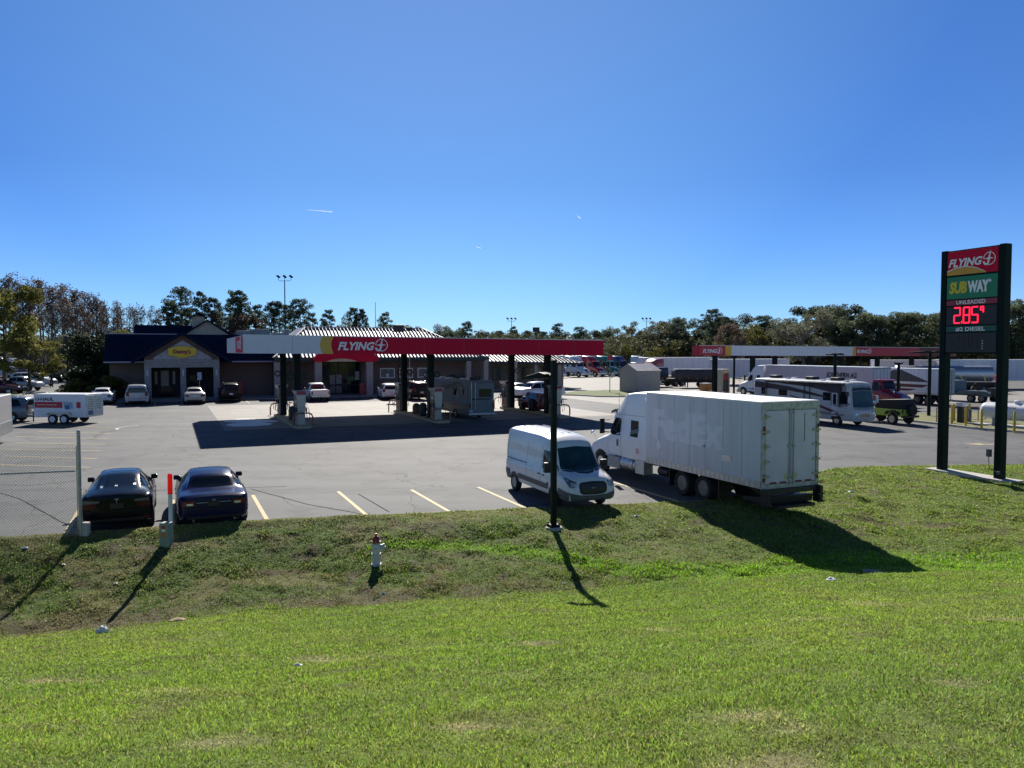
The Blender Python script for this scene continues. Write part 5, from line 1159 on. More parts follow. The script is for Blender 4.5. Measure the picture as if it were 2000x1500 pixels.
names = ['left', 'middle', 'right']
for i, u_ in enumerate((8.15, 18.0, 27.9)):
    fuel_island(u_, 'tan edged fuel island, %s one of the three under the red canopy' % names[i])
    pump('fuel pump at the near end of the %s island under the red canopy' % names[i], u_, 54.3, 1.02)
    pump('fuel pump at the far end of the %s island under the red canopy' % names[i], u_, 63.9, 1.02)
    u_guard('bent tube guard at the near end of the %s fuel island' % names[i], w(u_, 53.0, .17), H_V, .85, 1.3)
    u_guard('bent tube guard at the far end of the %s fuel island' % names[i], w(u_, 65.0, .0), H_V, .95, 1.5)
def bin_(label, u, v, brown=False):
    t = thing('litter_bin', label, 'litter bin', w(u, v, .17 if not brown else 0), H_V)
    m = mat('bin_brown', (.12,.07,.035), .7, 0, .3, 9) if brown else BLK
    q = MB(); q.lathe([(.24,0),(.27,.1),(.28,.8),(.25,.84)], (0,0,0), 'z', 18) if not brown else q.box(-.25,.25,-.25,.25,0,.8); q.build('bin_body', m, t, 40, .01)
    q = MB(); q.lathe([(.29,.8),(.29,.86),(.2,1.0),(.001,1.06)], (0,0,0), 'z', 18); q.build('dome_lid', BLK, t, 40)
    return t
bin_('black domed litter bin between the columns of the middle fuel island', 17.9, 57.2); bin_('brown litter bin with dark dome just behind the black one at the middle island', 18.0, 59.3, True)
bin_('black litter bin behind the near pump of the left island', 8.15, 57.6); bin_('black litter bin standing between the pumps of the right island', 27.9, 58.6)
def squeegee(label, u, v):
    t = thing('washer_station', label, 'washer bucket', w(u, v, .17), H_V)
    q = MB(); q.box(-.2, .2, -.2, .2, 0, .6); q.build('bucket', BLK, t, None, .03); q = MB(); q.tube([(0,0,.5),(.1,.05,1.2)], .012, 6); q.box(.0,.2,-.05,.15,1.17,1.22); q.build('squeegee', BLK, t)
squeegee('windscreen washer bucket on the left fuel island', 8.2, 58.8); squeegee('windscreen washer bucket on the right fuel island', 27.9, 60.4)
for i, (u_, v_) in enumerate(cols):
    for s in (-1, 1):
        q = MB(); q.lathe([(.15,0),(.19,-.04),(.25,0),(.19,.04),(.15,0)], (0,0,0), 'y', 16, 0, False); o = q.build('wreath', mat('wreath_green', (.03,.05,.03), .9, 0, .4, 9), None, 50); o.location = w(u_+s*.45, v_-.28, 3.45)+Vector((0,0,0)); o.rotation_euler = (0,0,GA)
        tag(o, 'dark round wreath hung %s of the %s column at the %s island' % (['left','right'][s > 0], ['near','far'][v_ > 60], names[i//2]), 'wreath', 'wreaths on the canopy columns')

# ================================================================ diesel canopy
cols2 = [(u_, 73.65) for u_ in (59.2, 64.9, 68.4, 74.1, 79.5, 86.0, 92.5, 98.5)]
FW2 = mat('fascia_white_far', (.62,.63,.68), .45, 0, .04); RUST = mat('fascia_worn_brown', (.16,.035,.025), .6, 0, .35, 1.2)
fascia_canopy('long white diesel canopy with a red logo panel at each end', 56.4, 100.5, 73.0, 74.3, 4.70, 5.86, cols2, [(60.2, SIGNR, 'red_panel'), (61.1, FY, 'amber_panel'), (80.75, FW2, 'white_fascia'), (81.3, FY, 'amber_strip'), (93.2, SIGNR, 'red_fascia'), (100.5, RUST, 'worn_fascia')], [(56.85, 5.02, .42), (81.45, 4.98, .40)], dz=-.2)
for i, u_ in enumerate((61.6, 68.0, 74.8)):
    t = thing('diesel_pump', 'beige diesel dispenser, number %s from the left under the diesel canopy' % ['one','two','three'][i], 'fuel pump', w(u_+1.5, 76.2), H_V, 'diesel dispensers')
    q = MB(); q.box(-.55,.55,-.05,.1,0,2.6); q.box(-.55,.55,1.0,1.15,0,2.6); q.box(-.6,.6,-.1,1.2,2.5,3.0); q.build('portal', mat('dispenser_beige', (.42,.38,.30), .5), t, None, .03)
    q = MB(); q.box(-.45,.45,.1,1.0,.25,1.55); q.build('cabinet', PD, t, None, .03); q = MB(); q.box(-.3,.3,.2,.9,1.6,2.3); q.build('hose_reel', PR, t, None, .05)
t = thing('crate', 'orange brown crate at the foot of the leftmost diesel canopy post', 'crate', at(1378, 764), GA); q = MB(); q.box(-.6,.6,-.5,.5,.05,1.0); q.build('bin_body', mat('plywood', (.42,.2,.07), .7, 0, .2, 5), t, None, .02); q = MB(); q.box(-.63,.63,-.53,.53,1.0,1.06); q.build('rim', WHT, t)
# ================================================================ buildings (built in grid space, root at the grid origin)
def brick(name, c1, c2, mo, scale=3.2):
    m = bpy.data.materials.new(name); m.use_nodes = True; n = m.node_tree.nodes; L = m.node_tree.links; b = n['Principled BSDF']
    tc = n.new('ShaderNodeTexCoord'); sp = n.new('ShaderNodeSeparateXYZ'); L.new(tc.outputs['Object'], sp.inputs[0]); ad = n.new('ShaderNodeMath'); L.new(sp.outputs[0], ad.inputs[0]); L.new(sp.outputs[1], ad.inputs[1])
    cb = n.new('ShaderNodeCombineXYZ'); L.new(ad.outputs[0], cb.inputs[0]); L.new(sp.outputs[2], cb.inputs[1])
    br = n.new('ShaderNodeTexBrick'); br.inputs['Scale'].default_value = scale; br.inputs['Color1'].default_value = (*c1,1); br.inputs['Color2'].default_value = (*c2,1); br.inputs['Mortar'].default_value = (*mo,1); br.inputs['Mortar Size'].default_value = .03
    L.new(cb.outputs[0], br.inputs['Vector']); L.new(br.outputs['Color'], b.inputs['Base Color']); b.inputs['Roughness'].default_value = .9
    bn = n.new('ShaderNodeBump'); bn.inputs['Strength'].default_value = .6; bn.inputs['Distance'].default_value = .02; L.new(br.outputs['Fac'], bn.inputs['Height']); bn.invert = True; L.new(bn.outputs[0], b.inputs['Normal'])
    return m
STONE = brick('pale_stone', (.30,.29,.28), (.20,.20,.21), (.34,.33,.31), 1.6); BRK = brick('brown_brick', (.16,.10,.085), (.12,.08,.07), (.20,.18,.16), 3.0); BRK2 = brick('rose_brick', (.15,.095,.085), (.12,.08,.07), (.15,.13,.12), 3.0)
NAVY = mat('navy_metal_roof', (.006,.014,.036), .85, 0, .1, .6, 0, 0, 0, None, .08); NAVY2 = mat('navy_roof_trim', (.006,.012,.035), .8, 0, .1, 3, 0, 0, 0, None, .1)
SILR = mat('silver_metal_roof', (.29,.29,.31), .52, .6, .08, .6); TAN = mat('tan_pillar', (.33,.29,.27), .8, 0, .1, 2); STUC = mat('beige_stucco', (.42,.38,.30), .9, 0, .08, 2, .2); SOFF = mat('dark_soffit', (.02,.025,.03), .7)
def bthing(name, label, cat): return thing(name, label, cat, (0,0,0), GA)
def slope(q, a, b, c, d, th=.12, mi=0):
    """roof slab through 4 corners (eave a->b, ridge c<-d order a,b,c,d)"""
    A = [Vector(p) for p in (a, b, c, d)]; n = (A[1]-A[0]).cross(A[2]-A[1]).normalized()
    if n.z < 0: n = -n
    q.add([p for p in A]+[p-n*th for p in A], [(0,1,2,3),(7,6,5,4)]+[(i, i+4, (i+1) % 4+4, (i+1) % 4) for i in range(4)], mi)
def seams(q, a, b, c, d, n, h=.05, wd=.05):
    a, b, c, d = [Vector(p) for p in (a, b, c, d)]; nn = (b-a).cross(c-b).normalized(); nn = nn if nn.z > 0 else -nn
    for i in range(1, n):
        t = i/n; q.beam(a+(b-a)*t+nn*h/2, d+(c-d)*t+nn*h/2, wd, h, 0, nn)
# ---- diner
T = bthing('diner_building', 'brick diner with navy metal roofs, gabled stone porch and yellow sign', 'restaurant')
q = MB(); q.box(-6.0, 10.9, 93.6, 110, 0, 4.5); q.build('wall', BRK, T)
# porch front with two openings
Z0, ZL, ZE, ZA = 0, 3.45, 4.22, 7.15
q = MB()
for a, b in ((-2.5,-1.84),(1.0,1.56),(4.34,4.95)): q.box(a, b, 90, 90.6, .05, ZL)
q.box(-2.5, 4.95, 90, 90.6, ZL, 4.3); q.box(-2.5,-2.1,90.6,93.6,.05,4.3); q.box(4.55,4.95,90.6,93.6,.05,4.3)
q.build('porch_wall', STONE, T)
q = MB(); q.prism([(-2.5,4.3),(4.95,4.3),(4.95,4.55),(1.22,6.95),(-2.5,4.55)], 90.02, 90.6, 'y'); q.build('gable_brick', BRK2, T)
q = MB(); q.prism([(-1.6,4.32),(4.15,4.32),(4.15,4.5),(1.28,6.38),(-1.6,4.5)], 89.96, 90.05, 'y'); g = q.build('gable_stucco', mat('gable_pale_stone', (.34,.35,.37), .85, 0, .15, 3, .3), T)
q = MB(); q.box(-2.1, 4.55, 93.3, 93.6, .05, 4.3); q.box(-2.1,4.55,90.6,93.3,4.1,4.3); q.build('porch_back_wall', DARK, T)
WINC = mat('window_poster_cream', (.34,.31,.25), .6, 0, .15, 4)
for a, b, z0, z1 in ((-1.6,-1.25,1.5,3.0),(-1.0,-.1,1.3,3.1),(.2,.55,1.5,3.0)):
    q = MB(); q.box(a, b, 93.22, 93.3, z0, z1); f = q.build('porch_window', GLASS, T); q = MB(); q.box(a+.05, b-.05, 93.2, 93.22, z0+.05, z1-.05); q.build('pane', WINC, f)
q = MB(); q.box(-1.0,.2,93.25,93.3,.1,1.25); q.build('door', GLASS, T); q = MB(); q.box(2.0,2.9,93.2,93.3,.1,2.5); q.build('door', GLASS, T)
q = MB(); q.box(2.7, 3.15, 90.7, 90.74, 2.05, 2.9); q.box(2.9,2.94,90.72,90.76,.1,2.1); q.build('parking_notice', mat('notice_pale', (.45,.52,.58), .5), T)
for x in (-2.2, 1.28, 4.64): q = MB(); q.box(x-.1, x+.1, 89.86, 90, 2.55, 3.2); q.build('wall_lamp', mat('frosted_lamp', (.45,.5,.55), .4), T, None, .02)
# yellow sign
q = MB(); hexa = [(-1.45,0),(-1.4,.42),(-.9,.5),(-.5,.62),(.5,.62),(.9,.5),(1.4,.42),(1.45,0),(1.3,-.38),(.9,-.45),(.0,-.68),(-.9,-.45),(-1.3,-.38)]
q.prism([(1.22+x*1.0, 5.12+z) for x, z in hexa], 89.72, 89.95, 'y'); sg = q.build('yellow_sign', mat('sign_chrome_yellow', (.62,.42,.01), .35), T, None, .03)
q = MB(); put_text(q, "Denny's", (1.2, 89.71, 4.98), (1,0,0), (0,0,1), .38, 1.75, 0, .05, .0, True, th=.03); q.build('lettering', mat('sign_letter_red', (.30,.01,.02), .4), sg)
# porch roof: ridge runs away from us
for s, e in ((-1, -3.65), (1, 6.1)):
    ze = 4.1; q = MB(); P4 = [(e, 89.2, ze), (e, 97, ze), (1.22, 100, ZA+.15), (1.22, 89.2, ZA)]; slope(q, *P4, .16); o = q.build('porch_roof', NAVY, T)
    q = MB(); seams(q, P4[0], P4[1], (1.22, 97, ZA), P4[3], 16); q.build('roof_seams', NAVY, o)
q = MB(); q.beam((-3.7, 89.15, 4.03), (1.22, 89.15, ZA-.0), .1, .3); q.beam((6.15, 89.15, 4.03), (1.22, 89.15, ZA-.0), .1, .3); q.build('verge_boards', NAVY2, T)
# main front slope: eave at v 91 left and right of the porch
for a, b in ((-6.35, -2.2), (4.6, 11.6)):
    P4 = [(a, 90.6, 4.12), (b, 90.6, 4.12), (b, 94.5, 7.1), (a, 94.5, 7.1)]
    q = MB(); slope(q, *P4, .16); o = q.build('main_roof', NAVY, T)
    q = MB(); seams(q, *P4, int((b-a)/.45)); q.build('roof_seams', NAVY, o)
    P5 = [(a, 104, 4.12), (b, 104, 4.12), (b, 94.5, 7.1), (a, 94.5, 7.1)]; q = MB(); slope(q, *P5, .16); q.build('main_roof', NAVY, T)
P4 = [(-2.2, 92.6, 5.65), (4.6, 92.6, 5.65), (4.6, 94.5, 7.1), (-2.2, 94.5, 7.1)]; q = MB(); slope(q, *P4, .16); q.build('main_roof', NAVY, T)
q = MB(); q.box(-6.35, 1.0, 94.4, 94.6, 7.07, 7.16); q.box(-6.35, -2.2, 90.5, 90.62, 3.98, 4.12); q.box(6.1, 11.6, 90.5, 90.62, 3.98, 4.12); q.build('ridge_cap', mat('ridge_lilac', (.2,.2,.3), .4, .3), T)
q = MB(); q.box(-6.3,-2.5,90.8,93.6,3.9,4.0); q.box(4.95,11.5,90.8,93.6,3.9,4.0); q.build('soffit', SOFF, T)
# upper roofs
P4 = [(-3.85, 101.3, 6.9), (2.6, 101.3, 6.9), (2.6, 103, 8.33), (-3.85, 103, 8.38)]; q = MB(); slope(q, *P4, .14); o = q.build('upper_roof', NAVY, T); q = MB(); seams(q, *P4, 14); q.build('roof_seams', NAVY, o)
q = MB(); q.box(-3.7, 7.2, 100.5, 106, 4.4, 7.3); q.build('upper_wall', BRK, T)
q = MB(); q.prism([(1.4,7.0),(7.0,7.0),(4.2,8.85)], 99.9, 106, 'y'); q.build('upper_gable', STUC, T)
for s, e in ((-1, .9), (1, 7.6)): q = MB(); slope(q, (e, 99.4, 6.9), (e, 106, 6.9), (4.2, 106, 9.05), (4.2, 99.4, 9.05), .16); q.build('upper_gable_roof', NAVY, T)
q = MB(); q.box(2.6, 4.0, 103, 106, 8.0, 9.5); q.build('cupola_wall', STUC, T)
for s, e in ((-1, 2.3), (1, 4.4)): q = MB(); slope(q, (e, 102.6, 9.35), (e, 106.2, 9.35), (3.35, 106.2, 10.0), (3.35, 102.6, 10.0), .12); q.build('cupola_roof', NAVY, T)
q = MB(); q.box(6.9, 7.7, 93.2, 93.5, .2, 1.7); q.build('red_ice_box', mat('worn_orange', (.32,.07,.04), .6, 0, .3, 6), T, None, .02)
# ---- shop
T = bthing('shop_building', 'long brick travel shop with ribbed silver hip roof and red arched entrance sign', 'shop')
q = MB(); q.box(10.95, 37.5, 91.4, 108, 0, 4.6); q.build('wall', BRK, T)
E = [(10.6, 89.0, 4.5), (36.0, 89.0, 4.5), (30.0, 96.2, 8.15), (15.2, 96.2, 8.15)]
q = MB(); slope(q, *E, .15); slope(q, (36,89,4.5), (36,110,4.5), (30,103,8.15), (30,96.2,8.15), .15); slope(q, (10.6,89,4.5), (15.2,96.2,8.15), (15.2,103,8.15), (10.6,110,4.5), .15); q.add([(15.2,96.2,8.15),(30,96.2,8.15),(30,103,8.15),(15.2,103,8.15)], [(0,1,2,3)])
o = q.build('hip_roof', SILR, T)
q = MB(); a, b, c, d = [Vector(p) for p in E]; nn = (b-a).cross(c-b).normalized()
for i in range(1, 58):
    x = 10.6+25.4*i/58; tt = 1.0
    if x < 15.2: tt = (x-10.6)/4.6
    if x > 30.0: tt = (36-x)/6.0
    if tt < .05: continue
    p0 = Vector((x, 89.0, 4.5)); p1 = Vector((x, 89.0+7.2*tt, 4.5+3.65*tt)); q.beam(p0+nn*.05, p1+nn*.05, .055, .09, 0, nn)
q.build('roof_ribs', mat('rib_shadow_dark', (.02,.025,.05), .45, .2), o)  # near-black rib colour stands in for the shadows the ribs cast
q = MB(); q.beam(E[3], E[2], .3, .12); q.beam(E[1], E[2], .22, .14); q.beam(E[0], E[3], .22, .14); q.build('ridge_cap', SILR, o)
q = MB(); q.box(10.6, 36, 88.9, 89.05, 4.1, 4.5); q.box(10.7, 36, 89.0, 91.4, 4.0, 4.1); q.build('eave_board', mat('eave_dark_green', (.015,.03,.035), .6), T)
for x in (10.95, 13.1, 33.9, 36.2, 40.2): q = MB(); q.box(x-.3, x+.3, 89.3, 89.9, .1, 4.05); q.build('pillar', TAN, T, None, .02)
# entrance
for x in (15.35, 21.2): q = MB(); q.box(x-.38, x+.38, 88.2, 88.95, .1, 4.0); q.build('entrance_pillar', TAN, T, None, .02)
q = MB(); q.prism([(14.9,4.0),(22.0,4.0),(22.2,4.4),(21.6,5.0),(20.2,5.4),(16.7,5.4),(15.3,5.0),(14.7,4.4)], 87.9, 88.3, 'y'); sg = q.build('arched_sign', FR, T, None, .03)
q = MB(); put_text(q, 'TRAVEL PLAZA', (18.35, 87.88, 4.93), (1,0,0), (0,0,1), .3, 3.9, 0, .03, 0, True); q.build('lettering', SIGNW, sg)
q = MB(); q.flat([[(-1.8,0),(-1.2,.2),(-.5,.32),(0,.35),(.5,.32),(1.2,.2),(1.8,0)][::-1]], (17.9, 87.88, 4.02), (1,0,0), (0,0,1), 0, -.01); q.build('amber_arc', mat('arc_cream', (.5,.42,.25), .5), sg)
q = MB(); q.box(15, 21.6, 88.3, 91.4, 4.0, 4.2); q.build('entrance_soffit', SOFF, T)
q = MB(); q.box(15.8, 20.8, 91.2, 91.4, .1, 3.95); f = q.build('glazed_front', GLASS2 if False else GLASS, T)
q = MB()
for x in (15.8, 17.0, 18.2, 19.4, 20.7): q.box(x-.05, x+.05, 91.12, 91.22, .1, 3.95)
for z in (.15, 1.2, 2.6, 3.9): q.box(15.8, 20.7, 91.13, 91.21, z-.04, z+.04)
q.build('mullions', SOFF, f)
for a, b, z0, z1, cc in ((17.1,17.75,1.3,2.4,(.2,.19,.17)),(17.85,18.5,1.35,2.45,(.2,.2,.2)),(17.1,17.75,.3,1.1,(.1,.12,.13)),(17.85,18.5,.3,1.1,(.12,.13,.14)),(19.2,19.9,1.7,2.2,(.02,.12,.04)),(20.1,20.6,1.8,2.8,(.25,.28,.3))):
    q = MB(); q.box(a, b, 91.1, 91.12, z0, z1); q.build('window_poster', mat('poster_%d' % int(a*100+z0*10), cc, .5, 0, .5, 7), f)
q = MB(); q.box(20.1, 20.9, 88.6, 89.2, .13, 1.5); q.build('vending_box', mat('vending_red', (.28,.04,.05), .5, 0, .3, 5), T, None, .02)
for k, (a, b) in enumerate(((23.2,25.0),(25.6,27.3),(27.9,29.5))):
    q = MB(); q.box(a, b, 91.3, 91.42, 1.95, 3.15); f = q.build('framed_window', SIGNW, T); q = MB(); q.box(a+.1, b-.1, 91.27, 91.31, 2.05, 3.05); q.build('pane', mat('window_advert_%d' % k, [(.06,.09,.11),(.20,.05,.06),(.08,.08,.09)][k], .25, 0, .9, 3), f)
    q = MB(); q.box((a+b)/2-.15, (a+b)/2+.15, 91.24, 91.27, 2.05, 2.5); q.build('notice', WHTD, f)
q = MB(); q.box(22.0,22.7,91.1,91.4,.2,1.9); q.build('ice_merchandiser', PD, T); q = MB(); q.box(36.4,37.2,91.0,91.4,.2,1.4); q.build('ice_merchandiser', PD, T)
# rooftop units
for a, b, z0, z1, v_ in ((7.6,9.2,6.9,7.75,101),(9.2,11.6,6.9,8.0,101.5),(11.9,13.0,7.0,7.5,100),(13.4,13.9,7,8.0,101)):
    q = MB(); q.box(a, b, v_, v_+2.5, z0-3, z1); q.build('rooftop_unit', mat('unit_grey', (.27,.29,.29), .6, 0, .15, 1.5), T, None, .03)
# ---- low right wing
T = bthing('shop_wing', 'low shop wing with ribbed roof, tan posts and wide windows', 'shop')
q = MB(); q.box(37.5, 51.2, 97, 108, 0, 3.9); q.build('wall', brick('sand_brick', (.26,.21,.15), (.2,.17,.13), (.25,.22,.18), 3.0), T)
Ew = [(36.8, 94.0, 3.95), (52.4, 94.0, 3.6), (49.0, 98.5, 5.0), (36.8, 98.5, 5.3)]; q = MB(); slope(q, *Ew, .14); slope(q, (52.4,94,3.6), (52.4,109,3.6), (49,104,5.0), (49,98.5,5.0), .14); o = q.build('hip_roof', SILR, T)
q = MB(); nn = (Vector(Ew[1])-Vector(Ew[0])).cross(Vector(Ew[2])-Vector(Ew[1])).normalized()
for i in range(1, 28):
    x = 36.8+15.6*i/28; tt = 1 if x < 49 else (52.4-x)/3.4; z = 3.95-.35*i/28
    if tt > .08: q.beam(Vector((x, 94, z))+nn*.05, Vector((x, 94+4.5*tt, z+1.38*tt))+nn*.05, .12, .12, 0, nn)
q.build('roof_ribs', MATS['rib_shadow_dark'], o)
q = MB(); q.add([(36.8,93.95,3.95),(52.4,93.95,3.6),(52.4,93.95,3.3),(36.8,93.95,3.6)], [(0,1,2,3)]); q.add([(36.8,94,3.6),(52.4,94,3.3),(52.4,97,3.3),(36.8,97,3.6)], [(0,1,2,3)]); q.build('eave_board', MATS['eave_dark_green'], T)
for x in (38.4, 42.0, 45.6, 49.2): q = MB(); q.box(x-.25, x+.25, 94.3, 94.8, 0, 3.5); q.build('pillar', TAN, T, None, .02)
for k, (a, b, cc) in enumerate(((38.9,40.0,(.05,.07,.07)),(40.3,41.5,(.06,.08,.08)),(42.6,43.5,(.35,.28,.16)),(43.9,44.4,(.33,.2,.12)),(44.7,46.6,(.015,.015,.02)),(47,48.6,(.03,.03,.035)))):
    q = MB(); q.box(a, b, 96.9, 97.0, 1.3, 3.0); f = q.build('window_frame', SOFF, T); q = MB(); q.box(a+.06, b-.06, 96.87, 96.9, 1.36, 2.94); q.build('pane', mat('wing_pane_%d' % k, cc, .2, 0, .5, 3), f)
q = MB(); q.box(36.6, 52, 93.2, 97, -.02, .14); q.build('plinth', WALK, T)
# ---- shed
T = thing('shed', 'beige metal shed with gabled roof on the grass island', 'shed', w(52.2, 79.6, .1), GA)
q = MB(); q.box(0, 3.4, 0, 4.0, 0, 2.75); q.prism([(0,2.75),(4.0,2.75),(2.0,3.5)], 0, 3.4, 'x'); q.build('wall', mat('shed_beige', (.46,.41,.37), .6, .2, .06, 1.5), T, None, .02)
q = MB(); slope(q, (-.1,-.12,2.7), (3.5,-.12,2.7), (3.5,2,3.55), (-.1,2,3.55), .06); slope(q, (-.1,4.12,2.7), (3.5,4.12,2.7), (3.5,2,3.55), (-.1,2,3.55), .06); q.build('roof', mat('shed_roof', (.45,.42,.42), .4, .4), T)
q = MB()
for k in range(10): q.box(.18+k*.34, .2+k*.34, -.012, 0, .05, 2.65); 
for k in range(11): q.box(-.012, 0, .2+k*.36, .22+k*.36, .05, 2.75)
q.build('wall_ribs', MATS['shed_beige'], T)

# ================================================================ price sign
gL = on_grass(1840, 921); gR = on_grass(1952, 939)
ax = (gR-gL); ax.z = 0; WS = ax.length; ax.normalize(); ang = math.atan2(ax.y, ax.x)
def zof(px, py, g):    # height of pixel above ground point g
    d = g.y; x = (px-1000)/1500; qq = -(py-750)/1500; y_ = math.cos(PITCH)+qq*math.sin(PITCH); k_ = qq*math.cos(PITCH)-math.sin(PITCH); return EYE+k_*d/y_
zt = (zof(1850, 490, gL)+zof(1962, 477, gR))/2; zb0 = (zof(1846, 692, gL)+zof(1950, 690, gR))/2; base = min(gL.z, gR.z)
T = thing('price_sign', 'tall dark green pylon sign with red winged logo, green sandwich panel and lit fuel price', 'pylon sign', (gL.x, gL.y, 0), ang)
PG = mat('pylon_green', (.004,.012,.011), .5, 0, .15, 1, 0, 0, 0, None, .1)
for x in (-.0, WS): q = MB(); q.box(x-.135, x+.135, -.19, .19, base-.3, zt); q.build('post', PG, T, None, .03)
q = MB(); q.box(.135, WS-.135, -.16, .16, zb0, zt-.03); q.build('cabinet', PG, T, None, .02)
HT = zt-zb0; x0, x1 = .17, WS-.16; PW = x1-x0
def zf(f): return zt-HT*f
def panel(f0, f1, m, nm='panel', e=0.): q = MB(); q.box(x0, x1, -.185-e, -.165, zf(f1), zf(f0)); return q.build(nm, m, T, None, .01)
p_ = panel(.02, .245, FR, 'logo_panel'); q = MB(); flying_logo(q, (x0+.07, -.19, zf(.165)), (1,0,0), (0,0,1), PW*.138, 0, .012); q.build('lettering', SIGNW, p_)
q = MB(); q.flat([[(0,0),(0,.07*PW),(.18*PW,.125*PW),(.38*PW,.14*PW),(.58*PW,.10*PW),(.74*PW,.03*PW),(.8*PW,0)][::-1]], (x0, -.188, zf(.245)), (1,0,0), (0,0,1), 0, .006); q.flat([[(0,.07*PW),(0,.085*PW),(.18*PW,.14*PW),(.38*PW,.155*PW),(.58*PW,.113*PW),(.78*PW,.02*PW),(.74*PW,.03*PW),(.58*PW,.10*PW),(.38*PW,.14*PW),(.18*PW,.125*PW)][::-1]], (x0, -.188, zf(.245)), (1,0,0), (0,0,1), 1, .008); q.build('sunrise_arc', [mat('arc_orange', (.62,.3,.02), .4), SIGNW], p_)
p_ = panel(.262, .475, SIGNG, 'sandwich_panel')
q = MB(); hh = PW*.19; put_text(q, 'SUB', (x0+.06*PW, -.19, zf(.415)), (1,0,0), (0,0,1), hh, PW*.36, 0, .06, .12, th=.012); q.build('lettering_gold', mat('gold_letters', (.62,.48,.02), .4), p_)
q = MB(); put_text(q, 'WAY', (x0+.43*PW, -.19, zf(.415)), (1,0,0), (0,0,1), hh, PW*.42, 0, .06, .0, th=.012)
q.build('lettering_white', SIGNW, p_); q = MB(); q.flat([[(0,0),(.16,0),(.16,-.05),(.25,.035),(.16,.12),(.16,.07),(0,.07)]], (x0+.78*PW, -.19, zf(.415)+hh*.85), (PW*.45,0,0), (0,0,PW*.45), 0, .012); q.build('letter_arrow', SIGNW, p_)
p_ = panel(.485, .535, mat('label_maroon', (.28,.02,.04), .4), 'grade_label'); q = MB(); put_text(q, 'UNLEADED', (x0+PW*.5, -.19, zf(.527)), (1,0,0), (0,0,1), HT*.036, PW*.58, 0, .022, 0, True, th=.012); q.build('lettering', SIGNW, p_)
LED = mat('led_red', (.6,.0,.02), .4, 0, 0, 1, 0, 0, 0, ((1.0,.012,.05), 1.5)); OFF = mat('led_off', (.03,.012,.014), .5)
def digits(par, z0, h, m, spec, nm='led_digit'):
    SEG = {'a':((0,2),(1,2)),'b':((1,1),(1,2)),'c':((1,0),(1,1)),'d':((0,0),(1,0)),'e':((0,0),(0,1)),'f':((0,1),(0,2)),'g':((0,1),(1,1))}
    for x, segs in spec:
        q = MB(); wd = h*.42
        for s_ in segs:
            (a, b), (c, d) = SEG[s_]; q.beam((x+a*wd, -.192, z0+b*h/2), (x+c*wd, -.192, z0+d*h/2), .01, h*.085, 0, (0,0,1)) if b == d else q.beam((x+a*wd, -.192, z0+b*h/2), (x+c*wd, -.192, z0+d*h/2), h*.085, .01, 0, (0,-1,0))
        q.build(nm, m, par)
p_ = panel(.545, .725, BLK, 'price_display'); h = HT*.146; zz = zf(.705)
xx = x0+PW*.17
digits(p_, zz, h, LED, [(xx, 'abged'), (xx+h*.67, 'abcdefg'), (xx+h*1.25, 'afgcd')])
q = MB(); q.box(xx+h*.515, xx+h*.58, -.197, -.187, zz-.02, zz+.08*h+.03); q.build('led_point', LED, p_)
q = MB(); X = xx+h*1.82; q.box(X, X+h*.25, -.197, -.187, zz+h*.95, zz+h*1.03); q.box(X, X+h*.08, -.197, -.187, zz+h*.8, zz+h*.95); q.box(X, X+h*.18, -.197, -.187, zz+h*.75, zz+h*.83); q.box(X+h*.18, X+h*.26, -.197, -.187, zz+h*.62, zz+h*.96); q.build('led_nine', LED, p_)
p_ = panel(.735, .79, mat('label_green', (.0,.07,.045), .4), 'grade_label'); q = MB(); put_text(q, '#2 DIESEL', (x0+PW*.5, -.19, zf(.782)), (1,0,0), (0,0,1), HT*.036, PW*.58, 0, .022, 0, True, th=.012); q.build('lettering', SIGNW, p_)
p_ = panel(.80, .985, BLK, 'price_display_off'); digits(p_, zf(.945), h*.85, OFF, [(xx, 'abged'), (xx+h*.68, 'abcdef'), (xx+h*1.3, 'abcdefg')], 'unlit_digit')
q = MB()
for k, ch in enumerate('CASH'): put_text(q, ch, (x0+PW*.745, -.19, zf(.885+k*.024)), (1,0,0), (0,0,1), HT*.014, None, 0, .01, 0, True, th=.01)
q.build('lettering', SIGNW, p_)
q = MB(); q.box(WS-.34, WS-.2, -.34, -.2, base+.95, base+1.25); q.tube([(WS-.27,-.3,base+.95),(WS-.2,-.32,base+.5),(WS+.15,-.3,base+.35)], .015, 6); q.box(WS+.1, WS+.2, -.34,-.24, base+.3, base+.42); q.build('junction_box', GRY, T)
# concrete strip under the posts
q = MB(); q.box(-.55, WS+.75, -.42, .42, base-.25, max(gL.z, gR.z)+.10); q.build('footing', CON, T, None, .03)

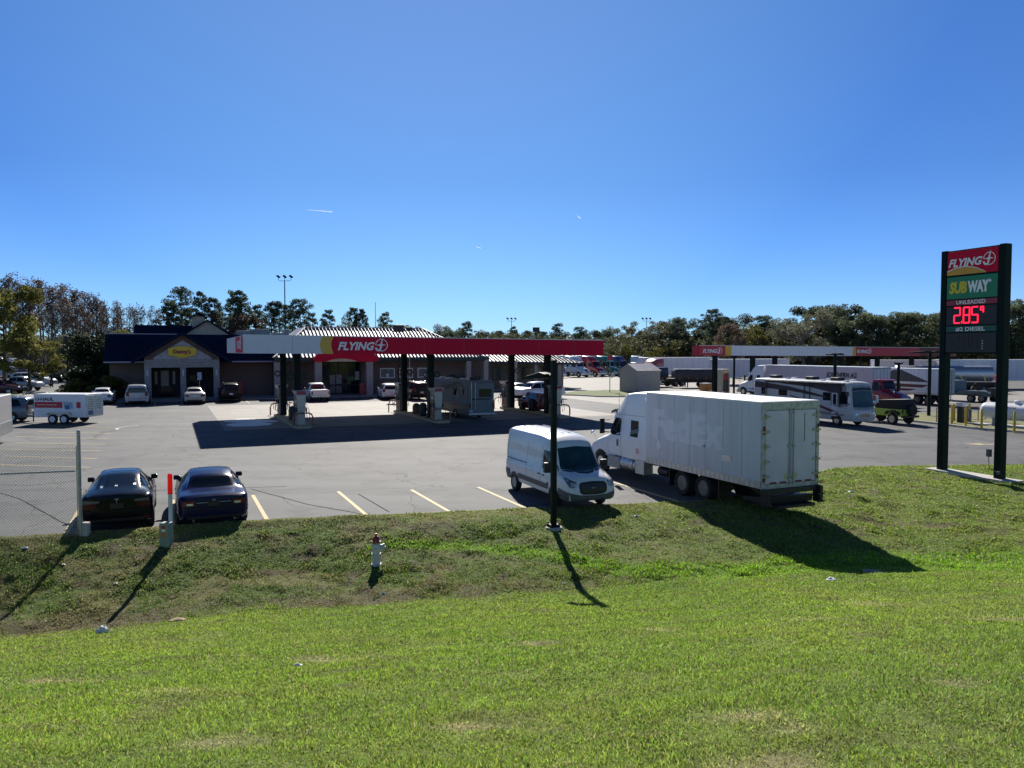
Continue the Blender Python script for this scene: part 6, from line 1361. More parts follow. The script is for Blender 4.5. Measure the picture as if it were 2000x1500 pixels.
# ================================================================ lamp posts
def head_box(q, p, d, L_=.75, wd=.42, h=.16): q.beam(p, Vector(p)+Vector(d)*L_, wd, h)
gp = on_grass(1081, 1031)
T = thing('lamp_post', 'square black lamp post standing on the grass in front of the white van', 'lamp post', gp, GA)
ztop = zof(1078, 703, gp)-gp.z
q = MB(); q.box(-.075, .075, -.075, .075, .06, ztop); q.build('pole', BLKM, T, None, .01)
q = MB(); q.lathe([(.27,-.2),(.27,.02),(.25,.04),(.001,.04)], (0,0,0), 'z', 20); q.build('footing', CON, T, 40); q = MB(); q.box(-.15,.15,-.15,.15,.04,.12)
for a in (-1, 1):
    for b in (-1, 1): q.lathe([(.02,.1),(.02,.18)], (a*.12, b*.12, 0), 'z', 8)
q.build('base_plate', BLKM, T)
q = MB(); q.prism([(-1.15,-.10),(-.25,-.05),(-.2,.08),(-.5,.13),(-1.1,.0)], -.16, .16, 'y'); q.beam((-.3,0,.03),(-.08,0,.03),.06,.06); o = q.build('lamp_head', BLKM, T, None, .02); o.location = (0,0,ztop-.5); o.rotation_euler = (0,0,rad(-75))
def mast(label, px, ytop, d, heads=3, zb=0, r=.12, col=STEEL, name='lamp_mast', box=False, hs_=1.):
    p = atd(px, d, 0); H_ = EYE+(686-ytop)/1500*d*1.0
    t = thing(name, label, 'lamp post', (p.x, p.y, zb), 0)
    q = MB(); q.tube([(0,0,0),(0,0,H_-.9*hs_)], [r, r*.6], 8); q.build('pole', col, t, 50)
    if box: q = MB(); q.box(-.55*hs_,.55*hs_,-.35,.35,H_-.9*hs_,H_-.1); q.build('lamp_head', BLK, t, None, .05); return t
    wd = .95*hs_; q = MB(); n_ = heads
    q.tube([(-wd,0,H_-.45*hs_),(-wd,0,H_-.75*hs_),(-wd*.8,0,H_-.95*hs_),(wd*.8,0,H_-.95*hs_),(wd,0,H_-.75*hs_),(wd,0,H_-.45*hs_)], .05, 6); q.tube([(0,0,H_-.95*hs_),(0,0,H_-.4*hs_)], .05, 6); q.build('crossarm', col, t, 50)
    for k in range(n_):
        x = -wd+2*wd*k/(n_-1); q = MB(); q.beam((x-.18*hs_, -.1, H_-.15*hs_), (x+.18*hs_, .25, H_-.45*hs_), .4*hs_, .22*hs_); q.build('lamp_head', BLKM, t, None, .03)
    return t
mast('tall slim floodlight mast with three heads rising behind the shop', 558, 537, 150, 3, col=BLKM, r=.16, hs_=1.3)
mast('distant floodlight mast with three heads above the middle of the red canopy', 999, 620, 190, 3)
mast('distant floodlight mast above the trucks right of the red canopy', 1262, 620, 195, 3)
mast('floodlight mast half hidden in the tall oak above the diesel canopy', 1604, 597, 185, 3, col=BLKM)
mast('black lamp post with angled heads rising from the diner roof line', 470, 622, 118, 3, col=BLKM, hs_=.9)
mast('black box headed lamp behind the right half of the red canopy', 1047, 638, 125, box=True, col=BLKM)
mast('black box headed lamp above the ridge of the silver roof', 779, 633, 86.5, box=True, col=BLKM, r=.07)
mast('small lamp beside the box headed one over the silver roof', 800, 637, 86.0, box=True, col=STEEL, r=.05, hs_=.6)
mast('thin lamp post against the wood left of the diner', 132, 655, 96, box=True, col=BLKM, r=.1, hs_=.5)
mast('thin distant radio mast above the trees behind the shop', 734, 590, 420, box=True, r=.25, hs_=.2, name='radio_mast')
def tee_pole(label, px, ytop, d, yaw=0., arm=1.2):
    p = atd(px, d, 0); H_ = EYE+(686-ytop)/1500*d
    t = thing('lamp_post', label, 'lamp post', (p.x, p.y, 0), yaw); q = MB(); q.tube([(0,0,0),(0,0,H_)], .13, 8); q.box(-.35,.35,-.35,.35,0,.1); q.build('pole', BLKM, t, 50)
    for s in (-1, 1): q = MB(); q.prism([(.1,-.03),(arm,-.06),(arm,.04),(.5,.12),(.1,.08)], -.2, .2, 'y'); o = q.build('lamp_head', BLKM, t, None, .02); o.location = (0,0,H_-.1); o.scale = (s,1,1)
    return t
tee_pole('black lamp post with one arm at the front of the diesel canopy', 1434, 691, 93, .2)
tee_pole('black lamp post with flat double head behind the motorhome roof', 1631, 690, 64, .6, 1.0)
tee_pole('black lamp post on the dry grass strip left of the price sign', 1816, 686, 60.5, .3, 1.9)
tee_pole('slim black lamp post at the far left of the diesel canopy row', 1755, 708, 70, .3, .3)
# ================================================================ small street furniture
T = thing('no_entry_post', 'thin post with small red sign and white plate on the grass island by the shed', 'sign', at(1191, 768), .2)
q = MB(); q.tube([(0,0,0),(0,0,4.6)], .05, 6); q.build('pole', STEEL, T); q = MB(); q.box(-.3,.3,-.06,-.03,4.1,4.7); q.build('red_plate', SIGNR, T); q = MB(); q.prism([(.1,1.9),(.62,2.05),(.5,2.6),(.15,2.5)], -.08, -.05, 'y'); q.build('white_plate', WHTD, T)
# hydrant
gh = on_grass(735, 1103)
T = thing('fire_hydrant', 'white fire hydrant with red bonnet on the grassy bank', 'fire hydrant', gh, rad(8)); s_ = (zof(735, 1042, gh)-gh.z)/.80
T.scale = (s_*.82, s_*.82, s_)
HW = mat('hydrant_white', (.62,.63,.64), .45, 0, .12, 6); HR = mat('hydrant_red', (.26,.02,.025), .45, 0, .15, 6)
q = MB(); q.lathe([(.17,-.1),(.17,.03),(.12,.05),(.115,.24),(.15,.25),(.15,.29),(.115,.30),(.115,.5),(.135,.54),(.135,.57)], (0,0,0), 'z', 24); q.build('barrel', HW, T, 40)
q = MB(); q.lathe([(.16,.57),(.16,.60),(.125,.61),(.10,.69),(.06,.73),(.035,.735),(.035,.8),(.001,.8)], (0,0,0), 'z', 24); q.build('bonnet', HR, T, 40)
q = MB(); q.lathe([(.08,.08),(.08,.2),(.10,.2),(.10,.25),(.03,.26),(.03,.3),(.001,.3)], (0,0,.44), 'x', 18); q.build('side_outlet', HW, T, 40)
q = MB(); q.lathe([(.10,-.08),(.10,-.19),(.12,-.19),(.12,-.24),(.03,-.25),(.03,-.28),(.001,-.28)], (0,0,.44), 'y', 18); q.build('front_outlet', HW, T, 40)
q = MB()
for k in range(8):
    a = 2*PI*k/8; q.lathe([(.014,.24),(.014,.31)], (.137*math.cos(a), .137*math.sin(a), 0), 'z', 6); q.lathe([(.014,.55),(.014,.625)], (.147*math.cos(a), .147*math.sin(a), 0), 'z', 6)
q.build('flange_bolts', CHR, T)
# cable pedestal and marker post
def glow(name, col, k=.6):
    m = mat(name, col, .4, 0, .1, 9); n = m.node_tree.nodes; L = m.node_tree.links; tr = n.new('ShaderNodeBsdfTranslucent'); tr.inputs['Color'].default_value = (*col, 1); ms = n.new('ShaderNodeMixShader'); ms.inputs[0].default_value = k
    L.new(n['Principled BSDF'].outputs[0], ms.inputs[1]); L.new(tr.outputs[0], ms.inputs[2]); L.new(ms.outputs[0], n['Material Output'].inputs['Surface']); return m
gm = on_grass(325, 1064)
T = thing('cable_pedestal', 'pale green telephone cable pedestal with warning sticker on the bank', 'utility pedestal', gm, rad(-6)); hp = zof(325, 1020, gm)-gm.z
q = MB(); q.box(-.13,.13,-.13,.13,-.1,hp); q.build('body', mat('pedestal_green', (.22,.30,.25), .55, 0, .1, 4), T, None, .03, 3)
for a, b, m_ in ((.74,.88,SIGNR),(.62,.74,SIGNW),(.38,.6,mat('sticker_orange', (.6,.16,.03), .5))): q = MB(); q.box(-.05,.05,-.136,-.13,hp*a,hp*b); q.build('sticker', m_, T)
T = thing('marker_post', 'white fibreglass marker post with bright orange top behind the green pedestal', 'marker post', gm+Vector((.03,.22,0)), 0); hq = zof(325, 927, gm)-gm.z; hm = zof(325, 968, gm)-gm.z
q = MB(); q.tube([(0,0,-.1),(0,0,hm)], .055, 14); q.build('post', mat('marker_white', (.6,.62,.66), .45), T, 50)
q = MB(); q.lathe([(.062,hm),(.062,hq-.05),(.045,hq-.01),(.001,hq)], (0,0,0), 'z', 16); q.build('orange_cap', glow('marker_orange', (.85,.05,.03)), T, 40)
# concrete stub and fence
gs = on_grass(168, 1044); T = tag(MB().box(-.09,.09,-.09,.09,-.2,.34).build('concrete_stub', CON, None, None, .03), 'short concrete stub at the foot of the chain link fence post', 'bollard'); T.location = gs
gf = on_grass(158, 1046); gf.z = .05
fz = zof(153, 840, gf)
T = thing('chain_link_fence', 'grey chain link fence with a tall end post at the left edge', 'fence', (gf.x, gf.y, 0), 0)
fd = (at(0, 1085)-Vector((gf.x, gf.y, 0))); fd = Vector((-1, -.36, 0)).normalized(); FL = 9.0
q = MB(); q.tube([(0,0,-.3),(0,0,fz-.03)], .045, 12); q.lathe([(.05,fz-.04),(.04,fz),(.001,fz+.01)], (0,0,0), 'z', 12)
for k in range(1, 4): q.tube([fd*3*k+Vector((0,0,-.3)), fd*3*k+Vector((0,0,fz-.35))], .03, 8)
q.build('fence_post', STEEL, T, 50)
ft = zof(60, 905, Vector((gf.x, gf.y-.6, 0)))+.05; f0 = zof(153, 870, gf)
q = MB(); zt_ = fz-.62; q.tube([fd*.1+Vector((0,0,fz-1.1)), fd*FL+Vector((0,0,fz-1.05))], .022, 8)
for k, zz_ in enumerate((fz-.08, fz-.22, fz-.36)): q.tube([Vector((-.08,0,zz_)), Vector((0.0,0,zz_))], .008, 5)
q.tube([(-.07,0,.0),(-.07,0,fz-.42)], .012, 6); q.build('rails', STEEL, T, 50)
q = MB(); zt_ = fz-.45; zb_ = .0; D = .075; hgt = zt_-zb_; nrm = Vector((fd.y, -fd.x, 0))
n_ = int((FL+hgt)/D/1.0)
for i in range(n_):
    for s in (0, 1):
        o0 = i*D-hgt if s == 0 else i*D
        # a diagonal wire from (o, bottom) to (o+hgt, top) clipped to the panel
        a0, a1 = (o0, o0+hgt) if s == 0 else (o0, o0-hgt)
        t0, t1 = 0., 1.
        lo, hi = .07, FL
        dx = a1-a0
        ta, tb = sorted(((lo-a0)/dx, (hi-a0)/dx)); t0 = max(t0, ta); t1 = min(t1, tb)
        if t1 <= t0+.01: continue
        p = fd*(a0+dx*t0)+Vector((0,0,zb_+hgt*t0)); r_ = fd*(a0+dx*t1)+Vector((0,0,zb_+hgt*t1)); q.tube([p, r_], .0038, 3, 0, False)
q.build('mesh_fabric', mat('pale_wire', (.5,.5,.5), .5, .3), T)
# propane tank, guard posts, dispenser
tkL = at(1906, 834); T = thing('propane_tank', 'large white horizontal propane tank behind the yellow posts', 'gas tank', w(52.0, 35.7, .12), H_mV, None, .95)
q = MB(); R = .62; prof = [(R*math.sin(rad(a)), .45-.45*math.cos(rad(a))*1.0) for a in range(0, 91, 10)]; prof = [(max(r, .001), h) for r, h in prof]; prof += [(R, 6.5)]+[(max(.001, R*math.cos(rad(a))), 6.5+.45*math.sin(rad(a))) for a in range(10, 91, 10)]
q.lathe(prof, (0,0,1.02), 'x', 32); q.build('tank', mat('tank_white', (.7,.71,.73), .3, 0, .04, 1), T, 40)
q = MB(); q.lathe([(.22,0),(.22,.22),(.1,.3),(.001,.3)], (2.6,0,1.6), 'z', 18); q.build('valve_dome', MATS['tank_white'], T, 40)
q = MB(); put_text(q, 'PROPANE', (2.3,-.61,1.3), (1,0,0), (0,0,1), .12, .6, 0, .02); q.build('lettering', BLK, T)
for x in (1.2, 5.5): q = MB(); q.box(x-.15,x+.15,-.4,.4,0,.5); q.build('saddle', STEEL, T)
q = MB(); q.box(-.5,7.2,-.9,.9,-.1,.04); q.build('plinth', CON, T, None, .02)
q = MB(); q.tube([(.6,-.2,.5),(.2,-.3,.3),(-.8,-.3,.3),(-.9,-.3,1.0)], .03, 6); q.build('pipework', STEEL, T)
for i, (px, py) in enumerate([(1859,827),(1886,832),(1917,836),(1981,842),(1893,822),(1862,822)]):
    p = at(px, py, .12); q = MB(); q.lathe([(.075,-.1),(.075,1.22),(.05,1.27),(.001,1.28)], (0,0,0), 'z', 14); o = q.build('guard_post', YEL, None, 40); o.location = p
    tag(o, ['leftmost yellow guard post of the front row before the propane tank','second yellow guard post from the left, right of the black dispenser','yellow guard post in front of the rounded end of the propane tank','yellow guard post before the middle of the propane tank, right of the sign','short yellow guard post in the back row right of the dispenser','short yellow guard post in the back row left of the dispenser'][i], 'bollard', 'yellow guard posts by the propane tank')
T = thing('propane_dispenser', 'black propane dispenser with pale hood between the yellow posts', 'dispenser', at(1878, 825, .12), GA)
q = MB(); q.box(-.24,.24,-.2,.2,0,1.15); q.build('cabinet', BLK, T, None, .02); q = MB(); q.box(-.3,.3,-.25,.25,1.15,1.4); q.build('hood', WHTD, T, None, .03)
q = MB()
for a, b in (((0,0,0),(0,0,1.0)),((2.0,1.2,0),(2.0,1.2,1.0)),((0,0,1.0),(2.0,1.2,1.0)),((2.0,1.2,1),(3.6,1.0,1)),((3.6,1.0,0),(3.6,1.0,1.0))): q.tube([a, b], .035, 8)
o = q.build('pipe_railing', mat('rusty_pipe', (.25,.13,.09), .7, 0, .3, 8), None, 50); o.location = at(1829, 824, .12); tag(o, 'rusty pipe railing left of the yellow guard posts', 'railing')
q = MB(); q.box(-.02,.02,-.3,.3,.0,.9); o = q.build('valve_stand', BLK); o.location = at(1892, 824, .12); tag(o, 'small black valve stand between propane dispenser and tank', 'stand')
# litter
def blob(px, py, s, m, label, nm='litter', cat='litter', sz=.5, group=None):
    g = on_grass(px, py); q = MB(); rng = random.Random(px*7+py); n = 9; vs = [(0,0,sz*s)]
    for r_, zz_ in ((.35,.75),(.7,.4),(1.,.02)):
        for k in range(n): a = 2*PI*k/n; f = r_*s*(1+rng.uniform(-.3,.3)); vs.append((f*math.cos(a), f*math.sin(a)*.7, zz_*sz*s*(1+rng.uniform(-.5,.5))))
    fs = [(0, 1+k, 1+(k+1) % n) for k in range(n)]+[(1+r_*n+k, 1+(r_+1)*n+k, 1+(r_+1)*n+(k+1) % n, 1+r_*n+(k+1) % n) for r_ in range(2) for k in range(n)]
    q.add(vs, fs); o = q.build(nm, m, None, 30); o.location = g+Vector((0,0,.02)); return tag(o, label, cat, group)
BAG = mat('bag_white', (.75,.76,.78), .5, 0, .05, 9)
blob(200, 1236, .17, BAG, 'crumpled white plastic bag on bare soil at the lower left', 'plastic_bag', 'plastic bag', .8)
blob(1622, 1133, .11, BAG, 'small white paper scrap on the grass at the right', 'paper_scrap')
blob(48, 1072, .09, BAG, 'pale scrap on the bank at the left edge below the fence', 'paper_scrap'); blob(1662, 962, .12, BAG, 'white scrap on the grass right of the box truck', 'paper_scrap')
blob(124, 1104, .05, BAG, 'tiny white scrap on the bank left of the pedestal shadow', 'paper_scrap'); blob(226, 1141, .05, BAG, 'tiny white scrap at the tip of the marker post shadow', 'paper_scrap'); blob(1243, 1009, .09, BAG, 'white scrap on the grass below the truck wheels', 'paper_scrap'); blob(1101, 1141, .05, BAG, 'small white scrap beside the lamp post shadow', 'paper_scrap')
blob(582, 1302, .05, BAG, 'tiny white scrap in the near lawn at left centre', 'paper_scrap'); blob(749, 1161, .04, mat('blue_scrap', (.03,.25,.5), .4), 'tiny blue wrapper right of the hydrant shadow', 'wrapper')
SOILM = mat('sandy_soil', (.36,.27,.19), .95, 0, .2, 9); ROCK = mat('pale_rock', (.4,.34,.28), .9, 0, .2, 6)
blob(349, 1212, .17, SOILM, 'sandy mound of bare earth right of the plastic bag', 'soil_mound', 'soil mound', .25); blob(1704, 1118, .28, ROCK, 'low pale stone patch in the lush grass below the truck shadow', 'stone', 'stone', .15)
rng = random.Random(3)
for i in range(26):
    px, py = rng.choice([(rng.randint(20,700), rng.randint(1070,1200)), (rng.randint(400,1400), rng.randint(1030,1100))]); 
    o = blob(px, py, rng.uniform(.008,.018), BAG, 'tiny white fleck on the worn bank between fence and lamp post', 'litter_fleck', 'litter', .6, 'white flecks on the bank')
# ================================================================ person by the far left cars
def person(label, loc, rz, top, bottom, h=1.78):
    t = thing('person', label, 'person', loc, rz); k = h/1.78
    V = [(0,0,.98),(0,0,1.15),(0,0,1.38),(0,0,1.5),(0,0,1.62),(0,.02,1.74),(.18,0,1.42),(.24,-.03,1.15),(.22,-.1,.92),(-.18,0,1.42),(-.25,.0,1.15),(-.24,.05,.92),(.1,0,.92),(.11,-.02,.5),(.11,0,.09),(.12,-.14,.04),(-.1,0,.92),(-.12,.03,.5),(-.13,.06,.09),(-.13,-.08,.04)]
    E_ = [(0,1),(1,2),(2,3),(3,4),(4,5),(2,6),(6,7),(7,8),(2,9),(9,10),(10,11),(0,12),(12,13),(13,14),(14,15),(0,16),(16,17),(17,18),(18,19)]
    R_ = [.14,.14,.16,.06,.085,.07,.075,.05,.035,.075,.05,.035,.1,.07,.05,.04,.1,.07,.05,.04]
    bm = bmesh.new(); lay = bm.verts.layers.skin.verify(); vv = []
    for (a, b, c), r_ in zip(V, R_):
        v_ = bm.verts.new((a*k, b*k, c*k)); v_[lay].radius = (r_*k, r_*k); vv.append(v_)
    vv[0][lay].use_root = True
    for a, b in E_: bm.edges.new((vv[a], vv[b]))
    me = bpy.data.meshes.new('body'); bm.to_mesh(me); bm.free(); o = bpy.data.objects.new('body', me); C.objects.link(o); o.parent = t
    o.modifiers.new('skin', 'SKIN'); o.modifiers.new('sub', 'SUBSURF').render_levels = 1; me.materials.append(top)
    return t
person('man in dark clothes standing on the path by the far left row of cars', at(101, 757), rad(20), mat('dark_clothes', (.02,.022,.03), .9), None, 2.1)
# ================================================================ trees
def leaf_mat(name, col, trans=.35, var=.5, hue=0.):
    m = bpy.data.materials.new(name); m.use_nodes = True; n = m.node_tree.nodes; L = m.node_tree.links; b = n['Principled BSDF']
    tc = n.new('ShaderNodeTexCoord'); no = n.new('ShaderNodeTexNoise'); no.inputs['Scale'].default_value = .55; no.inputs['Detail'].default_value = 4; L.new(tc.outputs['Object'], no.inputs['Vector'])
    oi = n.new('ShaderNodeObjectInfo'); r = n.new('ShaderNodeValToRGB'); c = Vector(col)
    r.color_ramp.elements[0].position = .3; r.color_ramp.elements[1].position = .7; r.color_ramp.elements[0].color = (*(c*(1-var)), 1); r.color_ramp.elements[1].color = (c[0]*(1+var+hue), c[1]*(1+var), c[2]*(1+var*.5), 1)
    L.new(no.outputs['Fac'], r.inputs['Fac']); mr = n.new('ShaderNodeMapRange'); mr.inputs['To Min'].default_value = .7; mr.inputs['To Max'].default_value = 1.35; L.new(oi.outputs['Random'], mr.inputs['Value'])
    sc = n.new('ShaderNodeVectorMath'); sc.operation = 'SCALE'; L.new(r.outputs[0], sc.inputs[0]); L.new(mr.outputs[0], sc.inputs['Scale']); L.new(sc.outputs[0], b.inputs['Base Color']); b.inputs['Roughness'].default_value = .6; b.inputs['Specular IOR Level'].default_value = .1
    tr = n.new('ShaderNodeBsdfTranslucent'); L.new(sc.outputs[0], tr.inputs['Color']); ms = n.new('ShaderNodeMixShader'); ms.inputs[0].default_value = trans; L.new(b.outputs[0], ms.inputs[1]); L.new(tr.outputs[0], ms.inputs[2]); L.new(ms.outputs[0], n['Material Output'].inputs['Surface'])
    return m
BARK = mat('bark', (.09,.075,.06), .95, 0, .3, 3, .5); BARKG = mat('bark_grey', (.16,.145,.13), .95, 0, .3, 3, .4)
def quads_mesh(name, P, size, m, rg, flat=.0):
    """one small leaf cluster card per point"""
    N = len(P); a = rg.normal(size=(N,3)); a /= np.linalg.norm(a, axis=1)[:,None]; b = rg.normal(size=(N,3)); b -= (a*b).sum(1)[:,None]*a; b /= np.linalg.norm(b, axis=1)[:,None]
    s = size*(.5+rg.random((N,1))); A = a*s; B = b*s*.55
    V = np.stack([P-A*.9, P+B*.8, P+A, P-B], 1).reshape(-1,3); F = np.arange(4*N).reshape(-1,4)
    me = bpy.data.meshes.new(name); me.vertices.add(4*N); me.vertices.foreach_set('co', V.astype(np.float32).ravel()); me.loops.add(4*N); me.loops.foreach_set('vertex_index', F.astype(np.int32).ravel())
    me.polygons.add(N); me.polygons.foreach_set('loop_start', np.arange(0,4*N,4,dtype=np.int32)); me.polygons.foreach_set('loop_total', np.full(N,4,np.int32)); me.update(calc_edges=True); me.materials.append(m)
    return me
def make_tree(kind, seed, m, bark, H=16., nleaf=3600, leaf=.28):
    rg = np.random.default_rng(seed); q = MB(); clumps = []
    lean = rg.normal(size=2)*.02*H
    def trunk_at(t): return Vector((lean[0]*t*t+.01*H*math.sin(t*5+seed), lean[1]*t*t, H*t))
    top = {'pine':.95,'oak':.7,'bare':.93,'bush':.5}[kind]; r0 = {'pine':.016,'oak':.024,'bare':.014,'bush':.02}[kind]*H
    q.tube([trunk_at(t*top/7) for t in range(8)], [r0*(1-.85*t/7) for t in range(8)], 7)
    if kind == 'pine':
        nb = rg.integers(28, 38)
        for i in range(nb):
            t = .42+.56*(i/nb)**.85; a = i*2.4+rg.random(); R = H*(.15*(1-((t-.62)/.42)**2)+.02)*(.35+.85*rg.random()); p = trunk_at(min(t,.95)); e = p+Vector((math.cos(a)*R, math.sin(a)*R, H*(.02+.05*rg.random())))
            q.tube([p, (p+e)/2+Vector((0,0,-.01*H)), e], [r0*.25, r0*.16, .02], 4); clumps.append((e, H*.030*(.5+.9*rg.random()), .8)); clumps.append(((p+e)/2+Vector((0,0,.015*H)), H*.022*(.5+.8*rg.random()), .8)); e3 = (p+e)/2+Vector((math.cos(a+1.2)*R*.45, math.sin(a+1.2)*R*.45, .02*H)); clumps.append((e3, H*.024*(.5+.8*rg.random()), .8))
        for k in range(3):
            a = rg.random()*6.3; t = .35+.12*rg.random(); p = trunk_at(t); e = p+Vector((math.cos(a)*H*.1, math.sin(a)*H*.1, .02*H)); q.tube([p, e], [.05, .02], 4)
    elif kind == 'oak':
        for i in range(34):
            a = rg.random()*6.28; z = .22+.70*rg.random()**.8; R = H*.33*math.sqrt(max(.05, 1-((z-.52)/.5)**2))*(.35+.75*rg.random()**.6); p = trunk_at(min(.6, .2+z*.45)); e = Vector((math.cos(a)*R, math.sin(a)*R, H*z))
            q.tube([p, (p*.45+e*.55)+Vector((0,0,-.02*H)), e], [r0*.35, r0*.2, .03], 5); clumps.append((e, H*.068*(.5+.9*rg.random()), .75))
    elif kind == 'bare':
        for i in range(34):
            t = .44+.52*i/34; a = rg.random()*6.28; L_ = H*(.17*(1-t)+.05)*(.6+.8*rg.random()); p = trunk_at(t); d = Vector((math.cos(a), math.sin(a), .9+.8*rg.random())).normalized(); e = p+d*L_
            q.tube([p, p+d*L_*.5+Vector((0,0,-.01*H)), e], [r0*.28, r0*.15, .02], 3)
            for k in range(5):
                dd = (d+Vector(rg.normal(size=3))*.55).normalized(); s0 = p+d*L_*(.3+.14*k); e2 = s0+dd*L_*.42; q.tube([s0, e2], [r0*.09, .012], 3)
                if rg.random() < .75: clumps.append((e2, H*.026*(.6+rg.random()), 1))
            clumps.append((e, H*.02, 1))
    else:
        for i in range(26):
            a = rg.random()*6.28; z = rg.random()*.85+.08; R = H*.42*math.sqrt(max(.05, 1-((z-.42)/.62)**2))*rg.random()**.5; clumps.append((Vector((math.cos(a)*R, math.sin(a)*R, H*z)), H*.13*(.6+.8*rg.random()), .8))
    w_ = np.array([c[1]**2 for c in clumps]); w_ = w_/w_.sum(); idx = rg.choice(len(clumps), nleaf, p=w_)
    cen = np.array([tuple(c[0]) for c in clumps])[idx]; rad_ = np.array([c[1] for c in clumps])[idx][:,None]; fl = np.array([c[2] for c in clumps])[idx]
    o = rg.normal(size=(nleaf,3)); o /= np.linalg.norm(o, axis=1)[:,None]; o *= rad_*(rg.random((nleaf,1))**.4)*1.25; o[:,2] *= fl
    me = quads_mesh('crown', cen+o, leaf, m, rg)
    me2 = bpy.data.meshes.new('trunk'); me2.from_pydata(q.v, [], q.f); me2.materials.append(bark); me2.update()
    return (me2, me, H)
PINE = leaf_mat('pine_needles', (.075,.105,.075), .45, .4); OAK = leaf_mat('oak_leaves', (.11,.13,.078), .42, .5); OAKG = leaf_mat('grey_oak_leaves', (.17,.175,.13), .42, .5); AUT = leaf_mat('rust_leaves', (.118,.092,.076), .35, .4, .1); YEL_ = leaf_mat('yellow_leaves', (.145,.14,.042), .45, .5); OLV = leaf_mat('olive_leaves', (.10,.10,.035), .4, .4); DRK = leaf_mat('dark_evergreen', (.018,.032,.016), .15, .4)
protos = dict(
 pine=[make_tree('pine', s, PINE, BARK, nleaf=4600, leaf=.165) for s in (1,2,3,4)],
 oak=[make_tree('oak', s, OAK, BARK, nleaf=9500, leaf=.21) for s in (5,6,7)]+[make_tree('oak', s, OAKG, BARKG, nleaf=7500, leaf=.20) for s in (8,9)],
 brown=[make_tree('bare', s, AUT, BARKG, nleaf=1150, leaf=.17) for s in (10,11,12)],
 bare=[make_tree('bare', s, AUT, BARKG, nleaf=450, leaf=.16) for s in (13,14)],
 autumn=[make_tree('oak', s, AUT, BARK, nleaf=3800, leaf=.28) for s in (15,)],
 yellow=[make_tree('oak', s, YEL_, BARK, nleaf=5500, leaf=.26) for s in (16,17)],
 bush=[make_tree('bush', s, OLV, BARK, nleaf=2500, leaf=.5) for s in (18,)])
ZN = [(0,120,'left edge of the photo'),(120,310,'shrubs left of the diner'),(310,520,'diner roof'),(520,640,'tall floodlight mast'),(640,860,'silver shop roof'),(860,1180,'right half of the red canopy'),(1180,1360,'shed and parked semis'),(1360,1560,'left half of the diesel canopy'),(1560,1790,'right half of the diesel canopy'),(1790,2100,'price sign')]
ORD = ['first','second','third','fourth','fifth','sixth','seventh','eighth','ninth','tenth','eleventh','twelfth','thirteenth','fourteenth','fifteenth','sixteenth','seventeenth','eighteenth']
KN = dict(pine=('pine_tree','dark green pine','pine'), oak=('oak_tree','broad green oak','oak'), brown=('cypress_tree','rust brown tree','tree'), bare=('bare_tree','leafless grey tree','tree'), autumn=('maple_tree','reddish brown autumn tree','tree'), yellow=('yellow_tree','yellow green tree','tree'), bush=('shrub','olive bushy shrub','shrub'))
cnt = {}
plan = []
def T_(kind, px, top, d, wide=1.): plan.append((px, kind, top, d, wide))
for px, top in [(-25,560),(12,545),(48,556),(80,548),(104,562),(122,558),(148,570),(176,575),(190,582)]: T_('brown', px, top, 150)
for px, top in [(30,590),(65,585),(95,590),(135,588),(160,595),(205,600),(232,606)]: T_('brown', px, top, 165, .9)
for px, top in [(20,540),(38,548),(90,552),(128,560),(140,566),(182,580),(200,588),(222,594),(240,596),(260,600),(62,552),(112,570),(165,578),(212,592),(232,596),(250,600),(268,604),(282,598),(296,602),(312,606)]: T_('bare', px, top, 155)
for px, top in [(322,592),(356,570),(398,578),(430,586),(455,577),(476,576),(500,602),(530,592),(546,598),(568,600),(588,589),(645,611),(692,605),(711,610),(746,613),(612,617),(340,600),(378,605)]: T_('pine', px, top, 165 if px < 600 else 190, .95)
for px, top in [(668,628),(775,628),(800,634),(868,634),(890,640),(938,645),(962,643),(1015,644),(1105,645),(1150,644),(1175,640),(1208,638),(1240,632)]: T_('oak', px, top, 210, 1.05)
for px, top in [(913,633),(1085,634),(1132,641),(1000,642),(1048,646),(1063,650),(1030,650),(980,650)]: T_('pine', px, top, 200, 1.1)
for px, top in [(1265,624),(1292,622),(1315,624),(1348,622),(1372,621),(1440,613),(1470,616),(1520,624),(1545,628)]: T_('oak', px, top, 190, 1.2)
for px, top in [(1390,608),(1412,622),(1492,620),(1325,626)]: T_('pine', px, top, 185, 1.3)
for px, top in [(1570,606),(1600,592),(1628,588),(1655,606),(1682,618),(1712,612),(1742,606),(1775,604),(1808,606),(1835,604),(1870,602),(1905,596),(1940,590),(1975,584),(2005,580),(2035,586)]: T_('oak', px, top, 165, 1.25)
for px, top in [(1452,630),(1500,640),(1590,640),(1850,650)]: T_('yellow', px, top, 175, .9)
for px, top in [(1320,668),(1400,664),(1280,676),(1220,672)]: T_('yellow', px, top, 168, .9)
for px, top in [(485,615),(1425,632),(450,610)]: T_('autumn', px, top, 160, .9)
for px, top in [(130,640),(160,650),(190,652),(225,640),(255,645),(285,640),(310,648)]: T_('yellow' if px % 2 else 'oak', px, top, 140, .9)
plan.sort()
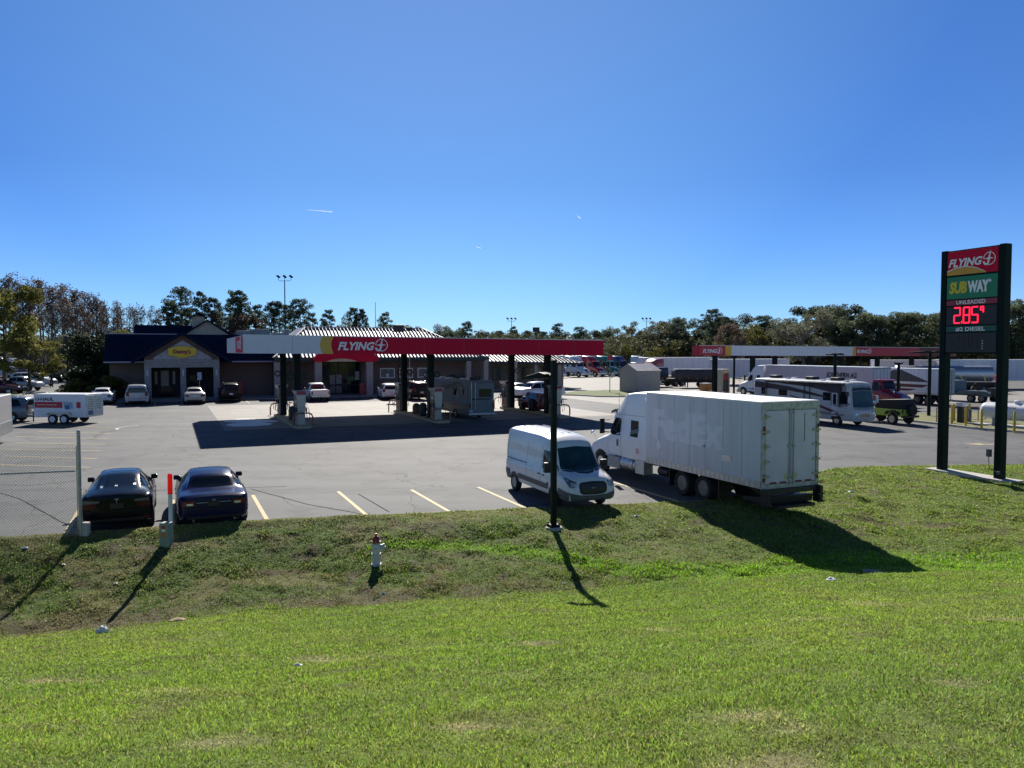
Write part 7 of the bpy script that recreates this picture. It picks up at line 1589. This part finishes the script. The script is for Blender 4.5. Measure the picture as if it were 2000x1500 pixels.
for px, kind, top, d, wide in plan:
    z = next((k for k in ZN if k[0] <= px < k[1]), ZN[0] if px < 0 else ZN[-1]); key = (kind, z[2], d > 150); cnt[key] = cnt.get(key, 0)+1
    rng = random.Random(px*31+top); me2, me, H0 = rng.choice(protos[kind]); nm, desc, cat = KN[kind]; dd = d+rng.uniform(-8, 8); p = atd(px, dd); H_ = EYE+(686-top)/1500*dd; s = H_/H0/.985
    o = thing(nm, '%s %s from the left behind the %s%s' % (ORD[min(17, cnt[key]-1)], desc, z[2], '' if d > 150 else ', front row'), cat, (p.x, p.y, 0), rng.uniform(0, 6.28), 'trees in the wood behind the truck stop')
    ws = s*wide*rng.uniform(.9, 1.15); o.scale = (ws, ws, s)
    for nme, mm in (('trunk', me2), ('crown', me)): c = bpy.data.objects.new(nme, mm); C.objects.link(c); c.parent = o
# undergrowth mass
rg = np.random.default_rng(5); N = 260000; px = rg.uniform(-140, 2150, N); d = rg.uniform(172, 232, N); x = (px-1000)/1500*d
hgt = 4.5+6.5*fbm(x, d*2, .045, 4, 9); keep = rg.random(N) < np.where((px > 560) & (px < 860), .9, 1); z = hgt*rg.random(N)**.8
me = quads_mesh('undergrowth', np.stack([x, d, z], 1)[keep], .36, OLV, rg); me.materials[0] = leaf_mat('undergrowth_leaves', (.085,.088,.050), .35, .6); o = bpy.data.objects.new('undergrowth', me); C.objects.link(o); o['kind'] = 'stuff'; o['label'] = 'dense dark undergrowth at the foot of the wood'
# near trees at the left and shrubs by the diner
def single(nm, kind, seed, m, px, py, top, d, wide, label, cat, nleaf=6000, leaf=.2, bark=BARK):
    me2, me, H0 = make_tree(kind, seed, m, bark, 8, nleaf, leaf); p = atd(px, d); H_ = EYE+(686-top)/1500*d; s = H_/8
    o = thing(nm, label, cat, (p.x, p.y, 0)); o.scale = (s*wide, s*wide, s)
    for nme, mm in (('trunk', me2), ('crown', me)): c = bpy.data.objects.new(nme, mm); C.objects.link(c); c.parent = o
single('yellow_tree', 'oak', 31, YEL_, 8, 700, 536, 104, .85, 'large yellow green tree overhanging the parked trucks at the left edge', 'tree', 7000, .14)
single('yellow_tree', 'oak', 32, YEL_, 55, 700, 655, 100, 1.5, 'low bright yellow tree left of the grey semi', 'tree', 7000, .13)
single('evergreen_tree', 'bush', 33, DRK, 178, 760, 652, 92, .95, 'dark evergreen tree left of the diner roof, tallest of the clump', 'tree', 9000, .16)
single('evergreen_tree', 'bush', 34, DRK, 205, 760, 672, 90, 1.25, 'dark evergreen tree right against the diner roof corner', 'tree', 9000, .16)
single('evergreen_shrub', 'bush', 35, DRK, 232, 760, 712, 86, 1.6, 'dark spiky shrub at the left corner of the diner wall', 'shrub', 5000, .3)
single('evergreen_shrub', 'bush', 36, DRK, 185, 765, 715, 86, 1.9, 'dark wide shrub behind the white sedan', 'shrub', 6000, .25)
single('olive_shrub', 'bush', 37, OLV, 214, 772, 735, 82, 1.8, 'olive brown round shrub right behind the white sedan', 'shrub', 5000, .3)
single('olive_shrub', 'bush', 38, OLV, 150, 772, 740, 84, 2.0, 'low olive shrub below the thin lamp post', 'shrub', 5000, .3)
# contrails
CT = glow('contrail', (.97,.98,1.), .9)
for (xa, ya, xb, yb, r_, lab) in [(596,409,650,414,4,'long thin contrail high above the shop'),(1126,419,1134,427,5,'short bright contrail above the middle of the sky'),(926,481,940,485,4,'faint short contrail above the red canopy')]:
    def far(px, py): v_ = at(px, py, EYE+1); v_ = v_-Vector((0,0,EYE)); v_.normalize(); return v_*9000+Vector((0,0,EYE))
    q = MB(); q.tube([far(xa, ya), far((xa+xb)/2, (ya+yb)/2), far(xb, yb)], [r_*.15, r_*.5, r_*.8], 8); o = q.build('contrail', CT); tag(o, lab, 'contrail')

# ================================================================ lawn blades
rg = np.random.default_rng(11)
def blades():
    N = 3300000; d = 3.4+(36-3.4)*rg.random(N)**1.2; x = (rg.random(N)*2-1)*(.70*d+5.5)
    keep = (d < curb_y(x)-.10+.34*(fbm(x, d, 1.6, 3, 61)-.35))
    dens = np.where(d < 9, 1., np.where(d < 20, .92, .6))
    keep &= rg.random(N) < dens*np.where(np.abs(x) < .70*d+.6, 1, .55)
    x = x[keep]; y = d[keep]; n_ = len(x); z = np.where(y > curb_y(x), .01, hz(x, y))
    tint = grass_tint(x, y); ys = np.interp(x, SWX, SWY); far = y > ys
    clump = fbm(x, y, 3.0, 2, 21); L_ = (.016+.030*rg.random(n_))*(.55+1.0*clump)*np.where(far, .95, 1.)*(1+.014*y); L_ = np.where(rg.random(n_) < .02, L_*1.9, L_)
    bright = tint[:,1]-tint[:,0]; L_ = L_*np.clip(.55+bright*5, .45, 1.9)*np.where(far & (fbm(x, y, 1.3, 2, 51) > .62), 1.9, 1.)
    wdt = (.0026+.00075*y)*(.7+.6*rg.random(n_)); a = rg.random(n_)*2*np.pi; tl = rg.random(n_)**.42*1.42; la = rg.random(n_)*2*np.pi
    ca, sa = np.cos(a)*wdt, np.sin(a)*wdt; hx, hy = np.cos(la)*np.sin(tl)*L_, np.sin(la)*np.sin(tl)*L_; h = np.cos(tl)*L_
    B = np.stack([x, y, z-.006], 1); V = np.stack([B+np.stack([ca, sa, 0*ca], 1), B-np.stack([ca, sa, 0*ca], 1), B+np.stack([hx, hy, h+.006], 1)], 1)
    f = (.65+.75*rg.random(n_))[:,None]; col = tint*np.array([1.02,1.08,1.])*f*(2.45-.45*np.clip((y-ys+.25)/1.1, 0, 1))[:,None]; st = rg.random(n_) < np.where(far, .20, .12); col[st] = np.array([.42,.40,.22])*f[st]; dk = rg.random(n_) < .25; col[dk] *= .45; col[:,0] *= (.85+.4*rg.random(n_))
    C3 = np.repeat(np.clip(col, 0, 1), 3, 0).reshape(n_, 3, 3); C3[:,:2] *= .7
    return V.reshape(-1,3), np.arange(3*n_).reshape(-1,3), C3.reshape(-1,3)
V_, F_, Cc = blades()
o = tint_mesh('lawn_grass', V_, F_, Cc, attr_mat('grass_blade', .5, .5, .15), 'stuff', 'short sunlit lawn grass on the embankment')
o.data.polygons.foreach_set('use_smooth', [False]*len(F_))
